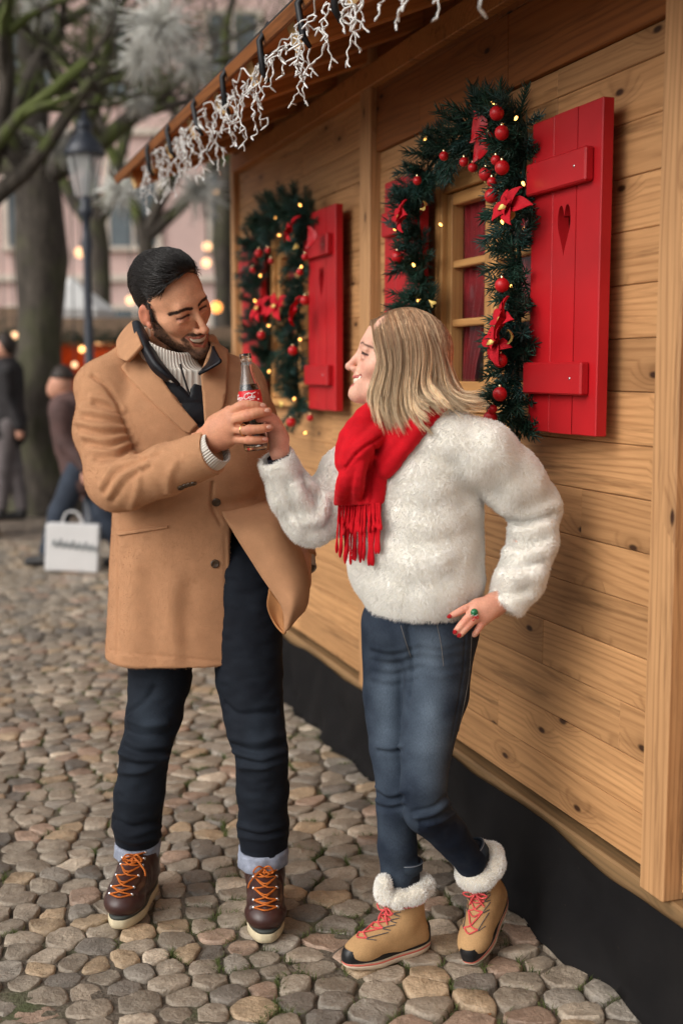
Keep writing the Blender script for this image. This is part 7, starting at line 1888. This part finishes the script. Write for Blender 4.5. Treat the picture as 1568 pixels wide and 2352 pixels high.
    stroke([(-3, y0 + 13.2), (0, y0 + 14.8), (5, y0 + 12.8), (10, y0 + 13.8), (14, y0 + 15.6)], 1.0, 18)     # the swash off the second capital
    stroke([(-34, y0 - 4), (-20, y0 - 1.5), (-6, y0 - 3.6), (10, y0 - 1.2)], .8, 18)
    stroke([(19.4, y0 + 9), (19.6, y0 + 14)], .35, 5); stroke([(17, y0 - 1), (17, y0 - 5)], .9, 5); stroke([(19.5, y0 - 1), (19.5, y0 - 5)], .9, 5)
bottle()
# ================================================================== GARLANDS ROUND THE WINDOWS
NEED = plain('fir_needle', (0.014, 0.046, 0.030), .5, .5, 40, rnd=.35); NEED2 = plain('fir_needle_blue', (0.028, 0.075, 0.066), .45, .4, 40, rnd=.3)
def sprig_mesh(seed):
    r = np.random.default_rng(seed); n = 38; L = .085
    t = np.linspace(.08, 1, n); stem = np.stack([t * L, .006 * np.sin(t * 3 + seed), .006 * np.cos(t * 2)], 1)
    ph = np.arange(n) * 2.4 + r.random(n); ln = (.026 + .008 * r.random(n)) * (1 - .35 * t)
    D = np.stack([.75 + .3 * t, np.cos(ph), np.sin(ph)], 1); D /= np.linalg.norm(D, axis=1, keepdims=True)
    P = np.stack([stem, stem + D * ln[:, None] * .6, stem + D * ln[:, None] + np.array([.004, 0, 0])], 1)
    V1, F1 = tubes(P, np.array([.0017, .0016, .0005]), 3, False)
    V2, F2 = tubes(stem[::5][None], .0016, 3, False)
    V, F = join_np([(V1, F1[0]), (V2, F2[0])]); return mesh_np('sprig', V, F)
SPR = [sprig_mesh(s) for s in range(7)]
for i, m in enumerate(SPR): m.materials.append(NEED if i < 5 else NEED2)
def bauble_me(r):
    a = np.linspace(-math.pi / 2, math.pi / 2, 11); return lathe_me(np.stack([r * np.cos(a), r * np.sin(a)], 1), 16)
BAUB = plain('bauble_red', lin(196, 14, 24), .14, .05, coat=.4); BAUBM = plain('bauble_satin', lin(186, 24, 30), .38, .05); CAP = plain('bauble_cap', (.75, .62, .35), .25, metal=1.0)
PET = cloth_mat('petal_velvet', lin(184, 18, 34), .7, 300, .2, .3, .3); GOLDL = plain('gold_leaf', lin(206, 176, 96), .4, .25, 40, metal=.35); BULB = emis('fairy_bulb', (1.0, .46, .10), 5.0); RIB = plain('red_ribbon', lin(176, 10, 24), .4, .15, 20)
B5 = bauble_me(.0185); B4 = bauble_me(.013)
bulbm = lathe_me([(0, -.004), (.003, -.003), (.0042, .001), (.003, .006), (0, .009)], 8); capm = lathe_me([(.004, 0), (.0045, .005), (.002, .007), (0, .0075)], 8)
def petal_me(L=.05, w=.03):
    n = 9; t = np.linspace(0, 1, n); wd = w / 2 * np.sin(np.pi * np.clip(t, .04, .97)) ** .8; z = .012 * np.sin(t * 2.6) - .010 * t ** 2
    A = np.stack([t * L, -wd, z + .003], 1); B = np.stack([t * L, 0 * t, z - .002], 1); C = np.stack([t * L, wd, z + .003], 1); V = np.concatenate([A, B, C]); q = np.arange(n - 1)
    F = np.concatenate([np.stack([q, q + 1, q + n + 1, q + n], 1), np.stack([q + n, q + n + 1, q + 2 * n + 1, q + 2 * n], 1)]); m = len(V)
    return mesh_np('petal', np.concatenate([V, V - np.array([0, 0, .0012])]), F[:, ::-1], F + m)
PETM = petal_me(); PETS = petal_me(.04, .022); PETG = petal_me(.036, .020); PETR = petal_me(.05, .03)
def garland(path, label, seed, deco, sub=1.0):
    """path in the hut's frame (s, out, z)"""
    r = random.Random(seed); M0 = WM[HUT.name]
    P = spline(path, 150); base = P[0]
    root = bpy.data.objects.new('christmas_garland', None); COL.objects.link(root); Mr = M0 @ T(*base); root.matrix_basis = Mr; WM[root.name] = Mr
    props(root, label, 'garland', 'fir garlands round the hut windows')
    P = P - base; Tn = np.gradient(P, axis=0); Tn /= np.linalg.norm(Tn, axis=1, keepdims=True)
    obj('wire', tube_me(P[::3], .006, 6), plain('garland_wire', (.012, .03, .016), .8), root, Matrix.Identity(4))
    L = np.sum(np.linalg.norm(np.diff(P, axis=0), axis=1)); n = int(min(296, L * 150 * sub))
    def frame(i, out, roll):
        x = Vector(out).normalized(); y = x.cross(Vector((.3, .2, .9))).normalized(); z = x.cross(y); Mx = Matrix((x, y, z)).transposed().to_4x4(); return T(*P[i]) @ Mx @ Matrix.Rotation(roll, 4, 'X')
    for k in range(n):
        i = min(149, int((k + r.random()) / n * 149)); a = r.uniform(-.35, math.pi + .35)
        side = np.cross(Tn[i], (0, 1, 0)); side = side / (np.linalg.norm(side) + 1e-9)
        d = side * math.cos(a) * 1.0 + np.array([0, 1, 0]) * max(.08, math.sin(a)) * .85 + Tn[i] * r.uniform(-.5, .9) + np.array([r.gauss(0, .2), 0, r.gauss(0, .25)])
        s = r.uniform(.9, 1.4); me = SPR[r.randrange(7)]
        obj('sprig', me, None, root, frame(i, d, r.random() * 6.28) @ Matrix.Scale(s, 4))
    for kind, t, ds, out, dz in deco:
        i = int(t * 149); side = np.cross(Tn[i], (0, 1, 0)); side = side / (np.linalg.norm(side) + 1e-9); p = P[i] + np.array([ds, out, dz])
        if kind in 'Bb':
            b = obj('bauble', B5 if kind == 'B' else B4, BAUB if r.random() < .6 else BAUBM, root, T(*p)); obj('cap', capm, CAP, b, T(0, 0, (.0175 if kind == 'B' else .012)))
        elif kind == 'L': obj('fairy_light', bulbm, BULB, root, T(*p) @ Matrix.Rotation(r.random() * 6, 4, 'X'))
        elif kind == 'P':
            c = empty('poinsettia', tuple(p), 0, root); c.matrix_basis = T(*p) @ Matrix.Rotation(R(-70), 4, 'X') @ Matrix.Rotation(r.uniform(-.4, .4), 4, 'Y'); WM[c.name] = WM[root.name] @ c.matrix_basis
            for q in range(6): obj('petal', PETM, PET, c, Matrix.Rotation(q * R(60) + r.uniform(-.2, .2), 4, 'Z') @ Matrix.Rotation(R(r.uniform(-30, 5)), 4, 'Y') @ Matrix.Scale(r.uniform(.95, 1.5), 4))
            for q in range(4): obj('petal', PETS if q else PETG, PET if q else GOLDL, c, T(0, 0, .006) @ Matrix.Rotation(q * R(90) + .5, 4, 'Z') @ Matrix.Rotation(R(-35), 4, 'Y') @ Matrix.Scale(.8, 4))
        elif kind == 'g': obj('gold_leaf', PETG, GOLDL, root, T(*p) @ Matrix.Rotation(r.random() * 6, 4, 'Y') @ Matrix.Rotation(R(60), 4, 'X'))
        elif kind == 'R':
            for q in range(2): obj('ribbon', PETR, RIB, root, T(*p) @ Matrix.Rotation(R(80 + 25 * q), 4, 'Y') @ Matrix.Rotation(R(70), 4, 'X') @ Matrix.Scale(1.6, 4))
def deco(seed, n_l=16):
    r = random.Random(seed); D = []
    for k in range(n_l): D.append(('L', r.random(), r.uniform(-.05, .05), r.uniform(.05, .085), r.uniform(-.04, .04)))
    return D
W0 = WIN[0]
def wpx(x, y, o):                                        # where a sight line meets the plane that stands o off the wall
    d = W(x, y, 1.0) - np.array([0, 0, HC]); n3 = np.array([nv[0], nv[1], 0]); p0 = np.array([BX, BY, 0]) + n3 * o
    t = ((p0 - np.array([0, 0, HC])) @ n3) / (d @ n3); p = np.array([0, 0, HC]) + d * t; q = p - np.array([BX, BY, 0]); return (float(q[:2] @ tv), o, float(p[2]))
pathA = [wpx(x, y, .07) for x, y in ((985, 742), (975, 690), (968, 600), (962, 520), (965, 440), (992, 375), (1040, 335), (1095, 300), (1150, 275), (1200, 280), (1205, 350), (1198, 430), (1190, 520), (1192, 620), (1192, 720), (1188, 820), (1184, 920), (1192, 1000))]
def on_path(path, x, y, kind, o=.155, h=None):
    o = .118 if kind == 'L' else o
    q = np.array(wpx(x, y, o)); P = spline(path, 150); i = int(np.argmin(np.linalg.norm(P - q, axis=1))); d = q - P[i]; return (kind, i / 149, d[0], d[1], d[2])
dA = [on_path(pathA, x, y, k) for k, x, y in (('B', 1140, 260), ('B', 1152, 305), ('B', 1120, 320), ('b', 1138, 368), ('B', 1152, 385), ('B', 1115, 400), ('B', 1128, 450), ('b', 1128, 428), ('b', 1025, 355), ('b', 958, 415), ('b', 1065, 372), ('B', 912, 590), ('B', 1152, 655), ('b', 1130, 940), ('B', 1148, 828), ('B', 1147, 905), ('B', 1125, 960), ('b', 1180, 1030), ('b', 1085, 385),
     ('P', 1165, 735), ('P', 1145, 790), ('P', 930, 500), ('P', 1172, 480), ('g', 1170, 475), ('g', 1165, 790), ('g', 965, 480), ('g', 985, 690), ('g', 1105, 405), ('R', 1090, 255), ('R', 1095, 300),
     ('L', 1185, 270), ('L', 978, 318), ('L', 1085, 378), ('L', 908, 527), ('L', 1152, 508), ('L', 1170, 655), ('L', 950, 610), ('L', 962, 690), ('L', 1010, 515), ('L', 1128, 940), ('L', 1130, 235), ('L', 1200, 420), ('L', 1160, 980))]
garland(pathA, 'fir garland with red baubles around the near window', 3, dA)
pathB = [wpx(x, y, .07) for x, y in ((620, 860), (608, 780), (598, 700), (592, 620), (596, 560), (620, 510), (655, 485), (690, 478), (712, 500), (700, 560), (692, 640), (686, 720), (682, 800), (682, 880), (690, 950))]
dB = [on_path(pathB, x, y, k) for k, x, y in (('B', 598, 580), ('b', 615, 575), ('B', 600, 770), ('b', 622, 600), ('b', 688, 625), ('B', 672, 805), ('B', 668, 970), ('b', 712, 960), ('b', 700, 590), ('B', 700, 690), ('b', 580, 620), ('P', 600, 710), ('P', 640, 705), ('P', 680, 715), ('P', 670, 530), ('g', 680, 560), ('g', 640, 920), ('R', 708, 520),
     ('L', 632, 500), ('L', 690, 472), ('L', 598, 632), ('L', 692, 612), ('L', 616, 748), ('L', 618, 852), ('L', 690, 780), ('L', 676, 915), ('L', 700, 995), ('L', 640, 540), ('L', 660, 500), ('L', 585, 690))]
garland(pathB, 'blurred fir garland with poinsettias at the far window', 5, dB, .8)
# ================================================================== ICICLE LIGHTS ALONG THE EAVE
def icicles():
    r = random.Random(12); M0 = WM[HUT.name]
    root = bpy.data.objects.new('icicle_light_string', None); COL.objects.link(root); Mr = M0 @ T(.9, EO + .045, EZ + .075); root.matrix_basis = Mr; WM[root.name] = Mr
    props(root, 'white icicle light string tangled along the hut eave', 'light string')
    WC = plain('white_cable', (.70, .69, .66), .45, .08); BLB = plain('clear_bulb', (.8, .8, .78), .15, .05); STR = plain('black_strap', (.012, .012, .014), .5)
    s = -.9; main = []
    while s < 2.72:
        main.append((s - .9, .012 * math.sin(s * 9) + r.uniform(-.01, .012), -.055 + .016 * math.sin(s * 14) + r.uniform(-.015, .015))); s += .045
    obj('main_cable', tube_me(spline(main, 420), .0026, 5), WC, root, Matrix.Identity(4))
    s = -.85
    while s < 2.70:
        n = r.randint(7, 13); P = [np.array((s - .9, r.uniform(-.012, .02), -.06))]; d = np.array((0, 0, -1.0))
        for _ in range(n):
            d = nrm(np.array((r.gauss(0, .75), r.gauss(0, .4), -.75 + r.gauss(0, .55)))); P.append(P[-1] + d * .023)
        S_ = spline(P, 4 * len(P)); tw = np.arange(len(S_)) * 1.1; S_ = S_ + np.stack([.0022 * np.cos(tw), .0022 * np.sin(tw), 0 * tw], 1)
        st = obj('strand', tube_me(S_, .0021, 5), WC, root, Matrix.Identity(4))
        for q in P[1::2]:
            e = q + np.array((r.gauss(0, .014), r.gauss(0, .012), -.014)); obj('bulb', tube_me(np.array([q, (q + e) / 2, e]), np.array([.0022, .0032, .0016]), 5), BLB, st, Matrix.Identity(4))
        s += r.uniform(.035, .07)
    for s in (-.52, .02, .30, .66, 1.10, 1.55, 2.02, 2.45):
        a = r.uniform(-.03, .03); obj('strap', tube_me(np.array([(s - .9, .000, .030), (s - .9 + a * .3, .03, -.02), (s - .9 + a, .018, -.10), (s - .9 + a * 1.4, .0, -.125)]), np.array([.009, .0095, .0095, .006]), 4), STR, root, Matrix.Identity(4))
icicles()
